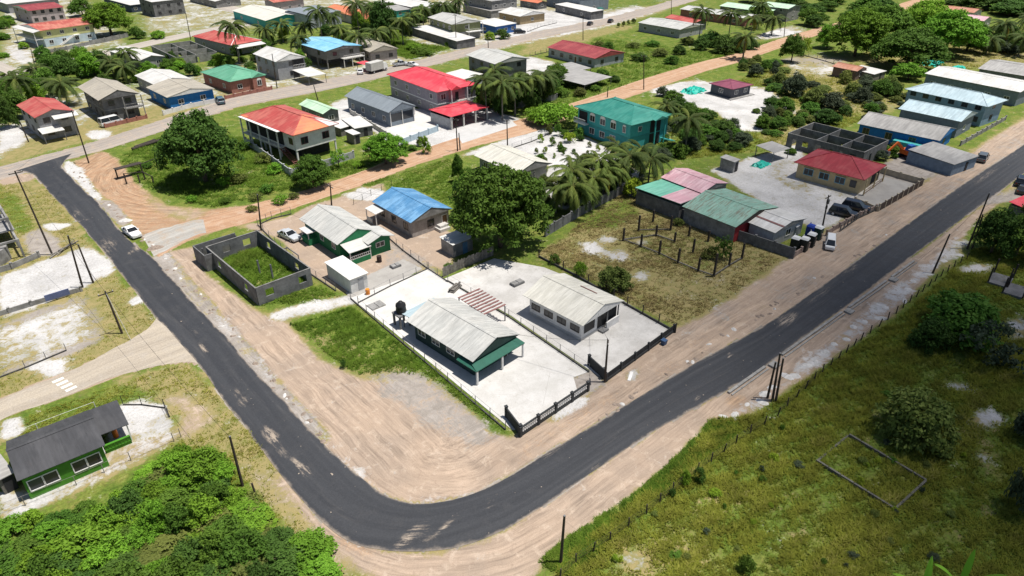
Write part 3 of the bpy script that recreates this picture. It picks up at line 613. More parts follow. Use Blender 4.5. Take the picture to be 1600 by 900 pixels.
# ------------------------------------------------------------------ roof and wall colours
RF = dict(
 grey=roofing('roof_lightgrey', (.46,.46,.435), 'y', (.52,.51,.475), .6, .12), greyx=roofing('roof_lightgrey', (.40,.40,.375), 'x', (.47,.46,.42), .6, .08),
 beige=roofing('roof_beige', (.43,.39,.32), 'y', (.36,.33,.28), .6, .25), white=roofing('roof_white', (.62,.61,.585), 'y', (.50,.48,.44), .5, .24), whitex=roofing('roof_white', (.62,.61,.585), 'x', (.50,.48,.44), .5, .14),
 dull=roofing('roof_dull', (.30,.29,.275), 'y', (.38,.37,.35), .6, .3), red=roofing('roof_red', (.42,.075,.065), 'y', (.50,.17,.13), .6, .15), redx=roofing('roof_red', (.42,.10,.075), 'x', (.55,.24,.17), .7, .06),
 bright=roofing('roof_bright_red', (.58,.048,.070), 'y', (.60,.12,.13), .55, .04, var=.16), maroon=roofing('roof_maroon', (.27,.05,.055), 'y', (.36,.09,.085), .6, .12), hipred=roofing('roof_deep_red', (.31,.028,.038), 'y', (.37,.075,.075), .6, .05, var=.18),
 orange=roofing('roof_orange', (.62,.22,.10), 'y', (.55,.13,.09), .5, .1), blue=roofing('roof_blue', (.085,.235,.43), 'y', (.18,.36,.56), .85, .10), sky=roofing('roof_skyblue', (.20,.47,.66), 'y', (.34,.60,.74), .6, .12),
 teal=roofing('roof_teal', (.024,.19,.15), 'y', (.06,.25,.20), .6, .05, var=.18), green=roofing('roof_green', (.10,.30,.19), 'y', (.15,.36,.24), .5, .02), pale=roofing('roof_palegreen', (.42,.60,.42), 'y', (.55,.68,.52), .5, .05),
 slate=roofing('roof_slate', (.22,.25,.275), 'y', (.25,.285,.31), .5, .02, var=.12), ice=roofing('roof_iceblue', (.36,.46,.50), 'y', (.43,.52,.55), .5, .14), purple=roofing('roof_purple', (.21,.055,.09), 'y', (.26,.075,.11), .5, .03),
 char=roofing('roof_charcoal', (.050,.051,.056), 'x', (.072,.072,.077), .6, .06, .8), charred=roofing('roof_char_red', (.060,.054,.056), 'x', (.10,.05,.048), .5, .1, .8), mint=roofing('roof_mint', (.17,.47,.35), 'y', (.24,.53,.41), .5, .04), mintrust=roofing('roof_mint_rust', (.24,.42,.33), 'y', (.30,.44,.36), .6, .55),
 pink=roofing('roof_pink', (.62,.36,.40), 'y', (.66,.47,.49), .7, .05), terra=roofing('roof_terracotta', (.42,.19,.12), 'y', (.46,.26,.19), .6, .12), cream=roofing('roof_cream', (.58,.56,.49), 'y', (.62,.60,.54), .5, .06))
WL = dict(green=plain('wall_green', (.020,.175,.070), .7, .18), grass=plain('wall_grass_green', (.065,.235,.018), .7, .2), white=WHITE, grey=plain('wall_grey', (.30,.30,.31), .85, .25, dirt=(.16,.15,.15), dirt_amt=.4),
 pinkw=plain('wall_pinkish', (.52,.42,.42), .8, .15), yellow=plain('wall_yellow_green', (.56,.56,.27), .8, .14), paleblue=plain('wall_pale_blue', (.50,.60,.66), .8, .14), cream=plain('wall_cream', (.55,.43,.24), .8, .15, dirt=(.4,.3,.18), dirt_amt=.3),
 tealw=plain('wall_teal', (.055,.36,.35), .75, .14), blue=plain('wall_bright_blue', (.022,.17,.46), .75, .16), brick=plain('wall_brick_pink', (.34,.15,.115), .85, .2), tan=plain('wall_tan', (.36,.27,.155), .85, .2),
 bluegrey=plain('wall_blue_grey', (.19,.225,.265), .8, .18), dkgreen=plain('wall_dark_green', (.028,.055,.05), .8, .25), ltblue=plain('wall_light_blue', (.23,.34,.43), .8, .15), olive=plain('wall_olive', (.22,.24,.12), .8, .2), rose=plain('wall_rose', (.34,.30,.29), .85, .25), lilac=plain('wall_lilac', (.42,.36,.36), .8, .2), red=plain('wall_red', (.30,.03,.035), .8, .2), dark=DIM)
# ------------------------------------------------------------------ the two lots at the bend
def sheet(name, px, z, mat, label=None):
    m = MB(); p = [G(*q) for q in px]; m.v = [(x, y, z) for x, y in p]; m.f = [tuple(range(len(p)))]
    ar = sum(p[i][0]*p[(i+1)%len(p)][1] - p[(i+1)%len(p)][0]*p[i][1] for i in range(len(p)))
    if ar < 0: m.f = [tuple(range(len(p)-1, -1, -1))]
    lo = len(m.v); m.v += [(x, y, -.05) for x, y in p]; n = lo
    for i in range(n): j = (i+1) % n; m.f.append((i, n+i, n+j, j))
    return structure(name, m, mat, label)
def yard_material(name, a, b, stain, amt=.5):
    t = NT(name); n1 = t.noise(.35, 6, .65); n2 = t.noise(1.6, 6, .7, dist=.8); n3 = t.noise(9, 3, .7)
    c = t.mix(t.step(n1, .35, .65), a, b); c = t.mix(t.math('MULTIPLY', t.step(n2, .56, .74), amt), c, stain); c = t.hsv(c, t.step(n3, .2, .8, .9, 1.08))
    vo = t.new('ShaderNodeTexVoronoi', feature='DISTANCE_TO_EDGE'); t.put(vo.inputs['Vector'], t.pos()); vo.inputs['Scale'].default_value = .22
    c = t.mix(t.math('MULTIPLY', t.step(vo.outputs['Distance'], .0, .006, 1, 0), .35), c, (.3,.28,.25))
    t.bump(n3, .2, .02); return t.done(c, .9, .2)
YARD = yard_material('yard_white', (.58,.565,.54), (.50,.485,.455), (.37,.345,.305), .75); YARD2 = yard_material('yard_sand', (.55,.535,.51), (.44,.425,.40), (.30,.28,.25), .9); YARDG = yard_material('yard_grey', (.36,.345,.32), (.30,.285,.265), (.22,.2,.18), .7)
sheet('concrete_yard', [(548,466),(668,421),(700,441),(797,495),(921,581),(896,590),(902,611),(806,672),(800,672),(600,507)], .055, YARD, 'bright white concrete yard round the house with the green awning')
sheet('concrete_yard', [(694,436),(772,404),(850,418),(960,462),(1048,514),(945,592),(923,580),(799,494),(704,440)], .040, YARD2, 'pale sandy yard round the white house')
sheet('concrete_yard', [(558,476),(660,420),(630,405),(575,430),(540,458)], .030, YARDG, 'grey yard behind the green house')

hc, w, d, a, b = house('bungalow', 'long light-grey gable roof over dark green walls with a green front awning', (738.5,570.7), (642,501), (804.5,522.4), 2.8, 1.5, 'gable', 'y', RF['grey'], WL['dkgreen'], .75, wx=4, wy=1, sheets=.95, ww=1.3, wh=.75, trim=WL['dkgreen'], dr=[('-y', .3, 0)])
aw = plain('awning_green', (.020,.105,.072), .6, .15)
part('awning', MB().hexa([(-w/2+.1,-b,2.5),(-w/2-.35,-b-1.75,2.05),(w/2-.2,-b-1.75,2.05),(w/2-.5,-b,2.5)], [(-w/2+.1,-b,2.6),(-w/2-.35,-b-1.75,2.15),(w/2-.2,-b-1.75,2.15),(w/2-.5,-b,2.6)]), aw, hc)
part('awning', MB().hexa([(-a,-b-.02,2.5),(-a-1.15,-b-1.75,2.03),(-a-1.15,-b+1.7,2.03),(-a,-b+1.7,2.5)], [(-a,-b-.02,2.58),(-a-1.15,-b-1.75,2.11),(-a-1.15,-b+1.7,2.11),(-a,-b+1.7,2.58)]), aw, hc)
posts(hc, [(-w/2-.15,-b-1.6),(w/2-.4,-b-1.6),(0,-b-1.6)], 2.07, WHITE, .2)
part('rear_roof', MB().hexa([(-w/2+1.2,d/2-.3,2.35),(w/2-1.2,d/2-.3,2.35),(w/2-1.2,d/2+2.6,2.1),(-w/2+1.2,d/2+2.6,2.1)], [(-w/2+1.2,d/2-.3,2.42),(w/2-1.2,d/2-.3,2.42),(w/2-1.2,d/2+2.6,2.17),(-w/2+1.2,d/2+2.6,2.17)]), RF['ice'], hc)
posts(hc, [(-w/2+1.4,d/2+2.4),(w/2-1.4,d/2+2.4)], 2.1, METAL, .1)
# slatted pergola between the two lots
c, pw, pd, pr = fit((758,493), (714,464), (792,477), 2.5)
pg = thing('pergola', 'maroon and white striped pergola slats beside the long grey roof', 'pergola', c, pr)
posts(pg, [(-pw/2+.2,-pd/2+.2),(pw/2-.2,-pd/2+.2),(-pw/2+.2,pd/2-.2),(pw/2-.2,pd/2-.2)], 2.45, METAL, .12)
mar = plain('maroon_slat', (.23,.115,.105), .8, .25, 2)
for i in range(9): part('slat', MB().box(-pw/2, pw/2, -.14, .14, 2.46, 2.52), mar, pg, (0, -pd/2 + pd*(i+.5)/9, 0))
for sx in (-1, 1): part('beam', MB().box(-.06,.06,-pd/2,pd/2,2.34,2.455), WHITE, pg, (sx*(pw/2-.2), 0, 0))
pm = MB()
for i in range(8): pm.box(-pw/2, pw/2, -.17, .17, 2.40, 2.42)
for i in range(8): part('pale_slat', MB().box(-pw/2+.1, pw/2-.1, -.12, .12, 2.456, 2.466), PALE, pg, (0, -pd/2 + pd*(i+1)/9, 0))

h2, w, d, a, b = house('bungalow', 'white-walled bungalow with cream-grey gable roof and dark arched porch corner', (911,510), (817,461), (975,470), 3.0, 1.35, 'gable', 'y', RF['cream'], WHITE, .7, wx=4, wy=0, sheets=.95, ww=1.35, wh=.75, fr=FR_D, trim=WHITE, z0=.0)
part('plinth', MB().box(-a-.04, a+.04, -b-.04, b+.04, 0, .45), PALE, h2)
part('porch_screen_and_shade', MB().box(-.9,.9,-.06,0,.5,2.9), BLACK, h2, (a*.15, -b-.02, 0)); part('porch_arch', MB().box(-1.1,1.1,-.08,.0,.5,2.5), DIM, h2, (a*.68, -b-.02, 0))  # black screen, enlarged so that it also paints in the porch shadow
part('porch_wall', MB().box(-1.3,1.3,-.3,-.1,0,1.1), WHITE, h2, (a*.62,-b-.35,0)); posts(h2, [(a*.95,-b-.45),(a*.3,-b-.45)], 2.95, METAL, .14); part('step', MB().box(-.6,.6,-.9,0,0,.3), DKCONC, h2, (a*.1,-b-.05,0))
part('painted_front_shade', MB().box(-1.0,1.0,-.05,.02,1.0,2.5), BLACK, h2, (-a*.58,-b-.03,0))  # solid black panel painting a wide dark window and shadow on the front
part('roof_strip', MB().box(-.12,.12,-1.4,1.4,0,.03), mar, h2, (w*.26, -.8, 3.0+1.35*.48+.06), rot=(0, math.atan2(1.35, w/2), R(0)))

# ------------------------------------------------------------------ behind them: green house, blue-roofed house, sheds
h3, w, d, a, b = house('green_house', 'green bungalow under a light-grey gable roof beside the dirt road', (525,382), (466,341), (594,362), 2.8, 1.55, 'gable', 'y', RF['grey'], WL['green'], .6, wx=3, wy=0, sheets=1.0, ww=1.0, wh=.8, rot=0, trim=WL['green'])
part('porch_roof', MB().hexa([(-w/2+.5,-d/2-2.6,2.15),(w*.08,-d/2-2.6,2.15),(w*.08,-d/2+.55,2.7),(-w/2+.5,-d/2+.55,2.7)], [(-w/2+.5,-d/2-2.6,2.22),(w*.08,-d/2-2.6,2.22),(w*.08,-d/2+.55,2.77),(-w/2+.5,-d/2+.55,2.77)]), RF['grey'], h3)
posts(h3, [(-w/2+.7,-d/2-2.4),(w*.06,-d/2-2.4)], 2.2, WHITE, .12); part('porch_wall', MB().box(-w/2+.7,w*.06,-d/2-2.45,-d/2-2.3,0,.8), WL['green'], h3); railing(h3, (-w/2+.7,-d/2-2.42), (w*.06,-d/2-2.42), .8, WHITE, .6, 10)
part('wing_wall', MB().hexa([(w*.1,-d/2-1.9,0),(w/2+.6,-d/2-1.9,0),(w/2+.6,-d/2-1.9,2.5),(w*.3+.3,-d/2-1.9,3.1),(w*.1,-d/2-1.9,2.5)],[(w*.1,-b+.1,0),(w/2+.6,-b+.1,0),(w/2+.6,-b+.1,2.5),(w*.3+.3,-b+.1,3.1),(w*.1,-b+.1,2.5)]), WL['green'], h3)
roof_gable(h3, w*.5+1.1, 4.6, 2.55, .75, 'y', RF['grey'], x0=w*.3+.3, y0=-d/2-.2, name='wing_roof'); window(h3, '-y', w*.34, -d/2-1.9, 1.6, 1.4, .7)
part('side_porch', MB().box(-a-1.6,-a,d*.12,d*.12+2.4,0,1.1), WL['green'], h3); part('side_porch_roof', MB().box(-a-1.8,-a,d*.12-.2,d*.12+2.6,2.2,2.28), RF['white'], h3); posts(h3, [(-a-1.5,d*.12+.1),(-a-1.5,d*.12+2.3)], 2.2, WHITE, .12)
h4, w, d, a, b = house('blue_roofed_house', 'streaked blue metal gable roof over bare grey block walls', (641,350), (584,315), (704,326), 3.0, 1.5, 'gable', 'y', RF['blue'], plain('block_wall', (.36,.33,.31), .9, .25, dirt=(.2,.18,.17), dirt_amt=.5), .5, wx=3, wy=1, sheets=.9, ww=1.2, wh=1.1, fr=FR_D, dr=[('-y', .38, .1)], trim=CONC)
part('porch_roof', MB().hexa([(-a-2.2,b-3.2,2.3),(-a+.2,b-3.2,2.6),(-a+.2,b+.2,2.6),(-a-2.2,b+.2,2.3)], [(-a-2.2,b-3.2,2.37),(-a+.2,b-3.2,2.67),(-a+.2,b+.2,2.67),(-a-2.2,b+.2,2.37)]), RF['white'], h4); posts(h4, [(-a-2.05,b-3),(-a-2.05,b)], 2.3, WHITE, .12); part('porch_wall', MB().box(-a-2.1,-a-1.95,b-1.6,b,0,.9), WHITE, h4)
part('rear_stair', MB().box(a*.2,a*.75,-b-1.6,-b,0,.5).box(a*.3,a*.75,-b-1.1,-b,.5,.9), PALE, h4)
def shed(name, label, N, L, Rr, zlo, zhi, low, rm, wm, over=.2, dr=True, cat='shed', dmat=None, open_=False, rot=None, group=None):
    c, w, d, r = fit(N, L, Rr, zlo, rot); t = thing(name, label, cat, c, r, group); roof_shed(t, w, d, zlo, zhi, low, rm)
    a, b = w/2-over, d/2-over
    if open_:
        posts(t, [(-a,-b),(a,-b),(a,b),(-a,b)], zlo-.05, METAL, .12)
    else:
        part('wall', MB().box(-a, a, -b, b, 0, zlo-.075), wm, t)
        if dr: part('door', MB().box(-.45,.45,-.05,.0,0,1.9), dmat or DIM, t, (a*.2, -b, 0))
    return t, w, d, a, b
shed('storage_shed', 'white flat-roofed shed beside the green house yard', (545,440), (511,411), (571,426), 2.4, 2.55, '-y', RF['white'], plain('shed_white', (.62,.62,.60), .7, .12), dmat=plain('shed_grey_door', (.35,.36,.37), .7, .15))
shed('storage_shed', 'grey block shed with white roof under the large round tree', (707,385), (690,372), (737,370), 2.3, 2.5, '-y', RF['white'], CONC, dmat=plain('blue_door', (.12,.25,.4), .7, .2))

# ------------------------------------------------------------------ dark-roofed green house west of the bend
h5, w, d, a, b = house('dark_roofed_house', 'charcoal-roofed bright green house with white-framed windows beside the thicket', (27,750), (8.5,688), (166,697), 2.8, 1.35, 'gable', 'x', RF['char'], WL['grass'], .3, wx=0, wy=0, sheets=1.05, rot=-2, trim=WHITE)
for u in (-.28, .26):
    for k in (-.62, .62): window(h5, '-y', u*2*a+k, -b, 1.5, 1.1, 1.15, bars=1)
part('carport_roof', MB().hexa([(a,-b*.3,2.3),(a+2.9,-b*.3,2.25),(a+2.9,b+.5,2.5),(a,b+.5,2.55)],[(a,-b*.3,2.37),(a+2.9,-b*.3,2.32),(a+2.9,b+.5,2.57),(a,b+.5,2.62)]), RF['char'], h5); posts(h5, [(a+2.7,-b*.2),(a+2.7,b+.3)], 2.25, WHITE, .12)
part('porch_wall', MB().box(a+.2,a+2.6,-b*.35,-b*.25,0,.95), WL['grass'], h5); railing(h5, (a+.2,-b*.36), (a+2.6,-b*.36), .3, WL['grass'], .7, 8)
part('side_door', MB().box(a,a+.05,b*.1,b*.1+.9,0,2.0), DOOR, h5)
solo('barrel', MB().lathe([(.30,0),(.31,.05),(.30,.3),(.32,.32),(.30,.6),(.31,.85),(.28,.88)]), plain('blue_plastic', (.02,.15,.55), .4, .1), 'blue plastic barrel at the corner of the charcoal-roofed green house', 'barrel', G(53,764))
solo('gas_cylinder', MB().lathe([(.05,0),(.24,.04),(.26,.15),(.26,.95),(.2,1.1),(.08,1.15),(.08,1.25)]), plain('orange_paint', (.75,.20,.03), .5, .1), 'orange drum on the porch of the charcoal-roofed green house', 'drum', G(182,683))
shed('lean_to_shed', 'low grey sheet-roofed shed against the charcoal-roofed house', (-8,755), (-25,725), (20,738), 2.0, 2.2, '-y', RF['dull'], GREYWOOD)

# ------------------------------------------------------------------ east of the dirt road
h6, w, d, a, b = house('two_storey_house', 'big two-storey white house under a patched red and orange hip roof', (456,214), (380,180), (524,193), 6.3, 1.9, 'hip', 'y', RF['red'], WHITE, .7, st=2, wx=0, wy=0, stilts=True, cut=.9)
# re-laid front slope in unpainted orange and white sheets, laid over the hip
e = d/2 - w/2*.9; zr = 6.3+1.9
def onhip(x, y, off=.05):    # height of the hip roof above a plan point
    return 6.3 + min(1.9, 1.9*min((w/2-abs(x))/(w/2), (d/2-abs(y))/(d/2-e))) + off
def hip_patch(t, name, pts, mat, th=.02): part(name, MB().hexa([(x,y,onhip(x,y,.02)) for x,y in pts], [(x,y,onhip(x,y,.05)) for x,y in pts]), mat, t)
hr = [o for o in h6.children if o.name.startswith('roof')][0]
hip_patch(hr, 'roof_sheet', [(-w/2+.02,-d/2),(.55*w/2,-d/2),(0.02,-e-.02)], RF['orange']); hip_patch(hr, 'roof_sheet', [(.56*w/2,-d/2),(w/2-.02,-d/2),(.35*w/2,-d/2+(d/2-e)*.62)], RF['white'])
hip_patch(hr, 'roof_sheet', [(w/2-.02,-d/2+.05),(w/2-.02,-d/2+4.5),(.45*w/2,-d/2+5.2),(.42*w/2,-d/2+(d/2-e)*.6)], RF['white'])
hip_patch(hr, 'roof_sheet', [(w*.08,-e-.3),(w*.27,-e-1.2),(w*.3,-e+2.2),(w*.08,-e+2.4)], RF['orange'])
hip_patch(hr, 'roof_sheet', [(-w/2+.02,d/2-2.8),(-w/2+.02,d/2-.02),(w/2-.1,d/2-.02),(0,e+.5)], RF['orange'])
MRN = plain('maroon_frame', (.16,.04,.05), .6, .2)
for u in (-.55, .5): window(h6, '-y', u*a, -b, 4.5, 1.5, 1.3, MRN)
window(h6, '-x', -a, -b+1.6, 4.5, 1.3, 1.2, MRN); window(h6, '+x', a, -b+2.5, 4.5, 1.3, 1.2, MRN)
part('painted_veranda_shade', MB().box(-.02,.0,-b*.55,b-.4,2.95,6.0), DIM, h6, (-a-.01,0,0)); part('veranda_floor', MB().box(-a-1.2,-a,-b*.55,b,2.6,2.8), PALE, h6); railing(h6, (-a-1.15,-b*.5), (-a-1.15,b), 2.8, WHITE, .95, 22)  # thin dark sheet on the wall paints the shade of the open veranda
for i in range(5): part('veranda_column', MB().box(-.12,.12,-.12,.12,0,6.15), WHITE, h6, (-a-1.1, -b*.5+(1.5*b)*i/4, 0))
part('ground_floor_shade_block', MB().box(-a*.5,a-.3,-b+2.5,b-.4,0,2.7), DIM, h6); part('roof_corner', MB().box(-a-1.4,-a+.5,-b*.55-.3,b+.3,6.12,6.24), WHITE, h6); stairs(h6, -a-.6, -b-1.2, -a-.6, -b*.5, 2.75, 1.1, plain('stair_red', (.16,.06,.05), .8, .2))  # near-black block stands in for the shade of the open lower floor
gw = plain('lot_wall', (.40,.41,.43), .9, .2, dirt=(.25,.25,.25), dirt_amt=.4)
h7, w, d, a, b = house('two_storey_house', 'two-storey pale house under a vivid red hip roof with red carport', (680,147), (614,116), (737,131), 6.0, 2.0, 'hip', 'y', RF['bright'], plain('wall_mauve', (.33,.30,.33), .8, .15), .6, st=2, wx=4, wy=0, wm2=plain('wall_mauve_low', (.30,.28,.30), .8, .15), fr=FR_W, band=WHITE, cut=.8, ww=1.1, wh=1.1)
for u in (-.7, .72): window(h7, '-y', u*a, -b, 4.4, 1.3, 1.3)
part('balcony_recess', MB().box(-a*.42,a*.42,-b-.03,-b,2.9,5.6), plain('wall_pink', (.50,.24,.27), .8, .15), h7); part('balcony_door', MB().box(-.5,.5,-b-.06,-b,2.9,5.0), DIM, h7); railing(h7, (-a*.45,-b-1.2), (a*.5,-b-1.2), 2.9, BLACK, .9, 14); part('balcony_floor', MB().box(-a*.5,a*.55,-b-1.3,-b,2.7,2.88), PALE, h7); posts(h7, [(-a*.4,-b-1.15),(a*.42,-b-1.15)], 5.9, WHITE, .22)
part('gablet', MB().hexa([(-a*.45,-b-1.5,6.0),(a*.1,-b-1.5,6.0),(-a*.17,-b-1.5,6.9)],[(-a*.45,-b+3,6.9),(a*.1,-b+3,6.9),(-a*.17,-b+3,7.75)]), RF['bright'], h7)
c, cw, cd, cr = fit((704,184), (675,171), (759,167), 3.2); cp = thing('carport', 'vivid red hipped carport roof on pale columns over dark gates', 'carport', c, cr); roof_hip(cp, cw, cd, 3.2, .75, RF['bright'], .9)
for i in range(4): part('column', MB().box(-.2,.2,-.2,.2,0,3.1), PALE, cp, (-cw/2+.4+(cw-.8)*i/3, -cd/2+.4, 0))
for i in range(3):
    g_ = MB(); x0 = -cw/2+.65+(cw-.8)*i/3; x1 = x0+(cw-.8)/3-.5; g_.beam((x0,-cd/2+.4,.3),(x1,-cd/2+.4,.3),.06,.08); g_.beam((x0,-cd/2+.4,2.2),(x1,-cd/2+.4,2.2),.06,.08)
    for k in range(13): x = x0+(x1-x0)*k/12; g_.beam((x,-cd/2+.4,.3),(x,-cd/2+.4,2.2),.06,.04)
    part('gate', g_, BLACK, cp)
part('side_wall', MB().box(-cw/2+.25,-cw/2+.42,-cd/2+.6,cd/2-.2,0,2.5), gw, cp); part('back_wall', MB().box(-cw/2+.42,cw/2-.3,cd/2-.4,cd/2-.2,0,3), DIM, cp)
sheet('concrete_yard', [(706,196),(740,175),(775,168),(808,196),(722,224)], .03, yard_material('yard_drive', (.50,.495,.485), (.44,.435,.425), (.36,.35,.34)), 'pale concrete forecourt before the red carport')
h8, w, d, a, b = house('bungalow', 'slate-blue gabled bungalow with glazed porch next to the vivid red roof', (606,178), (544,150), (644,166), 3.6, 1.7, 'gable', 'y', RF['slate'], WL['bluegrey'], .55, wx=4, wy=0, sheets=1.1, wh=1.1, ww=1.2, trim=WL['bluegrey'])
part('porch_glass', MB().box(-a*.9,a*.9,-b-.05,-b,1.0,2.9), glassy('porch_glass', (.05,.06,.075)), h8); part('porch_base', MB().box(-a,a,-b-.12,-b,0,1.0), WL['bluegrey'], h8); posts(h8, [(-a+.1,-b-.2),(0,-b-.2),(a-.1,-b-.2)], 3.5, WHITE, .16)
part('side_roof', MB().hexa([(a,-d*.15,2.7),(a+3.4,-d*.28,2.3),(a+3.4,d*.3,2.3),(a,d*.3,2.9)],[(a,-d*.15,2.77),(a+3.4,-d*.28,2.37),(a+3.4,d*.3,2.37),(a,d*.3,2.97)]), RF['slate'], h8); posts(h8, [(a+3.2,-d*.26),(a+3.2,d*.28)], 2.3, WHITE, .2)
sheet('concrete_yard', [(600,205),(650,175),(700,195),(660,213),(632,218)], .025, YARD, 'white paved front yard of the slate-blue bungalow')
house('pale_green_cottage', 'small cottage with pale green roof behind the patched red roof', (503,180), (474,163), (524,172), 2.9, .9, 'gable', 'y', RF['pale'], plain('wall_plain_grey', (.2,.2,.2), .9, .2), .4, wx=2, wy=1)  # walls in one even grey
shed('garden_shed', 'round-edged white roofed shed beside the patched red-roofed house', (550,202), (538,186), (578,196), 2.3, 2.45, '-y', RF['white'], DKCONC); shed('garden_shed', 'narrow tall white-capped wooden privy near the patched red-roofed house', (551,212), (543,205), (559,208), 2.3, 2.4, '-y', RF['white'], GREYWOOD); shed('garden_shed', 'low pinkish sheet roof lean-to near the patched red-roofed house', (535,203), (522,195), (548,193), 2.0, 2.2, '-y', RF['white'], GREYWOOD)
house('cream_roofed_house', 'low house with wide cream gable roof behind the large round tree', (807,274), (745,243), (859,255), 3.0, 1.5, 'gable', 'y', RF['cream'], plain('wall_stone_grey', (.30,.30,.28), .85, .2), .8, wx=3, wy=1, sheets=1.1, trim=CONC)
t, w, d, a, b = house('teal_house', 'large two-storey turquoise house under a dark teal hip roof', (986,197), (899,166), (1050,179), 6.0, 1.9, 'hip', 'y', RF['teal'], WL['tealw'], .75, st=2, wx=0, wy=0, wm2=plain('wall_teal_low', (.04,.28,.30), .75, .14), band=plain('teal_trim', (.04,.26,.25), .7, .1), cut=.85)
for u in (-.78, -.38, .02, .42):
    window(t, '-x', -a, u*b, 4.35, 1.5 if u != -.78 else .8, 1.25, rise=True)
    if u != -.78: window(t, '-x', -a+.02, u*b, 1.5, 1.5, 1.25)
part('side_balcony', MB().box(-a-1.3,-a,b*.55,b,2.7,2.9), WHITE, t); railing(t, (-a-1.25,b*.55), (-a-1.25,b), 2.9, WHITE, .95, 12); part('painted_balcony_shade', MB().box(-a-.03,-a,b*.62,b*.95,2.9,5.3), DIM, t)  # flat dark panel painted as the shade behind the side balcony
part('painted_entrance_shade', MB().box(a*.05,a*.6,-b-.04,-b,.1,5.6), DIM, t); posts(t, [(a*.1,-b-1.2),(a*.62,-b-1.2)], 5.9, WL['tealw'], .25); window(t, '-y', -a*.5, -b, 4.4, .9, 1.0); stairs(t, a*1.25, -b-.9, a*.55, -b-.9, 1.4, 1.2, WL['tealw'], 7); part('entrance_gable', MB().hexa([(a*.0,-b-1.6,6.0),(a*.7,-b-1.6,6.0),(a*.35,-b-1.6,6.7)],[(a*.0,-b+2,6.3),(a*.7,-b+2,6.3),(a*.35,-b+2,7.0)]), RF['teal'], t)  # entrance shade is a dark sheet laid on the wall, no opening behind
part('annex', MB().box(a,a+2.2,-b*.3,b*.5,0,4.6), WL['tealw'], t)
house('purple_roofed_hut', 'small square dark hut under a purple roof on white sand', (1144,141), (1114,130), (1171,132), 2.8, .9, 'hip', 'y', RF['purple'], plain('wall_slate_dark', (.09,.095,.11), .8, .2), .5, wx=1, wy=2, rot=-6, wh=.9)
part('slab', MB().box(-5,5,-4.5,4.5,0,.18), CONC, bpy.data.objects['purple_roofed_hut'])
shed('outhouse', 'little grey block outhouse with red lower wall behind the pink shed roof', (1147,252), (1121,247), (1161,249), 2.4, 2.6, '-y', RF['dull'], CONC)
# workshop sheds: three roofs side by side
t, w, d, a, b = house('workshop', 'pale pink gable shed roof between the mint green roofs', (1097,303), (1035,277), (1136,286), 3.0, .9, 'gable', 'y', RF['pink'], CONC, .3, wx=0, wy=0, sheets=1.2, trim=CONC, cat='shed'); 
t, w, d, a, b = house('workshop', 'mint green low sheet roof against the grey block wall corner', (1064,326), (1000,297), (1098,303), 2.7, .5, '+x', 'y', RF['mint'], DKCONC, .25, wx=0, wy=0, cat='shed'); hip = [o for o in t.children if o.name.startswith('roof')][0]
part('roof_sheet', MB().hexa([(-w/2,-d/2,3.21),(w/2,-d/2,2.71),(w/2,-d/2+d*.42,2.71),(-w/2,-d/2+d*.42,3.21)], [(-w/2,-d/2,3.24),(w/2,-d/2,2.74),(w/2,-d/2+d*.42,2.74),(-w/2,-d/2+d*.42,3.24)]), RF['pink'], hip)
t, w, d, a, b = house('workshop', 'rust-streaked mint green gable shed roof with red end wall', (1149,356), (1067,322), (1216,324), 3.0, 1.25, 'gable', 'y', RF['mintrust'], CONC, .35, wx=0, wy=0, sheets=1.15, rot=-2, trim=TIMBER, cat='shed'); part('red_panel', MB().box(-a+.1,-a*.3,-b-.04,-b,0,2.8), WL['red'], t)
t, w, d, a, b = house('workshop', 'small white gable shed beside the portable toilets', (1212,366), (1172,347), (1257,341), 2.8, .8, 'gable', 'y', RF['white'], plain('wall_chalk_grey', (.40,.40,.41), .85, .2), .35, wx=0, wy=1, sheets=1.1, trim=CONC, cat='shed'); part('rust_strip', MB().box(-.2,.2,-d/2,d/2,0,.04), mar, t, (-w*.25,0,3.24), rot=(0,-math.atan2(.8,w/2),0))
BLW = plain('blue_window_frame', (.16,.42,.55), .6, .15)
t, w, d, a, b = house('red_hip_house', 'cream bungalow with deep red hip roof and light blue window surrounds', (1355,285), (1250,253), (1376,258), 3.2, 1.9, 'hip', 'y', RF['hipred'], WL['cream'], .65, wx=0, wy=0, cut=.9)
for u in (.62, .12, -.38): window(t, '-x', -a, u*b, 1.75, 1.7, 1.15, BLW); part('lintel', MB().box(-a-.25,-a,u*b-1.0,u*b+1.0,2.5,2.6), WL['cream'], t)
window(t, '-x', -a, -.78*b, 1.75, 1.0, 1.2, FR_D); part('painted_porch_shade', MB().box(a*.1,a*.9,-b-.03,-b,.4,2.8), DIM, t); railing(t, (-a,-b-.9), (a,-b-.9), .1, plain('rail_wood', (.22,.12,.06), .7, .2), .8, 14); posts(t, [(-a+.1,-b-.9),(0,-b-.9),(a-.1,-b-.9)], 3.1, WL['cream'], .2); part('porch_floor', MB().box(-a,a,-b-1,-b,0,.15), PALE, t)  # shade under the porch painted as a dark sheet on the front wall
sheet('concrete_yard', [(1335,312),(1372,274),(1440,290),(1372,326)], .03, YARDG, 'grey concrete front yard of the red hip-roofed bungalow')
t, w, d, a, b = house('blue_walled_house', 'bright blue house under a long light-grey gable roof', (1472,222), (1345,193), (1489,201), 3.1, 1.5, 'gable', 'y', RF['dull'], WL['blue'], .5, wx=0, wy=1, sheets=1.2, trim=WL['blue'], fr=FR_D)
for u in (.8, .2, -.4): window(t, '-x', -a, u*b, 1.7, 1.3, 1.3, plain('tan_frame', (.3,.26,.15), .7, .2))
part('teal_lean_to', MB().box(-a-2.0,-a,-b+.2,b*.0,0,1.6), WL['tealw'], t)
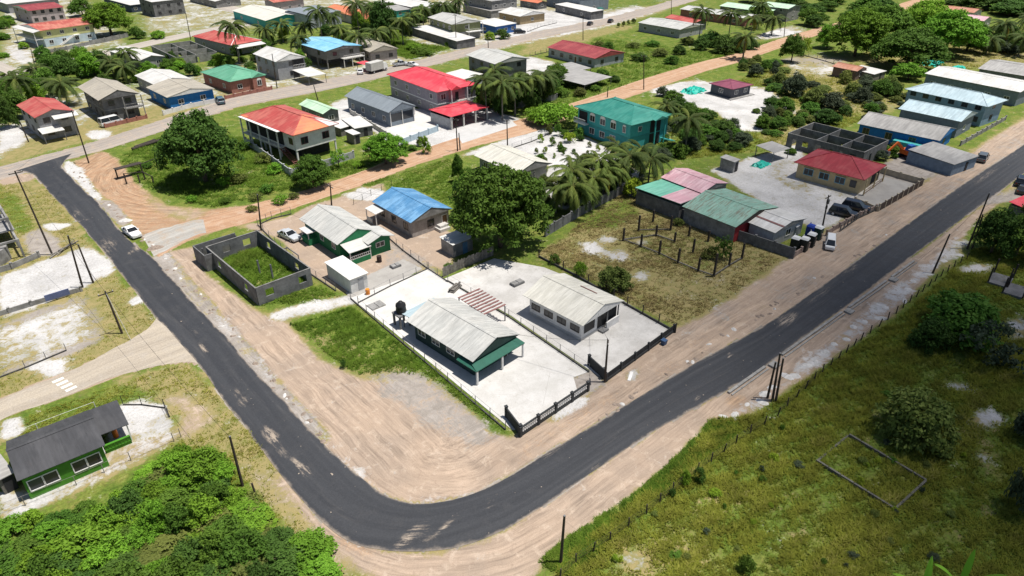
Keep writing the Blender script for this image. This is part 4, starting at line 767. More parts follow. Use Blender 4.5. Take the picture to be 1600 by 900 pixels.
shed('street_shop', 'small grey tin-roofed shop at the verge beside the blue-walled house', (1488,262), (1440,236), (1508,243), 2.5, 2.8, '-y', RF['dull'], plain('wall_steel_blue', (.17,.23,.30), .8, .2)); 
house('long_grey_house', 'pale grey metal gable roof between the blue walled house and the ice-blue roof', (1505,192), (1409,170), (1523,176), 4.0, 1.3, 'gable', 'y', RF['ice'], WL['bluegrey'], .5, wx=4, wy=1, sheets=1.3)
house('ice_blue_house', 'long two-level house with ice-blue hip roof and light blue walls', (1545,168), (1417,139), (1572,156), 5.0, 1.6, 'hip', 'y', RF['ice'], WL['ltblue'], .6, st=2, wx=6, wy=1, fr=FR_D, cut=.8)
house('white_long_house', 'long white and grey gable roof behind the ice-blue roof', (1598,146), (1452,115), (1625,131), 3.8, 1.1, 'gable', 'y', RF['white'], WL['bluegrey'], .4, wx=5, wy=1, sheets=1.4)
house('striped_roof_house', 'dull grey roofed house standing behind the long white and grey roof', (1660,128), (1527,107), (1690,112), 3.4, 1.2, 'gable', 'y', RF['dull'], CONC, .4, wx=5, wy=1)
house('terracotta_hut', 'small terracotta roofed hut beneath the big trees', (1329,112), (1305,104), (1352,106), 2.9, .8, 'gable', 'y', RF['terra'], plain('wall_brownish', (.17,.12,.10), .9, .2), .4, wx=1, wy=1, rot=-4, size=(6.5,8))
shed('tin_lean_to', 'whitish tin lean-to at the side of the terracotta hut', (1358,118), (1342,108), (1370,111), 2.2, 2.5, '-y', RF['white'], GREYWOOD, rot=-4)
# unfinished block shells
def shell(name, label, N, L, Rr, h, mat, th=.18, cross=(), openings=(), rot=None, posts_in=0, size=None, back=None):
    c, w, d, r = fit(N, L, Rr, h, rot)
    if size: w, d = size
    t = thing(name, label, 'building shell', c, r); a, b = w/2, d/2
    def wallx(x0, x1, y, hs, nm='wall'):     # wall along x with openings (centre, width, sill, head)
        m = MB(); cur = x0
        for (u, ow, s0, s1) in sorted(hs):
            cx = x0+(x1-x0)*u; m.box(cur, cx-ow/2, y-th/2, y+th/2, 0, h); m.box(cx-ow/2, cx+ow/2, y-th/2, y+th/2, 0, s0) if s0 > 0 else None
            if s1 < h-.02: m.box(cx-ow/2, cx+ow/2, y-th/2, y+th/2, s1, h)
            cur = cx+ow/2
        m.box(cur, x1, y-th/2, y+th/2, 0, h); part(nm, m, mat, t)
    def wally(y0, y1, x, hs, nm='wall'):
        m = MB(); cur = y0
        for (u, ow, s0, s1) in sorted(hs):
            cy = y0+(y1-y0)*u; m.box(x-th/2, x+th/2, cur, cy-ow/2, 0, h); m.box(x-th/2, x+th/2, cy-ow/2, cy+ow/2, 0, s0) if s0 > 0 else None
            if s1 < h-.02: m.box(x-th/2, x+th/2, cy-ow/2, cy+ow/2, s1, h)
            cur = cy+ow/2
        m.box(x-th/2, x+th/2, cur, y1, 0, h); part(nm, m, mat, t)
    o = dict(openings); wallx(-a, a, -b, o.get('-y', [])); wallx(-a, a, b, o.get('+y', [])); wally(-b+th/2, b-th/2, -a, o.get('-x', [])); wally(-b+th/2, b-th/2, a, o.get('+x', []))
    for k, u in cross:
        if k == 'x': wallx(-a+th/2, a-th/2, -b+2*b*u, [(.3,1,0,2.1)], 'inner_wall')
        else: wally(-b+th/2, b-th/2, -a+2*a*u, [(.4,1,0,2.1)], 'inner_wall')
    part('wall_cap', MB().box(-a-.1,a+.1,-b-.1,-b+.1,h,h+.06).box(-a-.1,-a+.1,-b+.1,b-.1,h,h+.06).box(a-.1,a+.1,-b+.1,b-.1,h,h+.06).box(-a-.1,a+.1,b-.1,b+.1,h,h+.06), CONC if mat is CONC else plain('shell_cap', (.21,.205,.195), .9, .35), t)
    return t, a, b
sh, a, b = shell('roofless_shell', 'roofless grey block shell with grass growing inside', (398,452), (325,386), (481,419), 2.8, DKCONC, openings={'-y': [(.22,1.2,1.0,2.1),(.83,1.2,1.0,2.1)], '-x': [(.2,1.2,1.,2.1),(.75,1.2,1.,2.1)], '+x': [(.25,1.2,1.,2.1),(.8,1.2,1.,2.1)], '+y': [(.35,1.2,1.,2.1),(.75,1.2,1.,2.1)]}.items())
part('porch_wall', MB().box(-a-1.2,a*.3,b+1.9,b+2.05,0,2.7).box(-a-1.3,-a-1.15,b-2.4,b+2.05,0,2.7).box(-a-1.2,-a-.1,b-2.4,b-2.25,0,2.7), DKCONC, sh); posts(sh, [(-a-.3,b+1.0),(a*.3,b+1.95),(0,0),(a*.2,-b*.3)], 2.3, DKCONC, .22)
part('side_frame', MB().box(a+.1,a+1.4,b*.15,b*.15+.12,1.9,2.05).box(a+1.3,a+1.42,-b*.25,b*.2,1.9,2.05).box(a+1.3,a+1.42,-b*.25,-b*.25+.12,0,1.9), DKCONC, sh)
shell('roofless_shell', 'dark roofless block shell behind the deep red hip roof', (1353,240), (1238,208), (1382,219), 3.1, DKCONC, cross=(('x',.3),('x',.62),('y',.5)), openings={'-x': [(.9,.9,0,2.1),(.75,1.3,1.,2.2),(.58,1.3,1.,2.2),(.4,.7,1.3,2.1),(.27,.7,1.3,2.1),(.12,1.3,1.,2.2)], '-y': [(.3,1,0,2.1)]}.items())
shell('roofless_shell', 'light grey roofless block shell near the back street', (300,98), (243,67), (333,86), 2.5, CONC, cross=(('x',.35),('x',.7),('y',.5)), openings={'-x': [(.3,1.2,1,2)], '-y': [(.5,1.2,0,2)]}.items(), rot=0, size=(13,24))
# frame building at the left edge
fb = thing('unfinished_building', 'unfinished grey concrete building frame at the lane corner', 'building shell', G(36,402), R(0))
for i in range(3):
    for j in range(4): part('column', MB().box(-.15,.15,-.15,.15,0,5.2 if j > 0 else 3), CONC, fb, (-7+i*3.6, j*4.2, 0))
for j in range(4): part('beam', MB().box(-7.2,.4,-.14,.14,5.0,5.3), CONC, fb, (0, j*4.2 if j else .0, 0 if j else -2.2))
for i in range(3): part('beam', MB().box(-.14,.14,4.3,12.8,5.0,5.3), CONC, fb, (-7+i*3.6, 0, 0)); part('floor_beam', MB().box(-.14,.14,.2,12.7,2.6,2.9), CONC, fb, (-7+i*3.6, 0, 0))
part('curved_wall', MB().hexa([(-9+5.5*math.cos(t_)+2.2, 1.2-3.0*math.sin(t_), 0) for t_ in np.linspace(0, math.pi, 12)], [(-9+5.5*math.cos(t_)+2.2, 1.2-3.0*math.sin(t_), 2.2) for t_ in np.linspace(0, math.pi, 12)]), CONC, fb)
part('floor_slab', MB().box(-7.4,.6,4.4,12.9,2.9,3.02), CONC, fb)
# ------------------------------------------------------------------ beyond the cross street
t, w, d, a, b = house('red_roofed_house', 'two-storey grey house with faded red gable roof and white awnings', (50,186), (31,164), (110,173), 5.4, 1.2, 'gable', 'y', RF['red'], WL['grey'], .5, st=2, wx=3, wy=2, rot=4, fr=FR_D)
part('awning', MB().hexa([(-a*.2,-b-2.0,4.6),(a+.8,-b-2.0,4.6),(a+.8,-b,5.1),(-a*.2,-b,5.1)],[(-a*.2,-b-2.0,4.68),(a+.8,-b-2.0,4.68),(a+.8,-b,5.18),(-a*.2,-b,5.18)]), RF['white'], t); part('awning', MB().hexa([(-a-.6,-b-3.2,2.3),(a*.1,-b-3.2,2.3),(a*.1,-b,2.8),(-a-.6,-b,2.8)],[(-a-.6,-b-3.2,2.38),(a*.1,-b-3.2,2.38),(a*.1,-b,2.88),(-a-.6,-b,2.88)]), RF['white'], t); posts(t, [(a*.8,-b-1.9)], 4.6, METAL, .14); posts(t, [(-a-.4,-b-3),(a*.05,-b-3)], 2.3, METAL, .14)
t, w, d, a, b = house('two_storey_house', 'unpainted two-storey block house with beige gable roof and white minibus beside it', (152,158), (123,136), (216,146), 5.6, 1.7, 'gable', 'y', RF['beige'], DKCONC, .9, st=2, wx=3, wy=2, wm2=DKCONC, band=CONC, sheets=1.4, fr=FR_D, trim=DKCONC)
part('veranda', MB().box(a*.1,a+.9,-b-1.6,-b,2.6,2.8), CONC, t); railing(t, (a*.1,-b-1.55), (a+.9,-b-1.55), 2.8, CONC, .9, 10); posts(t, [(a*.12,-b-1.5),(a+.8,-b-1.5)], 5.5, CONC, .2)
t, w, d, a, b = house('blue_fronted_house', 'low house with bright blue gable front and weathered beige roof', (252,154), (236,135), (328,140), 3.2, 1.2, 'gable', 'y', RF['beige'], WL['blue'], .5, wx=2, wy=2, rot=3, sheets=1.4, trim=WHITE)
house('white_roofed_house', 'white gable roof directly behind the blue-fronted house', (246,135), (217,119), (292,122), 3.4, 1.1, 'gable', 'y', RF['white'], WL['grey'], .4, wx=3, wy=0, rot=3, sheets=1.4)
t, w, d, a, b = house('brick_pink_house', 'pinkish brick bungalow under a green hip roof with arched windows', (353,130), (322,112), (407,117), 3.4, 1.9, 'hip', 'y', RF['green'], WL['brick'], .5, wx=2, wy=2, cut=.9, rot=6); part('porch_gable', MB().hexa([(a*.15,-b-.9,3.3),(a,-b-.9,3.3),(a*.6,-b-.9,4.3)],[(a*.15,-b+3,3.7),(a,-b+3,3.7),(a*.6,-b+3,4.7)]), RF['green'], t); part('porch_wall', MB().box(a*.2,a*.95,-b-.8,-b,0,3.2), WL['brick'], t); window(t, '-y', a*.57, -b-.8, 1.7, 1.2, 1.4, rise=True)
t, w, d, a, b = house('yellow_house', 'two-storey pale yellow over light blue house with red roof and outside stair', (57,50), (40,39), (136,37), 5.6, 1.1, 'gable', 'x', RF['redx'], WL['yellow'], .5, st=2, wx=1, wy=4, wm2=WL['paleblue'], rot=11, sheets=1.5, trim=WHITE)
stairs(t, -a*.5, -b-.7, a*.15, -b-.7, 2.8, 1.3, WHITE); part('landing', MB().box(a*.12,a*.35,-b-1.3,-b,2.7,2.85), WHITE, t); part('end_roof', MB().hexa([(-w/2-2.4,-d/2,5.2),(-w/2,-d/2,5.6),(-w/2,d/2,5.6),(-w/2-2.4,d/2,5.2)],[(-w/2-2.4,-d/2,5.28),(-w/2,-d/2,5.68),(-w/2,d/2,5.68),(-w/2-2.4,d/2,5.28)]), RF['white'], t); posts(t, [(-w/2-2.1,-d/2+.4),(-w/2-2.1,d/2-.4)], 5.2, WHITE, .18); part('end_balcony', MB().box(-w/2-2.2,-a,-b,b,2.65,2.85), WHITE, t)
house('maroon_roofed_house', 'two-storey pale house with dull maroon roof behind the yellow house', (40,18), (24,9), (93,11), 5.2, 1.0, 'gable', 'x', roofing('roof_maroon', (.27,.05,.055), 'x', (.36,.09,.085), .6, .12), WL['lilac'], .5, st=2, wx=2, wy=4, rot=8, sheets=1.6, fr=FR_D, trim=WHITE)
t, w, d, a, b = house('unfinished_block_house', 'tall unfinished dark block house with pale flat roof by the back street', (233,8), (214,-4), (289,0), 6.2, .5, '-y', 'y', RF['white'], DKCONC, .3, st=2, wx=2, wy=3, rot=6, fr=DKCONC, pane=DIM, size=(14,14))
house('dark_blue_house', 'dark blue-walled building with white roof beside the unfinished block house', (196,10), (178,-2), (226,4), 3.2, .5, '-y', 'y', RF['white'], plain('wall_navy', (.05,.07,.11), .8, .2), .3, wx=2, wy=3, rot=8)
t, w, d, a, b = house('white_ridged_house', 'red hip roof with white ridge lines behind tall coconut palm', (349,74), (319,55), (390,64), 3.4, 1.9, 'hip', 'y', RF['red'], WL['grey'], .5, wx=2, wy=2, cut=.95, rot=9)
for o in t.children:
    for k in o.children:
        if k.name.startswith('ridge_cap'): k.data.materials[0] = WHITE
part('front_awning', MB().hexa([(-a,-b-3.5,2.6),(a,-b-3.5,2.6),(a,-b,3.1),(-a,-b,3.1)],[(-a,-b-3.5,2.68),(a,-b-3.5,2.68),(a,-b,3.18),(-a,-b,3.18)]), RF['white'], t); posts(t, [(-a+.2,-b-3.3),(a-.2,-b-3.3)], 2.6, METAL, .14)
house('white_roofed_house', 'white roof glimpsed between the palms behind the beige-roofed block house', (216,96), (176,79), (250,88), 3.0, .9, 'gable', 'y', RF['white'], WL['grey'], .4, wx=2, wy=2)
t, w, d, a, b = house('white_gabled_house', 'tall grey house with white gable roof and arched balcony next to white carport', (429,98), (400,84), (473,89), 5.5, 1.6, 'gable', 'y', RF['white'], plain('wall_ash', (.32,.325,.34), .85, .2), .5, st=2, wx=3, wy=1, sheets=1.4, fr=FR_D, trim=WHITE); part('painted_balcony_shade', MB().box(a*.1,a*.95,-b-.04,-b,2.9,5.2), DIM, t); railing(t, (a*.1,-b-.5), (a,-b-.5), 2.9, WHITE, .9, 8); part('painted_gate_shade', MB().box(a*.05,a*.5,-b-.05,-b,0,2.2), DIM, t)  # balcony and gate openings are dark sheets painted in as shade
t, w, d, a, b = house('sky_blue_roofed_house', 'two-storey house with sky-blue metal roof and railed upper porch', (505,83), (472,66), (552,71), 5.6, .9, 'gable', 'y', RF['sky'], plain('wall_drab', (.20,.195,.185), .85, .2), .7, st=2, wx=2, wy=2, stilts=True, sheets=1.4, fr=FR_D, trim=DKCONC); part('porch_deck', MB().box(-a*.2,a+.4,-b-2.2,-b,2.6,2.8), PALE, t); railing(t, (-a*.2,-b-2.1), (a+.4,-b-2.1), 2.8, WHITE, .9, 12); posts(t, [(-a*.2,-b-2),(a*.3,-b-2),(a+.2,-b-2)], 2.65, WHITE, .18)
house('beige_bungalow', 'weathered beige gabled bungalow beside the overgrown lot', (577,82), (546,67), (622,76), 3.3, 1.6, 'gable', 'y', RF['beige'], WL['rose'], .5, wx=3, wy=2, sheets=1.4, fr=FR_D)
shed('carport', 'white flat carport roof at the street before the tall grey house', (480,121), (461,110), (505,115), 2.6, 2.75, '-y', RF['white'], METAL, open_=True, cat='carport')
t, w, d, a, b = house('olive_house', 'two-storey olive and white house with off-white gable roof above a wide ground floor', (705,39), (671,27), (751,33), 5.8, 1.3, 'gable', 'y', RF['grey'], WL['olive'], .6, st=2, wx=4, wy=1, wm2=WL['grey'], sheets=1.5, trim=WHITE); railing(t, (-a*.1,-b-1.8), (a,-b-1.8), 2.8, WHITE, .9, 10); part('porch_deck', MB().box(-a*.1,a,-b-1.9,-b,2.6,2.8), WHITE, t); posts(t, [(0,-b-1.7),(a,-b-1.7)], 5.6, WHITE, .2)
shed('street_annex', 'long white lean-to roof along the lower floor of the olive house', (712,66), (652,43), (733,60), 2.8, 3.1, '-x', RF['white'], DKCONC, dr=False)
t, w, d, a, b = house('blue_shop', 'small flat white-roofed shop with bright blue front', (774,43), (747,35), (800,36), 3.2, .4, '-y', 'y', RF['white'], plain('wall_shop_blue', (.04,.13,.38), .8, .15), .3, wx=1, wy=3, cat='shop')
house('tan_house', 'tan house with white gable roof beside the sandy forecourt', (812,27), (785,19), (846,20), 3.3, 1.4, 'gable', 'y', RF['white'], WL['tan'], .5, wx=2, wy=1, sheets=1.5, trim=WHITE)
t, w, d, a, b = house('grey_roofed_house', 'two-storey grey house with pale hipped roof behind the palm clump', (772,102), (735,86), (820,91), 5.6, 1.3, 'gable', 'y', RF['grey'], plain('wall_ash_dark', (.20,.205,.215), .85, .25), .7, st=2, wx=3, wy=2, wm2=DKCONC, sheets=1.4, fr=FR_D)
shed('garage', 'whitish flat garage roof next to the vivid red roof', (730,126), (704,117), (742,115), 2.7, 2.9, '-y', RF['white'], gw)
shed('garage', 'small concrete carport box beside the red carport', (757,152), (744,146), (769,148), 2.6, 2.7, '-y', RF['dull'], CONC, open_=True)
house('red_long_house', 'long low house with weathered red gable roof in the green lot', (930,94), (865,74), (967,82), 3.0, 1.5, 'gable', 'y', RF['maroon'], plain('wall_chalk', (.36,.37,.385), .85, .2), .45, wx=5, wy=2, sheets=1.3, fr=FR_D, dr=[('-x', -.1, 0)])
for N_, L_, R_, lb in (((915,136),(880,122),(941,120),'dull tin roof of the low shelter in the dark trees'), ((890,115),(868,105),(915,106),'paler tin roof of the low shelter behind the dark trees')): shed('tin_shelter', lb, N_, L_, R_, 2.2, 2.5, '-y', RF['dull'], METAL, open_=True, cat='shelter')
house('warehouse', 'flat white-roofed dark block store beside the green tank', (922,24), (866,6), (945,17), 3.2, .3, '-x', 'y', RF['white'], DKCONC, .2, wx=2, wy=0, cat='store', size=(7,26))
house('bluish_block', 'tall blue-grey block building at the back of the white store', (905,0), (880,-12), (925,-8), 6, .4, '-y', 'y', RF['slate'], WL['bluegrey'], .2, wx=2, wy=1, cat='building')
house('silver_roofed_house', 'long silver-grey roofed house in the green lot by the street', (1052,48), (1008,34), (1090,40), 3.2, 1.0, 'gable', 'y', RF['grey'], plain('wall_ash', (.3,.3,.3)), .4, wx=3, wy=1, rot=0, sheets=1.5)
house('red_awning_house', 'low red roof peeping beneath tall palms', (1075,38), (1052,27), (1092,34), 3.0, .9, 'gable', 'y', RF['red'], DKCONC, .4, wx=1, wy=1)
house('grey_roofed_house', 'long pale grey roof behind the twin tall palms', (1140,32), (1092,12), (1160,26), 3.2, .9, 'gable', 'y', RF['grey'], WL['brick'], .4, wx=3, wy=1, rot=0)
house('lime_roofed_house', 'pale lime-green roof between the palms by the dirt road', (1190,22), (1145,8), (1205,16), 3.6, 1.0, 'gable', 'y', RF['pale'], DKCONC, .4, wx=2, wy=1, rot=0)
house('pale_green_roof_house', 'pale greenish gable roof over bare block walls at the end of the dirt road', (1226,17), (1205,8), (1236,10), 5.2, 1.0, 'gable', 'y', RF['pale'], CONC, .4, st=2, wx=2, wy=1, rot=0, size=(11,13))
house('pink_roofed_house', 'pinkish terracotta roof behind the big trees', (1500,22), (1466,10), (1512,17), 3, 1, 'gable', 'y', RF['terra'], PALE, .4, wx=2, wy=1, rot=0); house('pink_roofed_house', 'rosy roof beside the tall palm behind the big trees', (1523,34), (1503,26), (1535,29), 3, 1, 'gable', 'y', RF['pink'], PALE, .4, wx=1, wy=1, rot=0)
# top row
house('red_roofed_house', 'grey house with red roof behind the wide off-white gable roof', (430,8), (412,-2), (476,1), 4.2, .8, 'gable', 'x', RF['redx'], WL['rose'], .5, wx=2, wy=3, rot=6, size=(16,9))
house('cream_roofed_house', 'wide off-white gable roof behind the small palms', (422,36), (394,17), (446,24), 3.3, 1.5, 'gable', 'y', RF['cream'], WL['tealw'], .5, wx=2, wy=1, rot=0)
house('block_house', 'plain tall grey-blue walled house with slate roof behind the tall palm', (482,26), (455,17), (522,17), 5.0, .6, '-y', 'y', RF['slate'], plain('wall_mist', (.36,.39,.43), .85, .2), .3, st=2, wx=0, wy=1)
house('orange_roofed_house', 'orange metal roof behind the palm trees', (552,32), (524,12), (590,27), 3.3, 1.4, 'gable', 'y', RF['orange'], PALE, .5, wx=2, wy=2, rot=0)
house('turquoise_hut', 'small turquoise walled hut in the palms', (616,18), (606,12), (634,14), 2.8, .5, '-y', 'y', RF['dull'], WL['tealw'], .3, wx=1, wy=2, rot=0)
house('white_roofed_house', 'white gable roof behind the palm grove beside the columnar tree', (657,18), (622,2), (682,10), 3.4, 1.2, 'gable', 'y', RF['white'], CONC, .4, wx=1, wy=1, rot=0)
house('pale_block_house', 'tall pale unfinished block house far behind the olive house', (762,4), (742,-6), (790,-3), 6.5, .5, '-y', 'y', RF['dull'], CONC, .3, st=2, wx=2, wy=3, rot=0)
shed('store_roof', 'dull grey flat roof behind the olive house', (765,20), (745,8), (787,12), 3.0, 3.1, '-y', RF['dull'], CONC)
house('orange_roofed_hut', 'little orange roof behind the tan house', (838,6), (822,0), (845,3), 2.8, .7, 'gable', 'y', RF['orange'], DKCONC, .3, wx=1, wy=1, rot=0)
house('white_roofed_house', 'large white roof behind the maroon-roofed house', (20,8), (-20,-6), (75,-3), 4, .6, '-y', 'y', RF['white'], WL['grey'], .4, wx=2, wy=2, rot=8)
house('brown_roof_hut', 'small red-topped dark hut beside the yellow house', (147,30), (138,26), (158,26), 3.6, .5, '-y', 'y', RF['terra'], plain('wall_dk_brown', (.06,.05,.05), .9, .2), .3, wx=1, wy=1, rot=8)
house('white_roofed_house', 'white tin roof by the pale street beyond the roofless shell', (330,4), (310,-8), (360,-2), 3, .8, 'gable', 'y', RF['white'], CONC, .4, wx=1, wy=1, rot=4)
shed('red_tin_roof', 'vivid red tin roof at the right edge by the roadside trees', (1612,335), (1588,318), (1640,318), 2.6, 3.0, '-y', RF['bright'], DKCONC)
# ------------------------------------------------------------------ vegetation
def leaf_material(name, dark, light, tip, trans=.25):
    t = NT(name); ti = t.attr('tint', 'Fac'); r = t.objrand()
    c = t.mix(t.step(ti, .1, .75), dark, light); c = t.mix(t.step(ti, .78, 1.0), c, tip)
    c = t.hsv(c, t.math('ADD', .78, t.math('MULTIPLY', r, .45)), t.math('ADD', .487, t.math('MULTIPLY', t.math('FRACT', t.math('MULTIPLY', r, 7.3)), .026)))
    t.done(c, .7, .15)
    tr = t.new('ShaderNodeBsdfTranslucent'); t.put(tr.inputs[0], c); mx = t.new('ShaderNodeMixShader'); mx.inputs[0].default_value = trans
    t.t.links.new(t.b.outputs[0], mx.inputs[1]); t.t.links.new(tr.outputs[0], mx.inputs[2]); t.t.links.new(mx.outputs[0], t.out.inputs[0]); return t.m
LF = dict(dark=leaf_material('leaf_dark', (.030,.066,.013), (.066,.130,.022), (.105,.180,.030)), mid=leaf_material('leaf_mid', (.042,.098,.014), (.098,.190,.024), (.155,.255,.038)),
          bright=leaf_material('leaf_bright', (.070,.155,.014), (.160,.305,.026), (.245,.380,.045)), olive=leaf_material('leaf_olive', (.068,.100,.022), (.145,.180,.040), (.225,.24,.07)),
          lime=leaf_material('leaf_lime', (.120,.195,.014), (.250,.350,.028), (.36,.43,.05)), dull=leaf_material('leaf_dull', (.040,.060,.032), (.075,.100,.055), (.12,.145,.085)))
BARK = plain('bark', (.125,.095,.07), .95, .35, 3); BARK_G = plain('bark_grey', (.21,.19,.165), .95, .3, 3)
def mesh_np(name, V, Q, tint=None, mat=None):
    me = bpy.data.meshes.new(name); nv = len(V); k = Q.shape[1]
    me.vertices.add(nv); me.vertices.foreach_set('co', np.ascontiguousarray(V, np.float32).ravel()); me.loops.add(Q.size); me.loops.foreach_set('vertex_index', np.ascontiguousarray(Q, np.int32).ravel())
    me.polygons.add(len(Q)); me.polygons.foreach_set('loop_start', np.arange(0, Q.size, k, dtype=np.int32)); me.polygons.foreach_set('loop_total', np.full(len(Q), k, np.int32)); me.update(calc_edges=True)
    if tint is not None: addattr(me, 'tint', tint, 'FLOAT')
    if mat: me.materials.append(mat)
    return me
def leaf_cloud(seed, clumps, per, size, csize, flat=.75, dens=1.0, hollow=.55, base=.12, lobes=8):
    """unit crown (radius 1, bottom at z 0) of leaf-sized faces gathered in clumps; returns verts, quads, tint"""
    r = np.random.default_rng(seed)
    nl = lobes; la = np.arange(nl)*2.39996 + r.uniform(0, 6.28); lr = np.where(np.arange(nl) == 0, 0, r.uniform(.36, .58, nl)); lrad = np.where(np.arange(nl) == 0, .66, r.uniform(.32, .52, nl))
    LC = np.stack([lr*np.cos(la), lr*np.sin(la), np.where(np.arange(nl) == 0, .36, r.uniform(-.05, .42, nl))], -1)
    C = []; lob_t = []; k = 0
    while len(C) < clumps:
        q = int(r.choice(nl, p=lrad**2/np.sum(lrad**2))); d0 = r.normal(size=3); d0 /= np.linalg.norm(d0)
        if d0[2] < -.45: d0[2] *= -1
        inner = r.random() > .78; c0 = LC[q] + d0*lrad[q]*(r.uniform(.82, 1.08) if not inner else r.uniform(.2, .8)); k += 1
        dd = np.linalg.norm(LC - c0, axis=1) - lrad*.86; dd[q] = 1
        if not inner and dd.min() < 0 and k < clumps*30: continue
        C.append(c0); lob_t.append(q)
    C = np.array(C); C[:,2] *= flat; C[:,2] -= C[:,2].min() - csize*.4; C[:,:2] /= np.percentile(np.hypot(C[:,0], C[:,1]), 97)/.86; lobt = r.random(nl)[np.array(lob_t)]
    ctone = r.random(clumps)
    cs = csize*(.6 + .8*r.random(clumps)); n = clumps*per
    ci = np.repeat(np.arange(clumps), per)
    d = r.normal(size=(n,3)); d /= np.linalg.norm(d, axis=1)[:,None]; d[:,2] = np.where(d[:,2] < -.35, -d[:,2], d[:,2])
    rr = r.random(n)**.45
    P = C[ci] + d*(cs[ci]*rr)[:,None]*np.array([1,1,.72])
    nr = d*.8 + r.normal(size=(n,3))*.55 + np.array([0,0,.55]); nr /= np.linalg.norm(nr, axis=1)[:,None]
    h = r.normal(size=(n,3)); t1 = np.cross(nr, h); t1 /= np.linalg.norm(t1, axis=1)[:,None] + 1e-9; t2 = np.cross(nr, t1)
    s = size*(.55 + .9*r.random(n))[:,None]
    V = np.stack([P - t1*s*.95, P + t2*s*.5 - nr*s*.12, P + t1*s*.95, P - t2*s*.5 - nr*s*.12], 1).reshape(-1,3)
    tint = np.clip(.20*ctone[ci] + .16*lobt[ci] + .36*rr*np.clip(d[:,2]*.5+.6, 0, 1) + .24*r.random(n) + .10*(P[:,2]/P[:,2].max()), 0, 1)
    return V, np.arange(4*n).reshape(n, 4), np.repeat(tint, 4)
_crown = {}
CR = {'big': dict(clumps=290, per=76, size=.034, csize=.150, lobes=11, flat=.85, hollow=.5), 'mid': dict(clumps=110, per=62, size=.055, csize=.23, lobes=7, flat=.85, hollow=.4), 'bush': dict(lobes=4, clumps=34, per=44, size=.085, csize=.36, flat=.75, hollow=.2), 'flat': dict(lobes=9, clumps=110, per=40, size=.05, csize=.19, flat=.34), 'sparse': dict(lobes=6, clumps=46, per=24, size=.060, csize=.20, flat=.8, hollow=.3),
      'thick': dict(clumps=95, per=64, size=.058, csize=.21, lobes=7, flat=.8, hollow=.35)}
def crown_mesh(kind, variant, mat):
    k = (kind, variant)
    if k not in _crown: _crown[k] = mesh_np('crown', *leaf_cloud(11*variant + len(kind)*3 + 1, **CR[kind]), mat=LF['mid'])
    return _crown[k]
def dress(o, mat): o.material_slots[0].link = 'OBJECT'; o.material_slots[0].material = mat
_trunk = {}
def trunk_mesh(variant):
    if variant not in _trunk:
        r = random.Random(variant); m = MB(); m.tube((0,0,0), (.02,.01,.45), .055, .042, 8); m.tube((.02,.01,.43), (.03,0,.75), .042, .03, 7)
        for i in range(6):
            a = i*1.05 + r.random(); z = .38 + .07*i; L = .34 + .2*r.random(); m.tube((.02,.01,z), (.02+L*math.cos(a), L*math.sin(a), z+.22+.16*r.random()), .026, .009, 6)
        _trunk[variant] = m.mesh('trunk', True); _trunk[variant].materials.append(BARK)
    return _trunk[variant]
LANDMARKS = [(G(x, y), n) for x, y, n in ((60,190,'faded red roof'),(175,155,'beige-roofed block house'),(290,150,'blue-fronted house'),(360,128,'green hip roof'),(95,65,'yellow house'),(60,25,'maroon roof'),(255,30,'unfinished block house'),(350,75,'white-ridged red roof'),(285,95,'light roofless shell'),(435,115,'tall white-gabled house'),
 (510,95,'sky-blue roof'),(580,88,'beige bungalow'),(705,58,'olive house'),(775,48,'blue shop'),(680,160,'vivid red hip roof'),(720,185,'red carport'),(600,180,'slate-blue bungalow'),(450,230,'patched red roof'),(775,115,'grey two-storey house'),(915,95,'long red roof'),(815,32,'tan house'),(1050,50,'silver-grey roof'),(970,205,'teal-roofed house'),(1143,142,'purple-roofed hut'),
 (1335,118,'terracotta hut'),(1520,135,'long white roof'),(1490,175,'ice-blue roof'),(1415,215,'blue-walled house'),(1310,230,'dark block shell'),(1310,280,'deep red hip roof'),(1140,345,'mint green workshop'),(1080,300,'pink shed roof'),(805,268,'cream roof'),(545,375,'green house'),(640,345,'blue-roofed house'),(720,550,'long grey roof'),(95,730,'charcoal-roofed green house'),
 (379,759,'thicket pole'),(440,740,'west edge of the asphalt'),(520,850,'road bend'),(545,32,'orange roof'),(420,32,'off-white gable roof'),(655,18,'white roof of the palm grove'),(1226,28,'pale greenish roof'),(1175,25,'lime-green roof'),(1495,25,'pinkish roof'),(940,300,'grey panel wall'),(1236,97,'dark rounded tree by the orange road'),(1415,108,'huge domed tree'),(1205,240,'open tin shelter'),(100,110,'end of the back street'),(15,200,'sandy lot by the cross street'),(1140,250,'grey outhouse'),(1420,684,'large rounded field shrub'),(1340,735,'low foundation rectangle'),(1000,850,'field post fence'),(1150,700,'field post fence'),(1000,885,'sandy patch of the field'),(1210,625,'three grouped poles'))]
def near_to(p): return min(LANDMARKS, key=lambda q: math.hypot(q[0][0]-p[0], q[0][1]-p[1]))[1]
rt = random.Random(5)
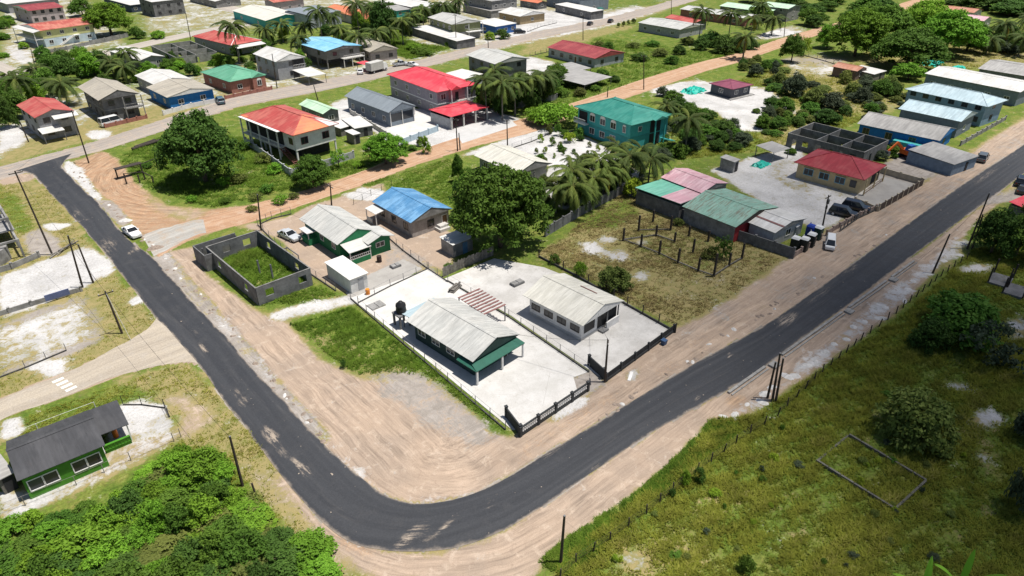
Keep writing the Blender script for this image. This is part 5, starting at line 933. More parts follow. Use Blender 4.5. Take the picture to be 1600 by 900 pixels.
def tree(px, ytop, wpx, kind, mat, label, name='tree', cat='tree', group=None, trunk=True, asp=1.0, lift=None, world=None, hmul=1.0):
    p = np.array(G(*px)); D = depth_at(p); r = wpx/2*D/CAM_F; h = max(.5, height_of(p, ytop))*hmul
    f = np.array([math.cos(CAM_Y), math.sin(CAM_Y)]); 
    if group: label = label.split(' among ')[0].split(' between ')[0].split(' behind ')[0].split(' in the ')[0].split(' on the ')[0].split(' around ')[0].split(' under ')[0].split(' round ')[0].split(' beside ')[0].split(' below ')[0] + ', nearest to the ' + near_to(p)
    t = thing(name, label, cat, (p[0], p[1], 0), rt.uniform(0, 6.28), group)
    lift = (.12 if trunk else .0) if lift is None else lift
    v = rt.randrange(3); me = crown_mesh(kind, v, mat); zmax = max(1e-3, me['zm'] if 'zm' in me else max(q.co.z for q in me.vertices)); me['zm'] = zmax
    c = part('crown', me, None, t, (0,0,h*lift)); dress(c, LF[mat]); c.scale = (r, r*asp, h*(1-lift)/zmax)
    if trunk: k = part('trunk', trunk_mesh(v), None, t); k.scale = (r*1.0, r*1.0, h*.74); 
    return t
def bush(px, ytop, wpx, mat, label, kind='bush', group=None, name='shrub', cat='shrub'): return tree(px, ytop, wpx, kind, mat, label, name, cat, group, trunk=False)
# big single trees
tree((322,284), 170, 132, 'big', 'dark', 'large dark spreading tree at the junction beside the patched red-roofed house', name='spreading_tree')
tree((782,386), 253, 160, 'big', 'mid', 'large round leafy tree beside the blue-roofed house', name='round_tree')
tree((740,338), 262, 75, 'big', 'mid', 'dense leafy tree joined to the large round tree, beside the cream roof', name='round_tree'); tree((716,285), 236, 22, 'mid', 'mid', 'slender small tree by the dirt road beside the cream roof')
tree((603,256), 207, 74, 'big', 'bright', 'round pale green tree beside the dirt road near the light blue wall', name='round_tree'); tree((489,292), 240, 66, 'big', 'mid', 'low bushy tree in front of the grey lot wall', name='bushy_tree'); tree((530,262), 232, 34, 'sparse', 'bright', 'thin young tree beside the grey lot wall')
tree((870,196), 160, 90, 'flat', 'bright', 'flat-topped bright green shade tree beside the teal-roofed house', name='shade_tree'); tree((840,190), 166, 55, 'flat', 'bright', 'smaller flat-topped shade tree at the edge of the dirt road', name='shade_tree')
tree((1415,108), 42, 122, 'big', 'mid', 'huge domed tree above the terracotta hut', name='domed_tree')
GB = 'big trees in the grove'
for i, (x, y, yt, wd, m) in enumerate(((1335,88,10,95,'bright'),(1475,88,12,105,'bright'),(1380,70,5,90,'mid'),(1440,60,-4,90,'bright'),(1510,80,28,60,'mid'),(1345,60,2,60,'mid'))): tree((x,y), yt, wd, 'big', m, 'tall broad green tree in the dense grove behind the domed tree', name='grove_tree', group=GB)
tree((1418,125), 97, 52, 'mid', 'bright', 'small round tree in front of the domed tree beside the long white roof'); tree((1292,75), 34, 42, 'mid', 'bright', 'round dark-green tree beside the pale sand at the end of the dirt road'); tree((1236,97), 50, 38, 'mid', 'mid', 'dark rounded tree at the edge of the dirt road'); tree((1255,88), 55, 22, 'sparse', 'lime', 'thin yellowish tree beside the dark rounded tree')
tree((1548,395), 322, 75, 'mid', 'dark', 'dark leafy tree at the roadside by the leaning poles'); tree((1585,402), 332, 80, 'mid', 'mid', 'bushy tree next to the vivid red tin roof'); tree((1610,360), 300, 50, 'mid', 'dark', 'dark tree behind the vivid red tin roof')
tree((600,68), -8, 46, 'mid', 'dark', 'tall dark columnar tree in the palm grove', name='columnar_tree', lift=.05); tree((175,56), 2, 78, 'big', 'bright', 'broad leafy tree beside the yellow house'); tree((130,25), -5, 40, 'mid', 'mid', 'leafy tree between the maroon-roofed and the yellow house')
bush((1420,684), 610, 116, 'olive', 'large rounded shrub standing alone in the grass field', 'mid', name='field_shrub'); bush((1500,520), 462, 130, 'mid', 'big leafy shrub mound near the wooden posts in the field', 'mid', name='field_shrub'); bush((1540,565), 505, 110, 'dull', 'greyish open twiggy shrub beside the big shrub mound', 'sparse', name='field_shrub'); bush((1450,545), 500, 70, 'dark', 'dark low shrub at the foot of the big shrub mound', 'thick', name='field_shrub')
bush((1600,800), 690, 70, 'dull', 'dark grey-green shrub at the far side of the low kerb rectangle', 'thick', name='field_shrub'); bush((1615,690), 620, 60, 'dull', 'dull shrub by the white sand patches in the field', 'thick', name='field_shrub'); bush((1165,893), 868, 26, 'mid', 'tiny green shrub beside the sandy patch in the field'); bush((1090,752), 728, 20, 'dark', 'small dark shrub on the post fence line'); bush((1070,755), 735, 18, 'bright', 'small bright shrub against the post fence'); bush((1050,775),762,12,'dark','tiny dark sprig on the post fence line')
bush((958,450), 415, 54, 'olive', 'rounded olive shrub behind the white bungalow', 'thick'); bush((907,432), 405, 20, 'bright', 'small bright sapling behind the white bungalow'); bush((865,412), 396, 20, 'mid', 'low sapling at the corner of the vacant lot'); tree((1128,404), 368, 36, 'sparse', 'mid', 'young open tree inside the post pen'); bush((1108,402), 385, 26, 'olive', 'low bush inside the post pen'); bush((1060,352), 340, 18, 'olive', 'small bush by the block wall of the vacant lot')
bush((987,306), 275, 34, 'lime', 'bright round bush overhanging the grey block wall corner', 'thick')
# rows of shrubs and small trees
GS = {'a': 'shrubs between the back houses', 'b': 'shrubs in the sandy lots', 'c': 'thicket bushes', 'd': 'garden plants', 'e': 'street shrubs'}
def scatter(lst, label, grp, kind='mid', name='shrub', mats=('mid','dark','bright')):
    for i, (x, y, h, w_) in enumerate(lst): tree((x,y), y-h, w_, kind, mats[i % len(mats)], label, name, 'shrub', GS[grp], trunk=False)
scatter([(85,118,38,44),(110,125,40,46),(140,120,42,44),(75,138,34,40),(160,112,36,42),(128,100,30,36),(185,118,32,36),(100,105,30,34),(60,160,32,36),(30,185,50,50),(8,200,60,40),(45,140,30,36),(15,155,34,38),(165,135,22,24),(235,118,24,28),(262,112,22,26),(300,118,22,24),(220,128,20,22),(70,95,26,30),(270,95,16,20),(248,60,14,26),(215,60,20,26)], 'leafy shrub among the houses behind the cross street', 'a')
scatter([(395,125,22,22),(470,100,26,24),(480,108,20,18),(445,62,20,24),(420,70,20,26),(540,70,22,26),(575,60,26,28),(585,45,24,26),(640,52,24,30),(560,45,30,26),(510,55,20,22),(610,60,20,26),(660,85,12,40),(645,78,12,30),(785,60,16,26),(765,62,14,18),(690,60,10,14),(700,72,8,12)], 'low green shrub around the back row of houses', 'a', mats=('mid','bright','dark','lime'))
scatter([(935,75,12,20),(950,80,16,24),(1000,95,14,30),(1030,88,14,30),(1050,100,14,26),(960,95,12,28),(990,75,10,24),(1020,72,10,26),(1060,85,16,24),(1075,70,14,24),(940,120,14,26),(960,128,12,22),(905,150,14,26),(875,150,16,30),(850,150,20,34),(825,150,24,36),(930,142,10,20)], 'scrubby bush in the green lot by the long red-roofed house', 'b', mats=('olive','mid','dark'))
scatter([(1110,72,26,40),(1130,82,30,44),(1150,80,24,36),(1095,78,22,30),(1170,76,20,30)], 'dark bushy tree under the twin tall palms', 'b', mats=('dark',))
scatter([(800,165,40,44),(770,170,40,40),(745,165,30,34),(835,150,36,40),(860,148,34,36),(815,140,30,36)], 'dark bushy growth in the palm clump beside the red carport', 'b', mats=('dark','dark','mid'))
scatter([(1060,175,26,34),(1050,160,22,30),(1035,150,16,24),(1130,210,26,44),(1100,215,24,40),(1160,225,20,36),(1080,225,22,36),(1190,200,26,26),(1200,185,22,24),(1120,235,18,30),(1060,245,22,36),(1035,250,20,30)], 'dark overgrown bush behind the workshop roofs', 'b', mats=('dark','mid','dull'))
scatter([(1180,120,22,24),(1195,112,20,20),(1160,105,16,18),(1215,135,24,26),(1240,150,40,40),(1225,175,26,36),(1205,170,22,26),(1275,165,30,44),(1300,172,30,46),(1265,180,22,36),(1290,192,24,44),(1330,150,24,30),(1345,160,26,30),(1375,150,30,40),(1395,150,24,30),(1320,130,22,24),(1350,135,20,26),(1215,200,20,30),(1245,195,16,24),(1160,110,14,16),(1210,110,18,16),(1360,175,16,24),(1320,180,18,26),(1390,135,20,24)], 'wild scrub bush between the sandy lots', 'b', mats=('dull','mid','dark','olive'))
scatter([(1375,250,16,24),(1395,240,14,20),(1280,190,14,30),(1235,240,10,20)], 'low weeds around the dark block shell', 'b', mats=('dull','mid'))
scatter([(700,420,10,14),(395,330,10,18),(440,318,14,24),(420,300,14,26),(400,312,12,22),(300,315,10,20),(352,318,10,18),(460,310,10,18),(560,262,12,20),(645,235,8,20),(658,228,16,16),(642,232,6,12),(385,235,16,24),(410,255,18,26),(430,270,16,26),(230,262,10,20),(210,260,8,18),(280,240,20,30),(262,232,14,22),(375,285,14,28),(350,290,14,26)], 'rough weed clump on the green strip at the junction', 'b', kind='bush', mats=('mid','olive','bright'))
scatter([(845,222,14,10),(862,228,16,12),(858,210,18,14),(852,240,12,8),(872,212,20,14),(875,232,12,8),(890,222,18,20),(905,214,16,18),(920,230,10,8),(848,255,10,7),(880,242,9,6),(838,240,10,7),(866,247,9,6),(896,240,9,6),(918,243,9,6),(934,236,10,7)], 'young garden plant in the white sand before the teal-roofed house', 'd', kind='bush', name='garden_plant', mats=('lime','mid','olive'))
scatter([(966,43,9,6),(974,41,9,6),(981,39,9,6),(990,37,10,7)], 'clipped round bush in the row on the sandy street corner', 'e', kind='bush', name='clipped_bush', mats=('olive',))
bush((663,240), 210, 20, 'bright', 'small bright tree in the white yard before the light blue wall'); bush((455,508), 505, 4, 'mid', 'tiny weed at the path edge'); bush((537,575), 560, 10, 'dark', 'single dark weed at the edge of the graded dirt')
rf_ = np.random.default_rng(77)
def fill(poly, n, hr, wr, label, grp, mats, kind='mid', name='shrub', cat='shrub', trunk=False):
    xs = [p[0] for p in poly]; ys = [p[1] for p in poly]; k = 0
    while k < n:
        x, y = rf_.uniform(min(xs), max(xs)), rf_.uniform(min(ys), max(ys))
        if not inside(poly, np.array([x]), np.array([y]))[0]: continue
        tree((x,y), y-rf_.uniform(*hr), rf_.uniform(*wr), kind, mats[k % len(mats)], label, name, cat, grp, trunk=trunk); k += 1
fill([(1165,100),(1215,95),(1240,130),(1320,140),(1400,135),(1410,150),(1380,165),(1290,178),(1240,205),(1200,215),(1160,190),(1205,160),(1190,130)], 75, (6,18), (14,30), 'olive scrub clump on the sandy waste lots', 'scrub on the waste lots', ('olive','dull','mid','olive','dark'))
fill([(1040,190),(1090,175),(1140,205),(1190,215),(1170,235),(1110,250),(1050,255),(1010,245)], 34, (10,24), (20,36), 'dense dark bush between the teal-roofed house and the workshops', 'dense bushes behind the workshops', ('dark','mid','dull'))
fill([(1330,20),(1600,-5),(1660,10),(1660,35),(1540,20),(1480,10),(1400,12),(1340,30)], 22, (16,34), (40,70), 'dark distant tree in the wood beyond the grove', 'trees of the distant wood', ('dark','dark','mid'), 'mid', 'distant_tree', 'tree', True)
fill([(1150,0),(1330,-10),(1330,40),(1290,50),(1240,35),(1180,50),(1150,40)], 20, (14,30), (26,46), 'dark leafy tree behind the palms at the end of the dirt road', 'trees behind the tall palms', ('dark','mid'), 'mid', 'leafy_tree', 'tree', True)
fill([(485,40),(640,10),(735,-5),(735,18),(650,45),(610,58),(560,66),(500,60)], 22, (10,24), (20,36), 'dark bush in the palm grove behind the sky-blue roof', 'bushes of the palm grove', ('dark','mid','dark'))
fill([(0,0),(20,20),(30,60),(60,90),(20,100),(0,90)], 8, (8,16), (16,26), 'green bush beside the pale lane of the yellow house', 'bushes by the yellow house', ('mid','bright'))
fill([(225,100),(330,95),(350,80),(420,75),(400,110),(330,110),(300,128),(240,125)], 20, (8,20), (16,28), 'green bush between the roofless shell and the green hip roof', 'bushes round the roofless shell', ('mid','dark','bright'))
fill([(1480,60),(1620,50),(1620,80),(1540,85),(1500,80)], 16, (12,26), (24,40), 'dark bush below the broad palms', 'bushes below the broad palms', ('dark','dull'))
fill([(1340,170),(1420,150),(1420,175),(1380,180),(1340,190)], 10, (5,12), (14,24), 'weedy bush behind the blue-walled house', 'weeds by the blue-walled house', ('dull','olive'))
fill([(1380,235),(1410,228),(1400,250),(1372,258)], 6, (6,12), (12,20), 'weedy bush between the dark block shell and the excavator', 'weeds by the blue-walled house', ('dull','mid'))
fill([(760,150),(870,120),(890,150),(840,175),(770,180)], 16, (18,40), (26,44), 'dark foliage in the palm clump beside the red carport', 'foliage of the palm clump', ('dark','dark','mid'))
fill([(835,295),(895,285),(985,272),(980,286),(900,322),(845,345)], 24, (10,26), (18,32), 'low greenery under the garden palms along the grey wall', 'greenery under the garden palms', ('dark','mid','olive'))
fill([(855,215),(900,205),(955,228),(985,255),(960,272),(900,262),(850,270),(820,240)], 16, (6,14), (9,18), 'leafy garden shrub on the white sand', 'shrubs of the white garden', ('mid','dark','olive'))
fill([(930,890),(1010,815),(1110,735),(1200,670),(1330,600),(1480,620),(1560,720),(1480,890)], 46, (3,10), (7,20), 'low weed clump in the grass field', 'weed clumps of the field', ('olive','dull','mid','lime'), 'bush', 'weed_clump', 'weeds')
# thicket of bushes at the bottom left
th = []
poly = [G(*p) for p in [(-60,850),(20,840),(60,815),(95,815),(130,800),(175,792),(215,775),(250,725),(290,708),(330,722),(355,760),(375,785),(405,800),(430,830),(465,845),(500,890),(520,930),(540,990),(-60,990)]]
r2 = np.random.default_rng(21); xs = [p[0] for p in poly]; ys = [p[1] for p in poly]; tries = 0
while len(th) < 105 and tries < 6000:
    tries += 1; x, y = r2.uniform(min(xs), max(xs)), r2.uniform(min(ys), max(ys))
    if inside(poly, np.array([x]), np.array([y]))[0] and all((x-q[0])**2 + (y-q[1])**2 > 1.3**2 for q in th): th.append((x, y))
for i, (x, y) in enumerate(th):
    fw = x*math.cos(CAM_Y) + y*math.sin(CAM_Y); rtv = x*math.sin(CAM_Y) - y*math.cos(CAM_Y)
    m = 'lime' if (rtv > -13.5 and fw < 42 and r2.random() < .75) else ('bright','mid','bright','dark','olive','bright','mid')[i % 7]
    edge = min(math.hypot(x-q[0], y-q[1]) for q in poly)
    t = thing('thicket_bush', {'lime': 'yellow-green leafy bush of the thicket at the roadside', 'bright': 'bright green leafy bush in the thicket', 'mid': 'deep green leafy bush in the thicket', 'olive': 'dry olive bush in the thicket', 'dark': 'dark-leaved bush in the thicket', 'dull': 'grey-green bush in the thicket'}[m] + ', nearest to the ' + near_to((x,y)), 'bush', (x, y, 0), r2.uniform(0, 6.28), 'thicket bushes, ' + m)
    v = int(r2.integers(3)); kd = 'thick' if m != 'olive' else 'bush'; me = crown_mesh(kd, v, m); zm = max(q.co.z for q in me.vertices) if 'zm' not in me else me['zm']; me['zm'] = zm
    s = r2.uniform(1.5, 2.9)*(1.0 if edge > 1.5 else .75); h = r2.uniform(.9, 3.3)*(1.0 if edge > 2 else .6); h = h*.55 if m == 'olive' else h
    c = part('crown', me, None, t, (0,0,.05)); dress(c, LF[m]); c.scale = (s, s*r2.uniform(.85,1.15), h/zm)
    st_ = part('stem', trunk_mesh(v), None, t); st_.scale = (s*.7, s*.7, h*.8)
# ------------------------------------------------------------------ coconut palms: trunk and single fronds
def frond_mesh(seed, L=4.6, droop=1.0, mat='palm'):
    r = np.random.default_rng(seed); n = 26; V = []; Q = []; T = []
    def spine(u): return np.array([L*(u*.98 - .17*droop*u**3), 0, L*(.34*u - (.60+.28*droop)*u**2.1)])
    for i in range(8):                       # midrib
        u0, u1 = i/8, (i+1)/8; a, b = spine(u0), spine(u1); w0, w1 = .055*(1-u0)+.012, .055*(1-u1)+.012; k = len(V)
        V += [a+[0,w0,0], a-[0,w0,0], b-[0,w1,0], b+[0,w1,0]]; Q.append((k,k+1,k+2,k+3)); T += [.9]*4
    for i in range(n):
        u = .16 + .84*(i+.5)/n; a = spine(u); ll = L*.235*math.sin(math.pi*min(1, .22+.80*(1-u)))**.7*(.85+.3*r.random()); tn = spine(min(1, u+.02)) - spine(u-.02); tn /= np.linalg.norm(tn)
        for s in (-1, 1):
            d = np.array([0, s, 0])*.80 + tn*.52 + np.array([0,0,-.42-.3*r.random()]); d /= np.linalg.norm(d); e = tn*.085*L/4.6
            m_ = a + d*ll*.55 + np.array([0,0,.04]); tp = a + d*ll + np.array([0,0,-.16*ll]); k = len(V)
            V += [a-e, a+e, m_+e*.9, m_-e*.9, tp]; Q.append((k,k+1,k+2,k+3)); Q.append((k+3,k+2,k+4,k+4)); T += [.3+.5*r.random()]*5
    me = bpy.data.meshes.new('frond'); me.from_pydata([tuple(map(float,p)) for p in V], [], [q if q[2] != q[3] else q[:3] for q in Q]); me.update(); addattr(me, 'tint', np.array(T), 'FLOAT'); return me
PALM = leaf_material('palm_leaf', (.032,.058,.014), (.070,.100,.024), (.14,.14,.05), .18); PALMY = leaf_material('palm_leaf_yellow', (.16,.14,.02), (.30,.25,.035), (.42,.35,.08), .2); PALMB = leaf_material('palm_leaf_bright', (.06,.10,.018), (.13,.17,.035), (.24,.24,.08), .2)
FM = {k: [frond_mesh(31+i, 4.6, dr_) for i, dr_ in enumerate((.5,.9,1.25))] for k in ('g','y','b')}
for k, m in (('g',PALM),('y',PALMY),('b',PALMB)):
    for f in FM[k]: f.materials.append(m)
NUT = plain('coconut', (.12,.13,.03), .6, .2)
rp = random.Random(17)
def palm(base, crown, scale=1.0, label=None, yellow=0, bright=False, n=22, group='coconut palms'):
    p = np.array(G(*base)); h = max(1.2, height_of(p, crown[1]))
    if group != 'coconut palms': label = 'coconut palm nearest to the ' + near_to(p) + (', with yellowing lower fronds' if yellow else '')
    t = thing('coconut_palm', label or 'coconut palm among the houses', 'palm tree', (p[0], p[1], 0), rp.uniform(0,6.28), group)
    lean = rp.uniform(.0,.5); m = MB(); k = 6
    for i in range(k): u0, u1 = i/k, (i+1)/k; m.tube((lean*u0**2,0,h*u0), (lean*u1**2,0,h*u1+.02), .19-.08*u0+(.1 if i == 0 else 0), .19-.08*u1, 8)
    part('trunk', m, BARK_G, t)
    for i in range(n):
        a = i*2.39996 + rp.uniform(-.2,.2); el = 1.0 - 1.45*(i/n) + rp.uniform(-.12,.12); k = 'y' if i >= n-yellow else ('b' if bright or rp.random() < .18 else 'g')
        f = part('frond', FM[k][min(2, int(3*i/n))], None, t, (lean, 0, h-.05), rot=(rp.uniform(-.15,.15), -el*.72, a)); s = scale*rp.uniform(.85,1.1); f.scale = (s, s, s)
    if scale > .8:
        for i in range(4): part('coconut', MB().lathe([(.02,-.28),(.12,-.22),(.15,-.1),(.1,.02),(.02,.05)], 8), NUT, t, (lean+.22*math.cos(i*1.6), .22*math.sin(i*1.6), h-.12))
    return t
GP = 'coconut palms behind the cross street'
for b_, c_, s in (((375,100),(370,40),1.0),((505,72),(500,18),1.05),((562,62),(558,8),1.05),((563,92),(563,58),.9),((536,75),(535,46),.9),((420,72),(417,46),.85),((443,66),(442,38),.85),((205,112),(203,82),.85),((107,165),(106,132),.95),((40,165),(38,125),.9),((200,128),(198,106),.9),((630,70),(632,34),.9),((662,42),(660,16),.95),((692,40),(690,8),1.0),((715,30),(716,2),.9),((22,140),(20,118),.8),((90,150),(88,128),.8),((585,50),(583,12),.9),((470,95),(468,60),.8),((610,75),(608,48),.8),((520,50),(518,25),.9),((645,55),(646,25),.8),((60,130),(58,108),.8),((150,115),(148,92),.8),((180,125),(178,98),.8),((590,82),(590,50),.9),((480,72),(478,40),.9)): palm(b_, c_, s*1.2, 'coconut palm among the houses behind the cross street', group=GP, n=24)
GP2 = 'coconut palms in the sandy garden'
for b_, c_, s, yl in (((890,320),(888,268),1.05,1),((893,334),(890,292),1.0,2),((930,300),(928,250),.95,1),((942,306),(934,266),1.0,3),((983,296),(982,246),1.0,0),((1012,292),(1012,250),.95,0),((925,318),(918,280),.9,2),((960,292),(955,262),.8,1),((868,332),(864,296),.8,0),((905,300),(903,255),.9,0),((958,300),(952,262),.85,1),((1000,275),(998,235),.9,0),((965,270),(963,228),.85,0),((912,326),(906,300),.8,1)): palm(b_, c_, s, 'coconut palm clustered in the white garden before the teal-roofed house', yl, yl > 0, group=GP2)
palm((1070,238), (1070,188), 1.05, 'tall coconut palm beside the teal-roofed house'); palm((1038,200), (1036,165), .9, 'coconut palm behind the right end of the teal roof')
GP3 = 'palms beside the red carport'
for b_, c_ in (((785,188),(782,132)),((760,180),(756,125)),((805,180),(800,128)),((830,172),(826,122)),((772,165),(775,112)),((850,160),(846,118))): palm(b_, c_, 1.05, 'coconut palm in the dark clump beside the vivid red carport', group=GP3)
GP4 = 'tall palms by the dirt road'
for b_, c_, yl in (((1091,68),(1090,18),0),((1136,72),(1135,22),0),((1172,58),(1172,30),4),((1182,45),(1180,8),1),((1205,55),(1203,30),0),((1160,92),(1164,58),2)): palm(b_, c_, 1.1, 'tall coconut palm beside the orange dirt road', yl, group=GP4)
GP5 = 'palms behind the long white roof'
for b_, c_, yl in (((1556,78),(1553,38),2),((1590,88),(1585,60),0),((1540,85),(1538,62),0),((1600,60),(1595,30),0),((1528,72),(1526,48),1)): palm(b_, c_, 1.15, 'broad coconut palm behind the long white and grey roof', yl, group=GP5)
BANANA = leaf_material('banana_leaf', (.10,.24,.02), (.18,.36,.035), (.26,.44,.06), .35)
def banana(base, ytop, label, lean):
    p = np.array(G(*base)); h = height_of(p, ytop); t = thing('banana_plant', label, 'banana plant', (p[0], p[1], 0)); part('stem', MB().tube((0,0,0),(0,0,h*.5),.11,.07,8), plain('banana_stem', (.13,.16,.05), .7, .2), t)
    for k, (a, sp) in enumerate(((.6,.10),(2.3,.55),(3.7,.6),(5.2,.5))):
        m = MB(); n = 9; L = h*.62
        for i in range(n+1):
            u = i/n; r_ = L*sp*u*1.1 + lean[0]*u*u; z = h*.42 + L*(u*1.0 - sp*.75*u*u); w_ = .27*math.sin(math.pi*min(1, .08+.9*u))**.6
            x, y = r_*math.cos(a), r_*math.sin(a); cx, cy = -math.sin(a), math.cos(a)
            m.v += [(x-cx*w_, y-cy*w_, z-.05), (x, y, z+.05), (x+cx*w_, y+cy*w_, z-.05)]
        for i in range(n): q = i*3; m.f += [(q, q+1, q+4, q+3), (q+1, q+2, q+5, q+4)]
        me = m.mesh('leaf'); addattr(me, 'tint', np.full(len(me.vertices), .55), 'FLOAT'); part('leaf', me, BANANA, t)
banana((1480,955), 866, 'bright green banana plant with an upright leaf at the field edge', (0,)); banana((1425,960), 884, 'second banana plant with drooping leaves at the field edge', (.5,))
# ------------------------------------------------------------------ grass: uncounted blades, densest in the near field
def grass(name, label, poly_px, n, hmin, hmax, seed, mat, spread_=.10, keep=None, blades=4):
    r = np.random.default_rng(seed); w = [G(*p) for p in poly_px]; xs = [p[0] for p in w]; ys = [p[1] for p in w]
    X = r.uniform(min(xs), max(xs), n*4); Y = r.uniform(min(ys), max(ys), n*4); ok = inside(w, X, Y)
    i = np.clip(np.searchsorted(GX, X)-1, 0, nI-1); j = np.clip(np.searchsorted(GY, Y)-1, 0, nJ-1)
    dens = np.clip(ZW['lush'][i,j] + .8*ZW['dry'][i,j] - 1.2*ZW['white'][i,j] - ZW['tan'][i,j] - ZW['orange'][i,j] - .5*ZW['grey'][i,j], 0, 1)
    # clumpiness
    cl = np.zeros(len(X))
    for s_ in range(7): a_ = r.uniform(0, 6.28); f_ = .5*1.55**s_; cl += np.sin(f_*(X*math.cos(a_) + Y*math.sin(a_)) + r.uniform(0, 6.28))*.3
    ok &= r.random(len(X)) < dens*np.clip(.55+.45*cl, .08, 1)
    X, Y, cl, li = X[ok][:n], Y[ok][:n], cl[ok][:n], ZW['lush'][i,j][ok][:n]; k = len(X)
    X = np.repeat(X, blades) + r.normal(0, spread_, k*blades); Y = np.repeat(Y, blades) + r.normal(0, spread_, k*blades); cl = np.repeat(cl, blades); li = np.repeat(li, blades); m = len(X)
    h = (hmin + (hmax-hmin)*r.random(m))*np.clip(.85+.35*cl, .35, 1.5); a = r.uniform(0, 6.28, m); ln = r.uniform(.6, 1.7, m)*h; wd = r.uniform(.022, .05, m)*(1+h)
    dx, dy = np.cos(a), np.sin(a); z0 = np.zeros(m)
    V = np.stack([np.stack([X-dy*wd, Y+dx*wd, z0], -1), np.stack([X+dy*wd, Y-dx*wd, z0], -1), np.stack([X+dx*ln, Y+dy*ln, h], -1)], 1).reshape(-1,3)
    tint = np.clip(.45 + .22*cl + .3*r.random(m) - .25*li + .0, 0, 1)
    o = part(name, mesh_np(name, V, np.arange(3*m).reshape(m,3), np.repeat(tint, 3), mat), None, None); o['label'] = label; o['category'] = 'grass'; o['kind'] = 'stuff'; return o
def grass_material(name, a, b, c3):
    t = NT(name); ti = t.attr('tint', 'Fac'); c = t.mix(t.step(ti, .1, .55), a, b); c = t.mix(t.step(ti, .6, 1.0), c, c3); c = t.hsv(c, t.step(t.noise(.4, 4, .6), .3, .7, .75, 1.2)); t.done(c, .8, .15)
    tr = t.new('ShaderNodeBsdfTranslucent'); t.put(tr.inputs[0], c); mx = t.new('ShaderNodeMixShader'); mx.inputs[0].default_value = .42
    t.t.links.new(t.b.outputs[0], mx.inputs[1]); t.t.links.new(tr.outputs[0], mx.inputs[2]); t.t.links.new(mx.outputs[0], t.out.inputs[0]); return t.m
GM1 = grass_material('field_grass', (.140,.200,.022), (.265,.280,.042), (.44,.38,.13)); GM3 = grass_material('dry_grass', (.13,.15,.03), (.27,.225,.085), (.40,.31,.15)); GM2 = grass_material('verge_grass', (.080,.165,.016), (.150,.240,.028), (.26,.28,.06))
grass('field_grass', 'tall tufted grass covering the open field', [(835,1000),(880,872),(1065,725),(1112,655),(1180,650),(1420,485),(1520,390),(1640,370),(1750,700),(1700,1000)], 70000, .14, .42, 3, GM1)
grass('verge_grass', 'bright low grass along the post fence', [(838,882),(875,850),(1000,765),(1065,705),(1112,655),(1165,665),(1090,730),(985,815),(895,900)], 9000, .08, .25, 4, GM2)
grass('lot_grass', 'green grass growing at the side of the white yard', [(455,508),(548,480),(690,585),(795,680),(700,612),(560,588)], 9000, .08, .3, 5, GM2); grass('lot_grass', 'dry grass of the fenced vacant lot', [(838,400),(975,300),(1240,402),(1062,512)], 11000, .08, .3, 6, GM3)
grass('verge_grass', 'weedy grass round the big junction tree', [(182,247),(270,205),(390,215),(470,275),(640,225),(560,270),(330,325),(216,290)], 12000, .15, .6, 7, GM2); grass('shell_grass', 'grass grown up inside the roofless block shell', [(332,412),(398,385),(480,440),(408,475)], 4500, .2, .6, 8, GM2); grass('verge_grass', 'grass beside the roofless block shell', [(300,395),(330,400),(405,478),(545,470),(480,435),(485,450),(400,472),(310,405)], 3500, .1, .35, 9, GM2)
grass('verge_grass', 'dry grass on the west verge of the asphalt', [(0,285),(75,297),(160,410),(250,505),(195,560),(0,640)], 7000, .05, .18, 10, GM1); grass('verge_grass', 'rough grass before the thicket', [(20,660),(185,600),(290,567),(395,680),(520,868),(400,790),(250,700),(0,815),(0,790),(180,715),(35,690)], 7000, .06, .22, 11, GM1); grass('lot_grass', 'green grass strip along the orange dirt road', [(560,290),(700,248),(745,280),(720,330),(650,295)], 4000, .1, .3, 12, GM2)
grass('lot_grass', 'lush grass in the lots beyond the dirt road', [(930,60),(1110,80),(1260,55),(1190,85),(1010,130),(850,185),(830,180),(860,140)], 12000, .2, .7, 13, GM2); grass('lot_grass', 'lush grass of the overgrown lot beside the beige bungalow', [(610,50),(660,70),(705,75),(640,95),(600,80)], 4000, .3, .9, 14, GM2)

grass('scrub_grass', 'rough grass and weeds of the sandy waste lots', [(1040,190),(1210,95),(1340,100),(1420,150),(1260,230),(1150,240),(1060,250)], 16000, .15, .6, 15, GM1); grass('scrub_grass', 'rough grass below the grove', [(1330,85),(1640,55),(1640,105),(1440,110)], 7000, .2, .6, 16, GM1)
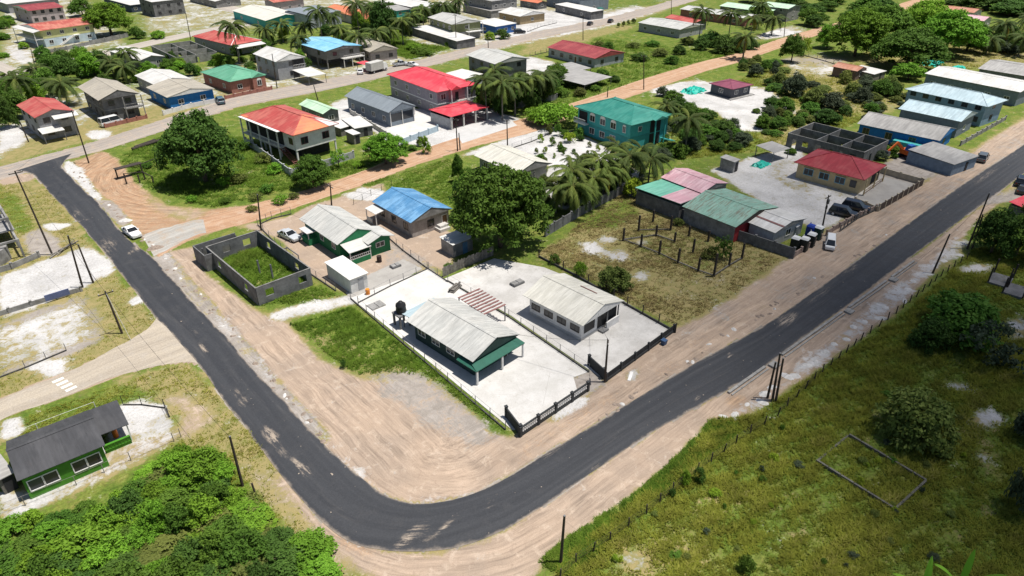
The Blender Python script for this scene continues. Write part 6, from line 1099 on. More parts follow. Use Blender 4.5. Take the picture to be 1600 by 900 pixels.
# ------------------------------------------------------------------ fences and walls
def along(px, step, world=False):
    p = [np.array(q if world else G(*q)) for q in px]; out = []
    for a, b in zip(p[:-1], p[1:]):
        L = np.hypot(*(b-a)); n = max(1, round(L/step)); out += [(a + (b-a)*i/n, b-a) for i in range(n)]
    out.append((p[-1], p[-1]-p[-2])); return out
def wire_fence(label, px, h=1.3, step=2.6, mat=None, plinth=.18, rails=(1.0,.5), name='wire_fence', r=.045, cat='fence', lean=0):
    pts = along(px, step); o = np.array(pts[0][0]); t = thing(name, label, cat, (o[0], o[1], 0)); mat = mat or METAL; rr = random.Random(len(px)*7+int(h*10))
    pm_ = MB().tube((0,0,0), (0,0,h), r, r*.9, 6).mesh('post'); pm_.materials.append(mat)
    for p, d in pts: part('post', pm_, mat, t, (p[0]-o[0], p[1]-o[1], 0), rot=(rr.uniform(-lean,lean), rr.uniform(-lean,lean), 0))
    m = MB(); k = MB()
    for (p, _), (q, _) in zip(pts[:-1], pts[1:]):
        p, q = p-o, q-o
        for f in rails: m.tube((*p, h*f), (*q, h*f), .018 if f > .98 else .010, n=4)
        if plinth: k.beam((*p, plinth/2), (*q, plinth/2), .14, plinth)
    part('wire', m, mat, t)
    if plinth: part('plinth', k, plain('dark_plinth', (.07,.068,.065), .9, .3), t)
    return t
def block_wall(label, px, h, mat, step=3.0, th=.15, pier=None, cap=True, name='block_wall', pm_=None, gap=()):
    pts = along(px, step); o = np.array(pts[0][0]); t = thing(name, label, 'wall', (o[0], o[1], 0))
    pr_ = (pier or 0) 
    for i, ((p, d), (q, _)) in enumerate(zip(pts[:-1], pts[1:])):
        if i in gap: continue
        v = q-p; L = np.hypot(*v); a = math.atan2(v[1], v[0]); part('panel', MB().box(.12, L-.12, -th/2, th/2, 0, h), mat, t, (p[0]-o[0], p[1]-o[1], 0), a)
    for p, d in pts: part('pier', MB().box(-.14,.14,-.14,.14,0,h+.12).box(-.18,.18,-.18,.18,h+.12,h+.2), pm_ or mat, t, (p[0]-o[0], p[1]-o[1], 0), math.atan2(d[1], d[0]))
    return t
def baluster_wall(label, px, mat, h=1.25, step=2.6, base=.5):
    pts = along(px, step); o = np.array(pts[0][0]); t = thing('baluster_wall', label, 'wall', (o[0], o[1], 0))
    for (p, d), (q, _) in zip(pts[:-1], pts[1:]):
        v = q-p; L = np.hypot(*v); a = math.atan2(v[1], v[0]); loc = (p[0]-o[0], p[1]-o[1], 0); s = part('panel', MB().box(.2, L-.2, -.1, .1, 0, base).box(.2, L-.2, -.09, .09, h-.12, h), mat, t, loc, a); n = 8
        bl = MB().lathe([(.09,base),(.13,base+.1),(.08,base+.3),(.12,h-.25),(.09,h-.12)], 6).mesh('baluster'); bl.materials.append(WHITE)
        for i in range(n): part('baluster', bl, WHITE, s, (.2+(L-.4)*(i+.5)/n, 0, 0))
    for p, d in pts: part('pier', MB().box(-.16,.16,-.16,.16,0,h+.08).box(-.19,.19,-.19,.19,h+.08,h+.14), mat, t, (p[0]-o[0], p[1]-o[1], 0), math.atan2(d[1], d[0]))
    return t
DARKW = plain('charcoal_wall', (.040,.043,.046), .8, .25)
baluster_wall('charcoal front wall with white balusters before the long grey roof', [(813,682),(918,611)], DARKW)
block_wall('solid charcoal return wall at the corner of the white yard', [(791,652),(813,681)], 1.4, DARKW, 4); block_wall('solid charcoal gate wall between the two front fences', [(920,571),(943,592)], 1.4, DARKW, 4)
def picket_fence(label, px, mat, h=1.15, step=2.6):
    pts = along(px, step); o = np.array(pts[0][0]); t = thing('railing_fence', label, 'fence', (o[0], o[1], 0))
    for (p, d), (q, _) in zip(pts[:-1], pts[1:]):
        v = q-p; L = np.hypot(*v); a = math.atan2(v[1], v[0]); m = MB().box(.15,L-.15,-.09,.09,0,.4).box(.15,L-.15,-.03,.03,h-.1,h)
        for i in range(14): x = .2+(L-.4)*i/13; m.box(x-.05,x+.05,-.03,.03,.4,h-.1)
        part('panel', m, mat, t, (p[0]-o[0], p[1]-o[1], 0), a)
    for p, d in pts: part('pier', MB().box(-.13,.13,-.13,.13,0,h+.12), mat, t, (p[0]-o[0], p[1]-o[1], 0), math.atan2(d[1], d[0]))
picket_fence('dark picket front fence of the white bungalow', [(947,596),(1052,519)], DARKW)
wire_fence('wire fence with dark plinth along the grass side of the white yard', [(548,467),(600,512),(700,596),(790,672)], 1.3, 2.6)
wire_fence('wire fence dividing the two bright yards', [(700,440),(795,496),(920,582)], 1.25, 2.7, plinth=.22); wire_fence('wire fence at the back of the white yard', [(560,474),(610,448),(670,420)], 1.2, 2.6); wire_fence('wire fence between the green house and the blue-roofed house', [(600,366),(630,392),(668,420),(700,441)], 1.2, 2.4)
wire_fence('dark post fence along the vacant lot side of the white bungalow', [(842,402),(900,432),(980,478),(1055,520)], 1.5, 2.8, TIMBER, .35, r=.09); wire_fence('wire fence along the drive of the green house', [(403,352),(440,390),(480,425),(525,455)], 1.2, 2.6)
wire_fence('wire gate fence of the green house on the dirt road', [(408,350),(425,342),(455,335)], 1.4, 1.6); wire_fence('black pipe fence round the sand circle by the blue-roofed house', [(553,320),(580,306),(612,290)], 1.2, 2.4, BLACK, 0)
wire_fence('light wire fence before the thicket', [(-20,812),(40,790),(120,758),(205,720),(272,690),(283,683)], 1.2, 3.0, GREYWOOD, .0); wire_fence('dark pipe gate fence beside the pale sand drive', [(193,633),(222,633),(258,638),(265,652)], 1.3, 2.4, BLACK, .12); wire_fence('thin white pipe fence behind the charcoal-roofed house', [(-10,700),(60,672),(150,638)], .9, 4, WHITE, 0, rails=(1.0,))
wire_fence('low wire fence along the side lane', [(-10,594),(40,575),(104,548)], 1.1, 3.0, METAL, .16)
bw = block_wall('low grey block wall across the pale sand lot', [(-20,500),(50,478),(128,455)], .7, CONC, 3.2); block_wall('low block wall before the unfinished concrete frame', [(-20,432),(20,420),(62,402)], .9, CONC, 3); part('wall_sign_board', MB().box(0,3,-.05,.05,.3,1.2), plain('faded_blue', (.12,.15,.28), .7, .2), bw, (float(G(72,472)[0]-G(-20,500)[0]), float(G(72,472)[1]-G(-20,500)[1])-.4, 0))
block_wall('stained grey panel wall along the palms and vacant lot', [(852,370),(905,338),(974,302)], 1.7, DKCONC, 2.6); block_wall('long stained grey panel wall below the workshop roofs', [(976,303),(1060,340),(1150,375),(1238,404)], 1.8, DKCONC, 2.8)
block_wall('grey lot wall in front of the patched red-roofed house', [(386,226),(420,250),(454,275)], 1.5, gw, 3); block_wall('low grey lot wall beside the bushy tree', [(456,276),(505,262),(553,247)], 1.5, gw, 3)
block_wall('pale blue front wall of the slate-blue bungalow', [(628,226),(655,216),(684,205)], 1.3, plain('wall_powder_blue', (.40,.50,.56), .8, .15), 2.8, pm_=plain('wall_powder_blue', (.4,.5,.56))); block_wall('long low wall at the side of the slate-blue bungalow', [(548,178),(580,197),(612,218)], 1.1, PALE, 3)
BEIGEP = plain('beige_pier', (.42,.36,.27), .85, .2); block_wall('dark panelled front wall with beige piers before the deep red hip roof', [(1372,330),(1400,314),(1440,290)], 1.3, plain('brown_panel', (.075,.055,.045), .8, .25), 2.2, pm_=BEIGEP); block_wall('beige side wall of the red hip-roofed bungalow', [(1438,288),(1405,279),(1375,270)], 1.2, BEIGEP, 3); block_wall('beige low wall beside the two dark cars', [(1370,330),(1352,322),(1335,315)], .8, BEIGEP, 3)
block_wall('low weathered wall with posts along the toilet yard', [(1240,402),(1262,388),(1300,362),(1330,345),(1368,328)], .9, plain('pinkish_wall', (.33,.25,.21), .9, .3), 2.4, gap=(3,4)); wire_fence('weathered roadside fence by the two dark cars', [(1312,362),(1340,342),(1366,330)], 1.3, 1.6, GREYWOOD, .3, r=.1)
block_wall('grey block wall by the street shop', [(1418,248),(1465,260)], 1.1, DKCONC, 3); block_wall('low pale wall along the right verge by the shop row', [(1500,228),(1540,205),(1570,188)], 1.0, CONC, 3); block_wall('dark lot wall under the palms beside the red carport', [(770,172),(815,168),(870,156)], 1.5, DKCONC, 3.4)
block_wall('grey wall in front of the yellow house', [(70,84),(105,78),(142,70)], 1.2, CONC, 3.5); block_wall('grey lot wall behind the yellow house yard', [(142,70),(165,66),(200,58)], 1.5, CONC, 4); block_wall('reddish low garden wall of the pink brick bungalow', [(352,155),(380,149),(425,140)], .9, WL['brick'], 2.4); block_wall('white wall before the blue-fronted house', [(256,180),(300,168),(340,160)], 1.1, WHITE, 3); block_wall('low wall beside the minibus yard', [(165,200),(200,192),(230,185)], .9, WL['brick'], 3)
wire_fence('fence round the tan house forecourt', [(824,50),(845,42),(870,36)], 1.2, 3, METAL, .2); wire_fence('fence at the end of the long red-roofed house', [(828,88),(845,84),(862,80)], 1.3, 3, GREYWOOD, .2, r=.08); wire_fence('lot fence with dark base behind the palm clump', [(800,232),(830,222),(862,208)], 1.1, 3, METAL, .2)
wire_fence('old fence along the sandy lot beyond the orange road', [(1250,85),(1290,96),(1340,112)], 1.2, 4, GREYWOOD, .2, r=.09)
# the post-and-wire fence of the field
wire_fence('weathered wooden post fence with slack wires along the field', [(875,905),(900,880),(953,845),(1010,803),(1090,738),(1150,693),(1215,650),(1285,582),(1345,532),(1400,490),(1470,432),(1510,405)], 1.25, 2.2, TIMBER, 0, rails=(.95,.65,.35), name='post_fence', r=.075, lean=.08)
# board fence between lots: every plank
bp = [np.array(G(*p)) for p in ((692,433),(730,416),(771,399))]; bf = thing('board_fence', 'weathered vertical board fence behind the bright yards', 'fence', (*bp[0], 0)); rb = random.Random(3)
for a_, b_ in ((0,1),(1,2)):
    v = bp[b_]-bp[a_]; L = np.hypot(*v); n = int(L/.28); an = math.atan2(v[1], v[0])
    for i in range(n): q = bp[a_] + v*(i/n) - bp[0]; part('plank', MB().box(.01,.26,-.02,.02,0,1), GREYWOOD, bf, (q[0], q[1], 0), an).scale = (1, 1, rb.uniform(1.4, 1.75))
    for z in (.45, 1.2): part('rail', MB().box(0,L,.03,.09,z,z+.1), GREYWOOD, bf, (*(bp[a_]-bp[0]), 0), an)
# post pen in the vacant lot
pen = thing('post_pen', 'rectangle of upright timber posts with ground beams in the vacant lot', 'post frame', (*G(1060,385), 0)); o_ = np.array(G(1060,385)); PP = {}
for i, (x, y, h) in enumerate(((695,605,1.9),(790,545,2.4),(880,490,1.9),(990,540,2.2),(900,575,1.6),(805,645,1.9),(1105,575,1.5),(1015,615,1.5),(920,690,2.0),(1225,610,1.6),(1130,680,2.0),(1037,745,2.1),(1435,720,2.3),(1355,765,1.9),(1260,830,3.2),(1163,797,1.9))):
    p = np.array(G(800+x/4, 225+y/4)) - o_; PP[i] = p; part('post', MB().box(-.13,.13,-.13,.13,0,h*1.2), TIMBER, pen, (p[0], p[1], 0))
for a_, b_ in ((5,8),(8,11),(11,15),(14,13),(13,12),(1,3),(0,4),(4,7),(5,0),(15,14)): part('ground_beam', MB().beam((*PP[a_],.25), (*PP[b_],.25), .14, .16), GREYWOOD, pen)
# low kerb rectangle in the field
kr = thing('foundation_kerb', 'overgrown low concrete foundation rectangle in the field', 'foundation', (*G(1360,740), 0)); o_ = np.array(G(1360,740)); cs = [np.array(G(*p))-o_ for p in ((1275,722),(1397,798),(1446,753),(1325,681))]
for (i, j, h, nm) in ((0,1,.36,6),(1,2,.30,4),(2,3,.34,6),(3,0,.10,4)):
    for k in range(nm): a_ = cs[i]+(cs[j]-cs[i])*k/nm; b_ = cs[i]+(cs[j]-cs[i])*((k+1)/nm-.01); part('kerb_block', MB().beam((*a_, h/2), (*b_, h/2), .2, h), plain('mossy_concrete', (.13,.125,.11), .95, .35, 2), kr)
# slabs with posts at the right edge
for i, (x, y, lb) in enumerate(((1562,440,'dark weathered slab deck with upright posts by the field shrubs'),(1585,456,'second dark slab deck with posts beside the first'))):
    t = thing('post_deck', lb, 'deck', (*G(x,y), 0), .1); part('slab', MB().box(-1.9,1.9,-1.3,1.3,0,.35), DKCONC, t)
    for sx, sy in ((-1.8,-1.2),(1.8,-1.2),(1.8,1.2),(-1.8,1.2)): part('post', MB().box(-.1,.1,-.1,.1,0,2.6), TIMBER, t, (sx, sy, 0))
# timber rack at the junction green
t = thing('timber_shelter', 'old dark timber rack half sunk in weeds at the junction', 'shelter', (*G(232,285), 0), .1)
for x, y, h in ((-3.2,2.2,2.2),(-3.2,6.5,2.0),(.2,2.0,1.6),(.5,-1.2,1.5),(-1.2,1.0,1.6),(1.2,5.5,2.0)): part('post', MB().box(-.11,.11,-.11,.11,0,h), TIMBER, t, (x, y, 0))
part('board', MB().box(-3.4,1.6,5.4,6.8,2.0,2.12), TIMBER, t); part('beam', MB().beam((-3.2,2.2,2.1),(.2,2.0,1.6),.12,.12), TIMBER, t); part('beam', MB().beam((.2,2,1.5),(.5,-1.2,1.4),.12,.12), TIMBER, t); part('beam', MB().beam((1.2,5.5,2),(6,6.5,2.2),.12,.12), TIMBER, t)
solo('log_pile', MB().tube((-4,0,.4),(3,.6,.5),.35,.3).tube((-3,.8,.4),(2,1.4,.6),.3,.25), TIMBER, 'dark fallen logs at the edge of the cross street', 'logs', G(235,228), .2)

# ------------------------------------------------------------------ utility poles and wires
WOODP = plain('pole_wood', (.060,.047,.038), .85, .3, 3); tops = {}
def pole(key, base, top, label, arm=0, extra=None):
    p = np.array(G(*base)); h = height_of(p, top[1]); q = np.array(G(top[0], top[1], h)); off = np.clip(q-p, -.9, .9)
    t = thing('utility_pole', label, 'utility pole', (p[0], p[1], 0)); part('shaft', MB().tube((0,0,-.2), (off[0],off[1],h), .15, .10, 9), WOODP, t); tops[key] = (p[0]+off[0], p[1]+off[1], h)
    if arm:
        part('crossarm', MB().beam((off[0]-.9*arm[0], off[1]-.9*arm[1], h-.35), (off[0]+.9*arm[0], off[1]+.9*arm[1], h-.35), .1, .12), WOODP, t)
        for s in (-.8, 0, .8): part('insulator', MB().lathe([(.03,0),(.07,.05),(.04,.1),(.06,.16),(.02,.2)], 7), PALE, t, (off[0]+s*arm[0], off[1]+s*arm[1], h-.29))
    else: part('cap', MB().tube((off[0],off[1],h),(off[0],off[1],h+.05), .11, .09, 9), METAL, t)
    if extra == 'lamp': part('lamp_arm', MB().beam((off[0],off[1],h-.6),(off[0]+1.1,off[1],h-.3),.06,.06), METAL, t); part('lamp_head', MB().box(off[0]+.9,off[0]+1.5,off[1]-.12,off[1]+.12,h-.4,h-.25), PALE, t)
    if extra == 'can': part('transformer', MB().lathe([(.22,h-1.6),(.25,h-1.5),(.25,h-.9),(.2,h-.8)], 10), METAL, t, (off[0]+.35, off[1], 0)); part('transformer', MB().lathe([(.16,h-2.5),(.18,h-2.4),(.18,h-2.0),(.14,h-1.9)], 10), METAL, t, (off[0]+.3, off[1], 0))
    return t
X, Y = (1,0), (0,1)
pole('a1', (82,398), (23,267), 'tall slanting pole beside the unfinished concrete frame', X); pole('a2', (129,449), (106,368), 'nearer of the twin poles on the pale sand lot'); pole('a3', (146,442), (122,382), 'shorter of the twin poles on the pale sand lot'); pole('a4', (191,521), (164,455), 'pole with cross arm at the side lane mouth', X)
pole('a5', (379,759), (359,682), 'pole standing at the edge of the thicket', 0); pole('a6', (876,880), (882,806), 'lone bare pole on the outside of the road bend'); pole('b1', (945,597), (950,531), 'pole at the gap between the two front fences', (.5,.5)); pole('b2', (1199,622), (1212,566), 'shortest of three poles grouped on the drain verge'); pole('b3', (1207,625), (1219,552), 'tallest of three poles grouped on the drain verge'); pole('b4', (1212,627), (1224,560), 'rear pole of the three grouped on the drain verge')
pole('b5', (1457,427), (1484,366), 'single pole on the verge between the drain and the field'); pole('b6', (1511,389), (1546,302), 'tall pole at the roadside tree'); pole('b7', (1519,389), (1536,335), 'short pole paired with the tall one at the roadside tree'); pole('c1', (1284,360), (1295,305), 'pole carrying transformer cans beside the two dark cars', X, 'can')
pole('d1', (139,255), (112,172), 'tall pole at the junction corner of the cross street', Y); pole('d2', (408,360), (402,304), 'pole on the dirt road by the green house', 0); pole('d3', (518,321), (516,289), 'pole on the dirt road behind the green house', Y); pole('d4', (715,236), (712,185), 'front one of two poles before the pale forecourt', Y); pole('d5', (719,234), (717,208), 'short stay pole before the pale forecourt'); pole('d6', (793,228), (792,187), 'pole beside the concrete forecourt on the dirt road')
pole('e1', (911,63), (911,24), 'pole on the cross street behind the long red-roofed house', Y); pole('e2', (1049,26), (1049,-4), 'pole on the cross street beside the silver-grey roof'); pole('e3', (433,138), (425,84), 'pole before the tall grey house with white gable'); pole('e4', (497,157), (490,133), 'short pole on the cross street by the slate-blue roof'); pole('e5', (1161,98), (1164,66), 'pole on the orange dirt road near the tall palms'); pole('e6', (1225,58), (1228,26), 'pole at the far end of the orange dirt road'); pole('e7', (713,72), (711,22), 'pole in front of the olive house', Y); pole('e8', (1006,140), (1006,86), 'pole on the orange dirt road opposite the teal-roofed house', Y); pole('e9', (54,102), (48,76), 'pole at the sandy end of the back street'); pole('f1', (298,62), (290,20), 'pole on the back street by the roofless shell'); pole('f2', (949,152), (950,136), 'short pole behind the teal roof'); pole('f3', (763,75), (762,52), 'pole beside the little blue shop'); pole('f4', (45,222), (31,190), 'pole before the faded red roof with white awnings'); pole('f5', (253,152),(250,140), 'stub pole at the blue-fronted house')
solo('stub_post', MB().tube((0,0,0),(-.05,.1,1.9),.1,.09,8), WOODP, 'short stub post beside the thicket pole', 'post', G(401,778))
def wire(label, a, b, sag=.5, r=.015):
    a, b = np.array(tops[a]), np.array(tops[b]); m = MB(); n = 10; P = [a+(b-a)*i/n - np.array([0,0,4*sag*(i/n)*(1-i/n)+.1]) for i in range(n+1)]
    for p, q in zip(P[:-1], P[1:]): m.tube(p, q, r, n=4)
    solo('power_line', m, BLACK, label, 'wire')
wire('wire from the tall slanting pole to the lane pole', 'a1', 'a4'); wire('wire from the lane pole to the thicket pole', 'a4', 'a5', .8); wire('wire over the junction to the tall slanting pole', 'd1', 'a1', .8); wire('wire along the dirt road past the green house', 'd2', 'd3', .5); wire('wire along the dirt road from the green house to the forecourt', 'd3', 'd4', 1); wire('wire along the dirt road from the forecourt to the white garden', 'd4', 'd6', .4); wire('wire along the dirt road beside the teal-roofed house', 'd6', 'e8', .9); wire('wire along the far dirt road', 'e8', 'e5', .9); wire('wire along the drain verge', 'b3', 'b5', 1.2); wire('wire from the drain verge to the roadside tree', 'b5', 'b6', .6)
for a_, b_, lb in (('a2','a4','wire from the twin poles to the lane pole'),('d1','e3','wire along the cross street past the block house'),('e3','e4','wire along the cross street to the slate-blue roof'),('e4','e7','wire along the cross street to the olive house'),('e7','e1','wire along the cross street to the long red-roofed house'),('e1','e2','wire along the far cross street'),('e5','e6','wire at the far end of the dirt road')): wire(lb, a_, b_, .7)
def house_drop(label, a, px, z):
    q = np.array([*G(*px, z), z]); p_ = np.array(tops[a]); m = MB(); P = [p_+(q-p_)*i/8 - np.array([0,0,4*.35*(i/8)*(1-i/8)]) for i in range(9)]
    for u_, v_ in zip(P[:-1], P[1:]): m.tube(u_, v_, .018, n=4)
    solo('service_wire', m, BLACK, label, 'wire')
house_drop('service wire from the fence-gap pole to the long grey roof', 'b1', (790,520), 3.2); house_drop('service wire from the fence-gap pole to the white bungalow', 'b1', (935,490), 3.4); house_drop('service wire to the green house', 'd2', (480,345), 3.2); house_drop('service wire to the blue-roofed house', 'd3', (600,305), 3.5)
gy = MB().tube(tops['a4'], (*G(205,532), 0), .03, n=5); solo('guy_wire', gy, PALE, 'pale guy wire staying the lane pole', 'wire')

# ------------------------------------------------------------------ vehicles
TYRE = plain('tyre', (.015,.015,.016), .8, .2); RIM = plain('rim', (.42,.42,.43), .4, .1); LAMP = plain('headlamp', (.7,.7,.68), .15, .05); TAIL = plain('taillamp', (.35,.02,.02), .2, .05); CGL = glassy('car_glass', (.018,.022,.027), .06)
def paint(name, col): 
    if name in _mc: return _mc[name]
    t = NT(name); t.done(t.hsv(col, t.step(t.noise(2.5, 4, .6), .2, .8, .93, 1.05)), .28, .5); t.b.inputs['Coat Weight'].default_value = .5; _mc[name] = t.m; return t.m
def loft(st):
    """stations (x, z0, z1, half width, tuck) -> body"""
    m = MB(); n = 10
    for x, z0, z1, w, tk in st:
        h = z1-z0; m.v += [(x,-w*.9,z0),(x,-w,z0+.25*h),(x,-w,z0+.62*h),(x,-w*tk,z0+.92*h),(x,-w*tk*.82,z1),(x,w*tk*.82,z1),(x,w*tk,z0+.92*h),(x,w,z0+.62*h),(x,w,z0+.25*h),(x,w*.9,z0)]
    for i in range(len(st)-1):
        for k in range(n): j = (k+1) % n; m.f.append((i*n+k, i*n+j, (i+1)*n+j, (i+1)*n+k))
    m.f.append(tuple(range(n-1,-1,-1))); m.f.append(tuple((len(st)-1)*n+k for k in range(n))); return m
def car(px, ang, kind, col, label, group=None, name='car', cat='car', base_z=0):
    L, Wd, H = dict(sedan=(4.5,1.72,1.42), suv=(4.7,1.85,1.75), van=(4.6,1.75,2.0), pickup=(5.1,1.85,1.75), bus=(5.2,1.8,2.2))[kind]
    p = G(*px, .5); t = thing(name, label, cat, (p[0], p[1], base_z), R(ang), group); pm = paint('paint_'+col[0], col[1]); w = Wd/2; h = L/2
    if kind == 'sedan': body = [(-h,.32,.80,w*.88,.95),(-h+.12,.22,.93,w*.95,.95),(-h+.9,.2,.98,w,.94),(-.3,.2,.95,w,.94),(h-1.35,.2,.95,w,.94),(h-.5,.22,.84,w*.96,.95),(h-.08,.25,.72,w*.9,.95),(h,.32,.62,w*.82,.95)]; cab = [(-h+.75,.93),(-h+1.35,H-.04),(h-2.15,H-.04),(h-1.35,.93)]
    elif kind == 'suv': body = [(-h,.4,.95,w*.92,.96),(-h+.12,.3,1.08,w*.97,.96),(-.3,.28,1.08,w,.95),(h-1.3,.28,1.07,w,.95),(h-.35,.3,1.0,w*.96,.96),(h,.4,.8,w*.86,.95)]; cab = [(-h+.08,1.05),(-h+.4,H-.04),(h-1.95,H-.04),(h-1.2,1.05)]
    elif kind in ('van','bus'): z = 1.12 if kind == 'van' else 1.2; body = [(-h,.35,z-.05,w*.95,.98),(-h+.1,.25,z,w,.98),(0,.25,z,w,.98),(h-.7,.25,z,w,.98),(h-.12,.28,z-.16,w*.96,.97),(h,.35,.8,w*.88,.95)]; cab = [(-h+.06,z-.03),(-h+.2,H-.05),(h-1.15,H-.05),(h-.4,z-.06)]
    else: body = [(-h,.45,.98,w*.96,.98),(-h+.1,.4,1.02,w,.98),(-.6,.35,1.02,w,.97),(.2,.32,1.05,w,.95),(h-1.3,.32,1.05,w,.95),(h-.35,.34,.98,w*.96,.95),(h,.45,.8,w*.88,.95)]; cab = [(-.75,1.0),(-.5,H-.04),(h-2.05,H-.04),(h-1.3,1.0)]
    part('body', loft(body), pm, t, smooth=False)
    (x0,z0),(x1,z1),(x2,z2),(x3,z3) = cab; wb, wt = w*.92, w*.76
    part('window_band', MB().hexa([(x0,-wb,z0),(x3,-wb,z3),(x3,wb,z3),(x0,wb,z0)], [(x1,-wt,z1),(x2,-wt,z2),(x2,wt,z2),(x1,wt,z1)]), CGL, t)
    rf = part('roof', MB().hexa([(x1-.06,-wt-.03,z1-.02),(x2+.06,-wt-.03,z2-.02),(x2+.06,wt+.03,z2-.02),(x1-.06,wt+.03,z1-.02)], [(x1+.05,-wt+.08,z1+.06),(x2-.05,-wt+.08,z2+.06),(x2-.05,wt-.08,z2+.06),(x1+.05,wt-.08,z1+.06)]), pm, t)
    for sy in (-1, 1):
        for u in ((0, 0), (1, 1)) if kind == 'sedan' else ((0,0),(.45,.45),(1,1)):
            a = (x0+(x3-x0)*u[0], sy*(wb+.012), z0); b = (x1+(x2-x1)*u[1], sy*(wt+.012), z1); part('pillar', MB().beam(a, b, .10 if u[0] in (0,1) else .16, .05), pm, t)
        if kind == 'sedan': part('pillar', MB().beam(((x0+x3)/2, sy*(wb+.012), z0), ((x1+x2)/2, sy*(wt+.012), z1), .08, .05), pm, t)
        for x in (-h+.85, h-.85):
            rr_ = .31 if kind == 'sedan' else .36; ti_ = part('wheel', MB().tube((0,-.11,0),(0,.11,0), rr_, n=16), TYRE, t, (x, sy*(w-.1), rr_)); part('rim', MB().tube((0,-.125,0),(0,.125,0), rr_*.6, n=12), RIM, ti_)
        part('headlight', MB().box(h-.14,h-.01,sy*w*.62-.17,sy*w*.62+.17,.60,.74), LAMP, t); part('taillight', MB().box(-h-.02,-h+.1,sy*w*.72-.12,sy*w*.72+.12,.68,.84), TAIL, t); part('mirror', MB().box(x3-.45,x3-.25,sy*(w+.08)-.08,sy*(w+.08)+.08,z3,z3+.15), pm, t)
    if kind == 'pickup': part('bed_void', MB().box(-h+.12,-.9,-w*.86,w*.86,1.0,1.035), BLACK, t)
    return t
car((206,363), -84, 'sedan', ('white', (.70,.70,.69)), 'white sedan parked at the edge of the asphalt', base_z=.03); car((452,368), -80, 'sedan', ('silver', (.46,.48,.50)), 'silver sedan parked beside the green house')
car((1318,333), -78, 'suv', ('black', (.012,.013,.016)), 'black wagon with roof rails nearer the transformer pole'); car((1338,324), -78, 'suv', ('navy', (.012,.016,.028)), 'dark navy wagon between the black wagon and the red-roofed bungalow')
mv = car((1297,381), 205, 'van', ('white', (.70,.70,.69)), 'white minivan beside the portable toilets', cat='van', name='minivan'); mv.scale = (.8,.85,.85); car((1535,247), 8, 'suv', ('grey', (.10,.11,.12)), 'grey car on the verge by the street shop'); car((1596,284), 10, 'suv', ('navy', (.012,.016,.028)), 'dark blue car at the roadside by the pale verge'); car((1598,296), 10, 'sedan', ('black', (.012,.013,.016)), 'black car parked in front of the dark blue one')
car((174,192), 12, 'bus', ('white', (.70,.70,.69)), 'white minibus parked beside the unpainted block house', cat='minibus', name='minibus'); car((344,158), 80, 'suv', ('teal', (.05,.11,.15)), 'blue-green wagon parked beside the blue-fronted house'); car((626,100), -10, 'pickup', ('silver', (.46,.48,.50)), 'silver pickup parked at the overgrown lot', cat='pickup', name='pickup_truck'); car((644,101), -70, 'sedan', ('white', (.70,.70,.69)), 'white car parked beside the silver pickup')
car((922,37), 25, 'sedan', ('black', (.012,.013,.016)), 'black sedan on the sandy forecourt by the green tank'); car((954,33), 25, 'sedan', ('black', (.012,.013,.016)), 'black sedan at the street edge beyond the green tank'); car((812,50), -30, 'suv', ('black', (.012,.013,.016)), 'black wagon beside the tan house'); car((563,112), 60, 'sedan', ('white', (.70,.70,.69)), 'white car nose-in beside the box truck')
# box truck
p = G(590,112); t = thing('box_truck', 'box truck with dirty white cargo body on the cross street', 'truck', (*p, 0), R(12)); part('cargo_box', MB().box(-3.6,1.6,-1.25,1.25,.9,3.2), plain('truck_box', (.50,.49,.46), .6, .15, dirt=(.3,.28,.25), dirt_amt=.4), t); part('cab', MB().hexa([(1.75,-1.1,.5),(3.6,-1.1,.5),(3.6,1.1,.5),(1.75,1.1,.5)],[(1.75,-1.0,2.5),(3.1,-1.0,2.5),(3.1,1.0,2.5),(1.75,1.0,2.5)]), paint('paint_white', (.7,.7,.69)), t); part('windscreen', MB().hexa([(3.50,-.95,1.4),(3.58,-.95,1.35),(3.58,.95,1.35),(3.50,.95,1.4)],[(3.2,-.9,2.3),(3.28,-.9,2.3),(3.28,.9,2.3),(3.2,.9,2.3)]), CGL, t); part('chassis', MB().box(-3.5,3.3,-.5,.5,.5,.85), BLACK, t)
for x in (-2.4, 2.6):
    for s in (-1, 1): ti_ = part('wheel', MB().tube((0,-.15,0),(0,.15,0),.45,n=14), TYRE, t, (x, s*1.0, .45)); part('rim', MB().tube((0,-.16,0),(0,.16,0),.25,n=10), RIM, ti_)
shed('red_tarp_stand', 'small red-topped stand behind the box truck', (572,103), (563,98), (580,99), 2.2, 2.3, '-y', RF['bright'], METAL, open_=True, cat='stand')
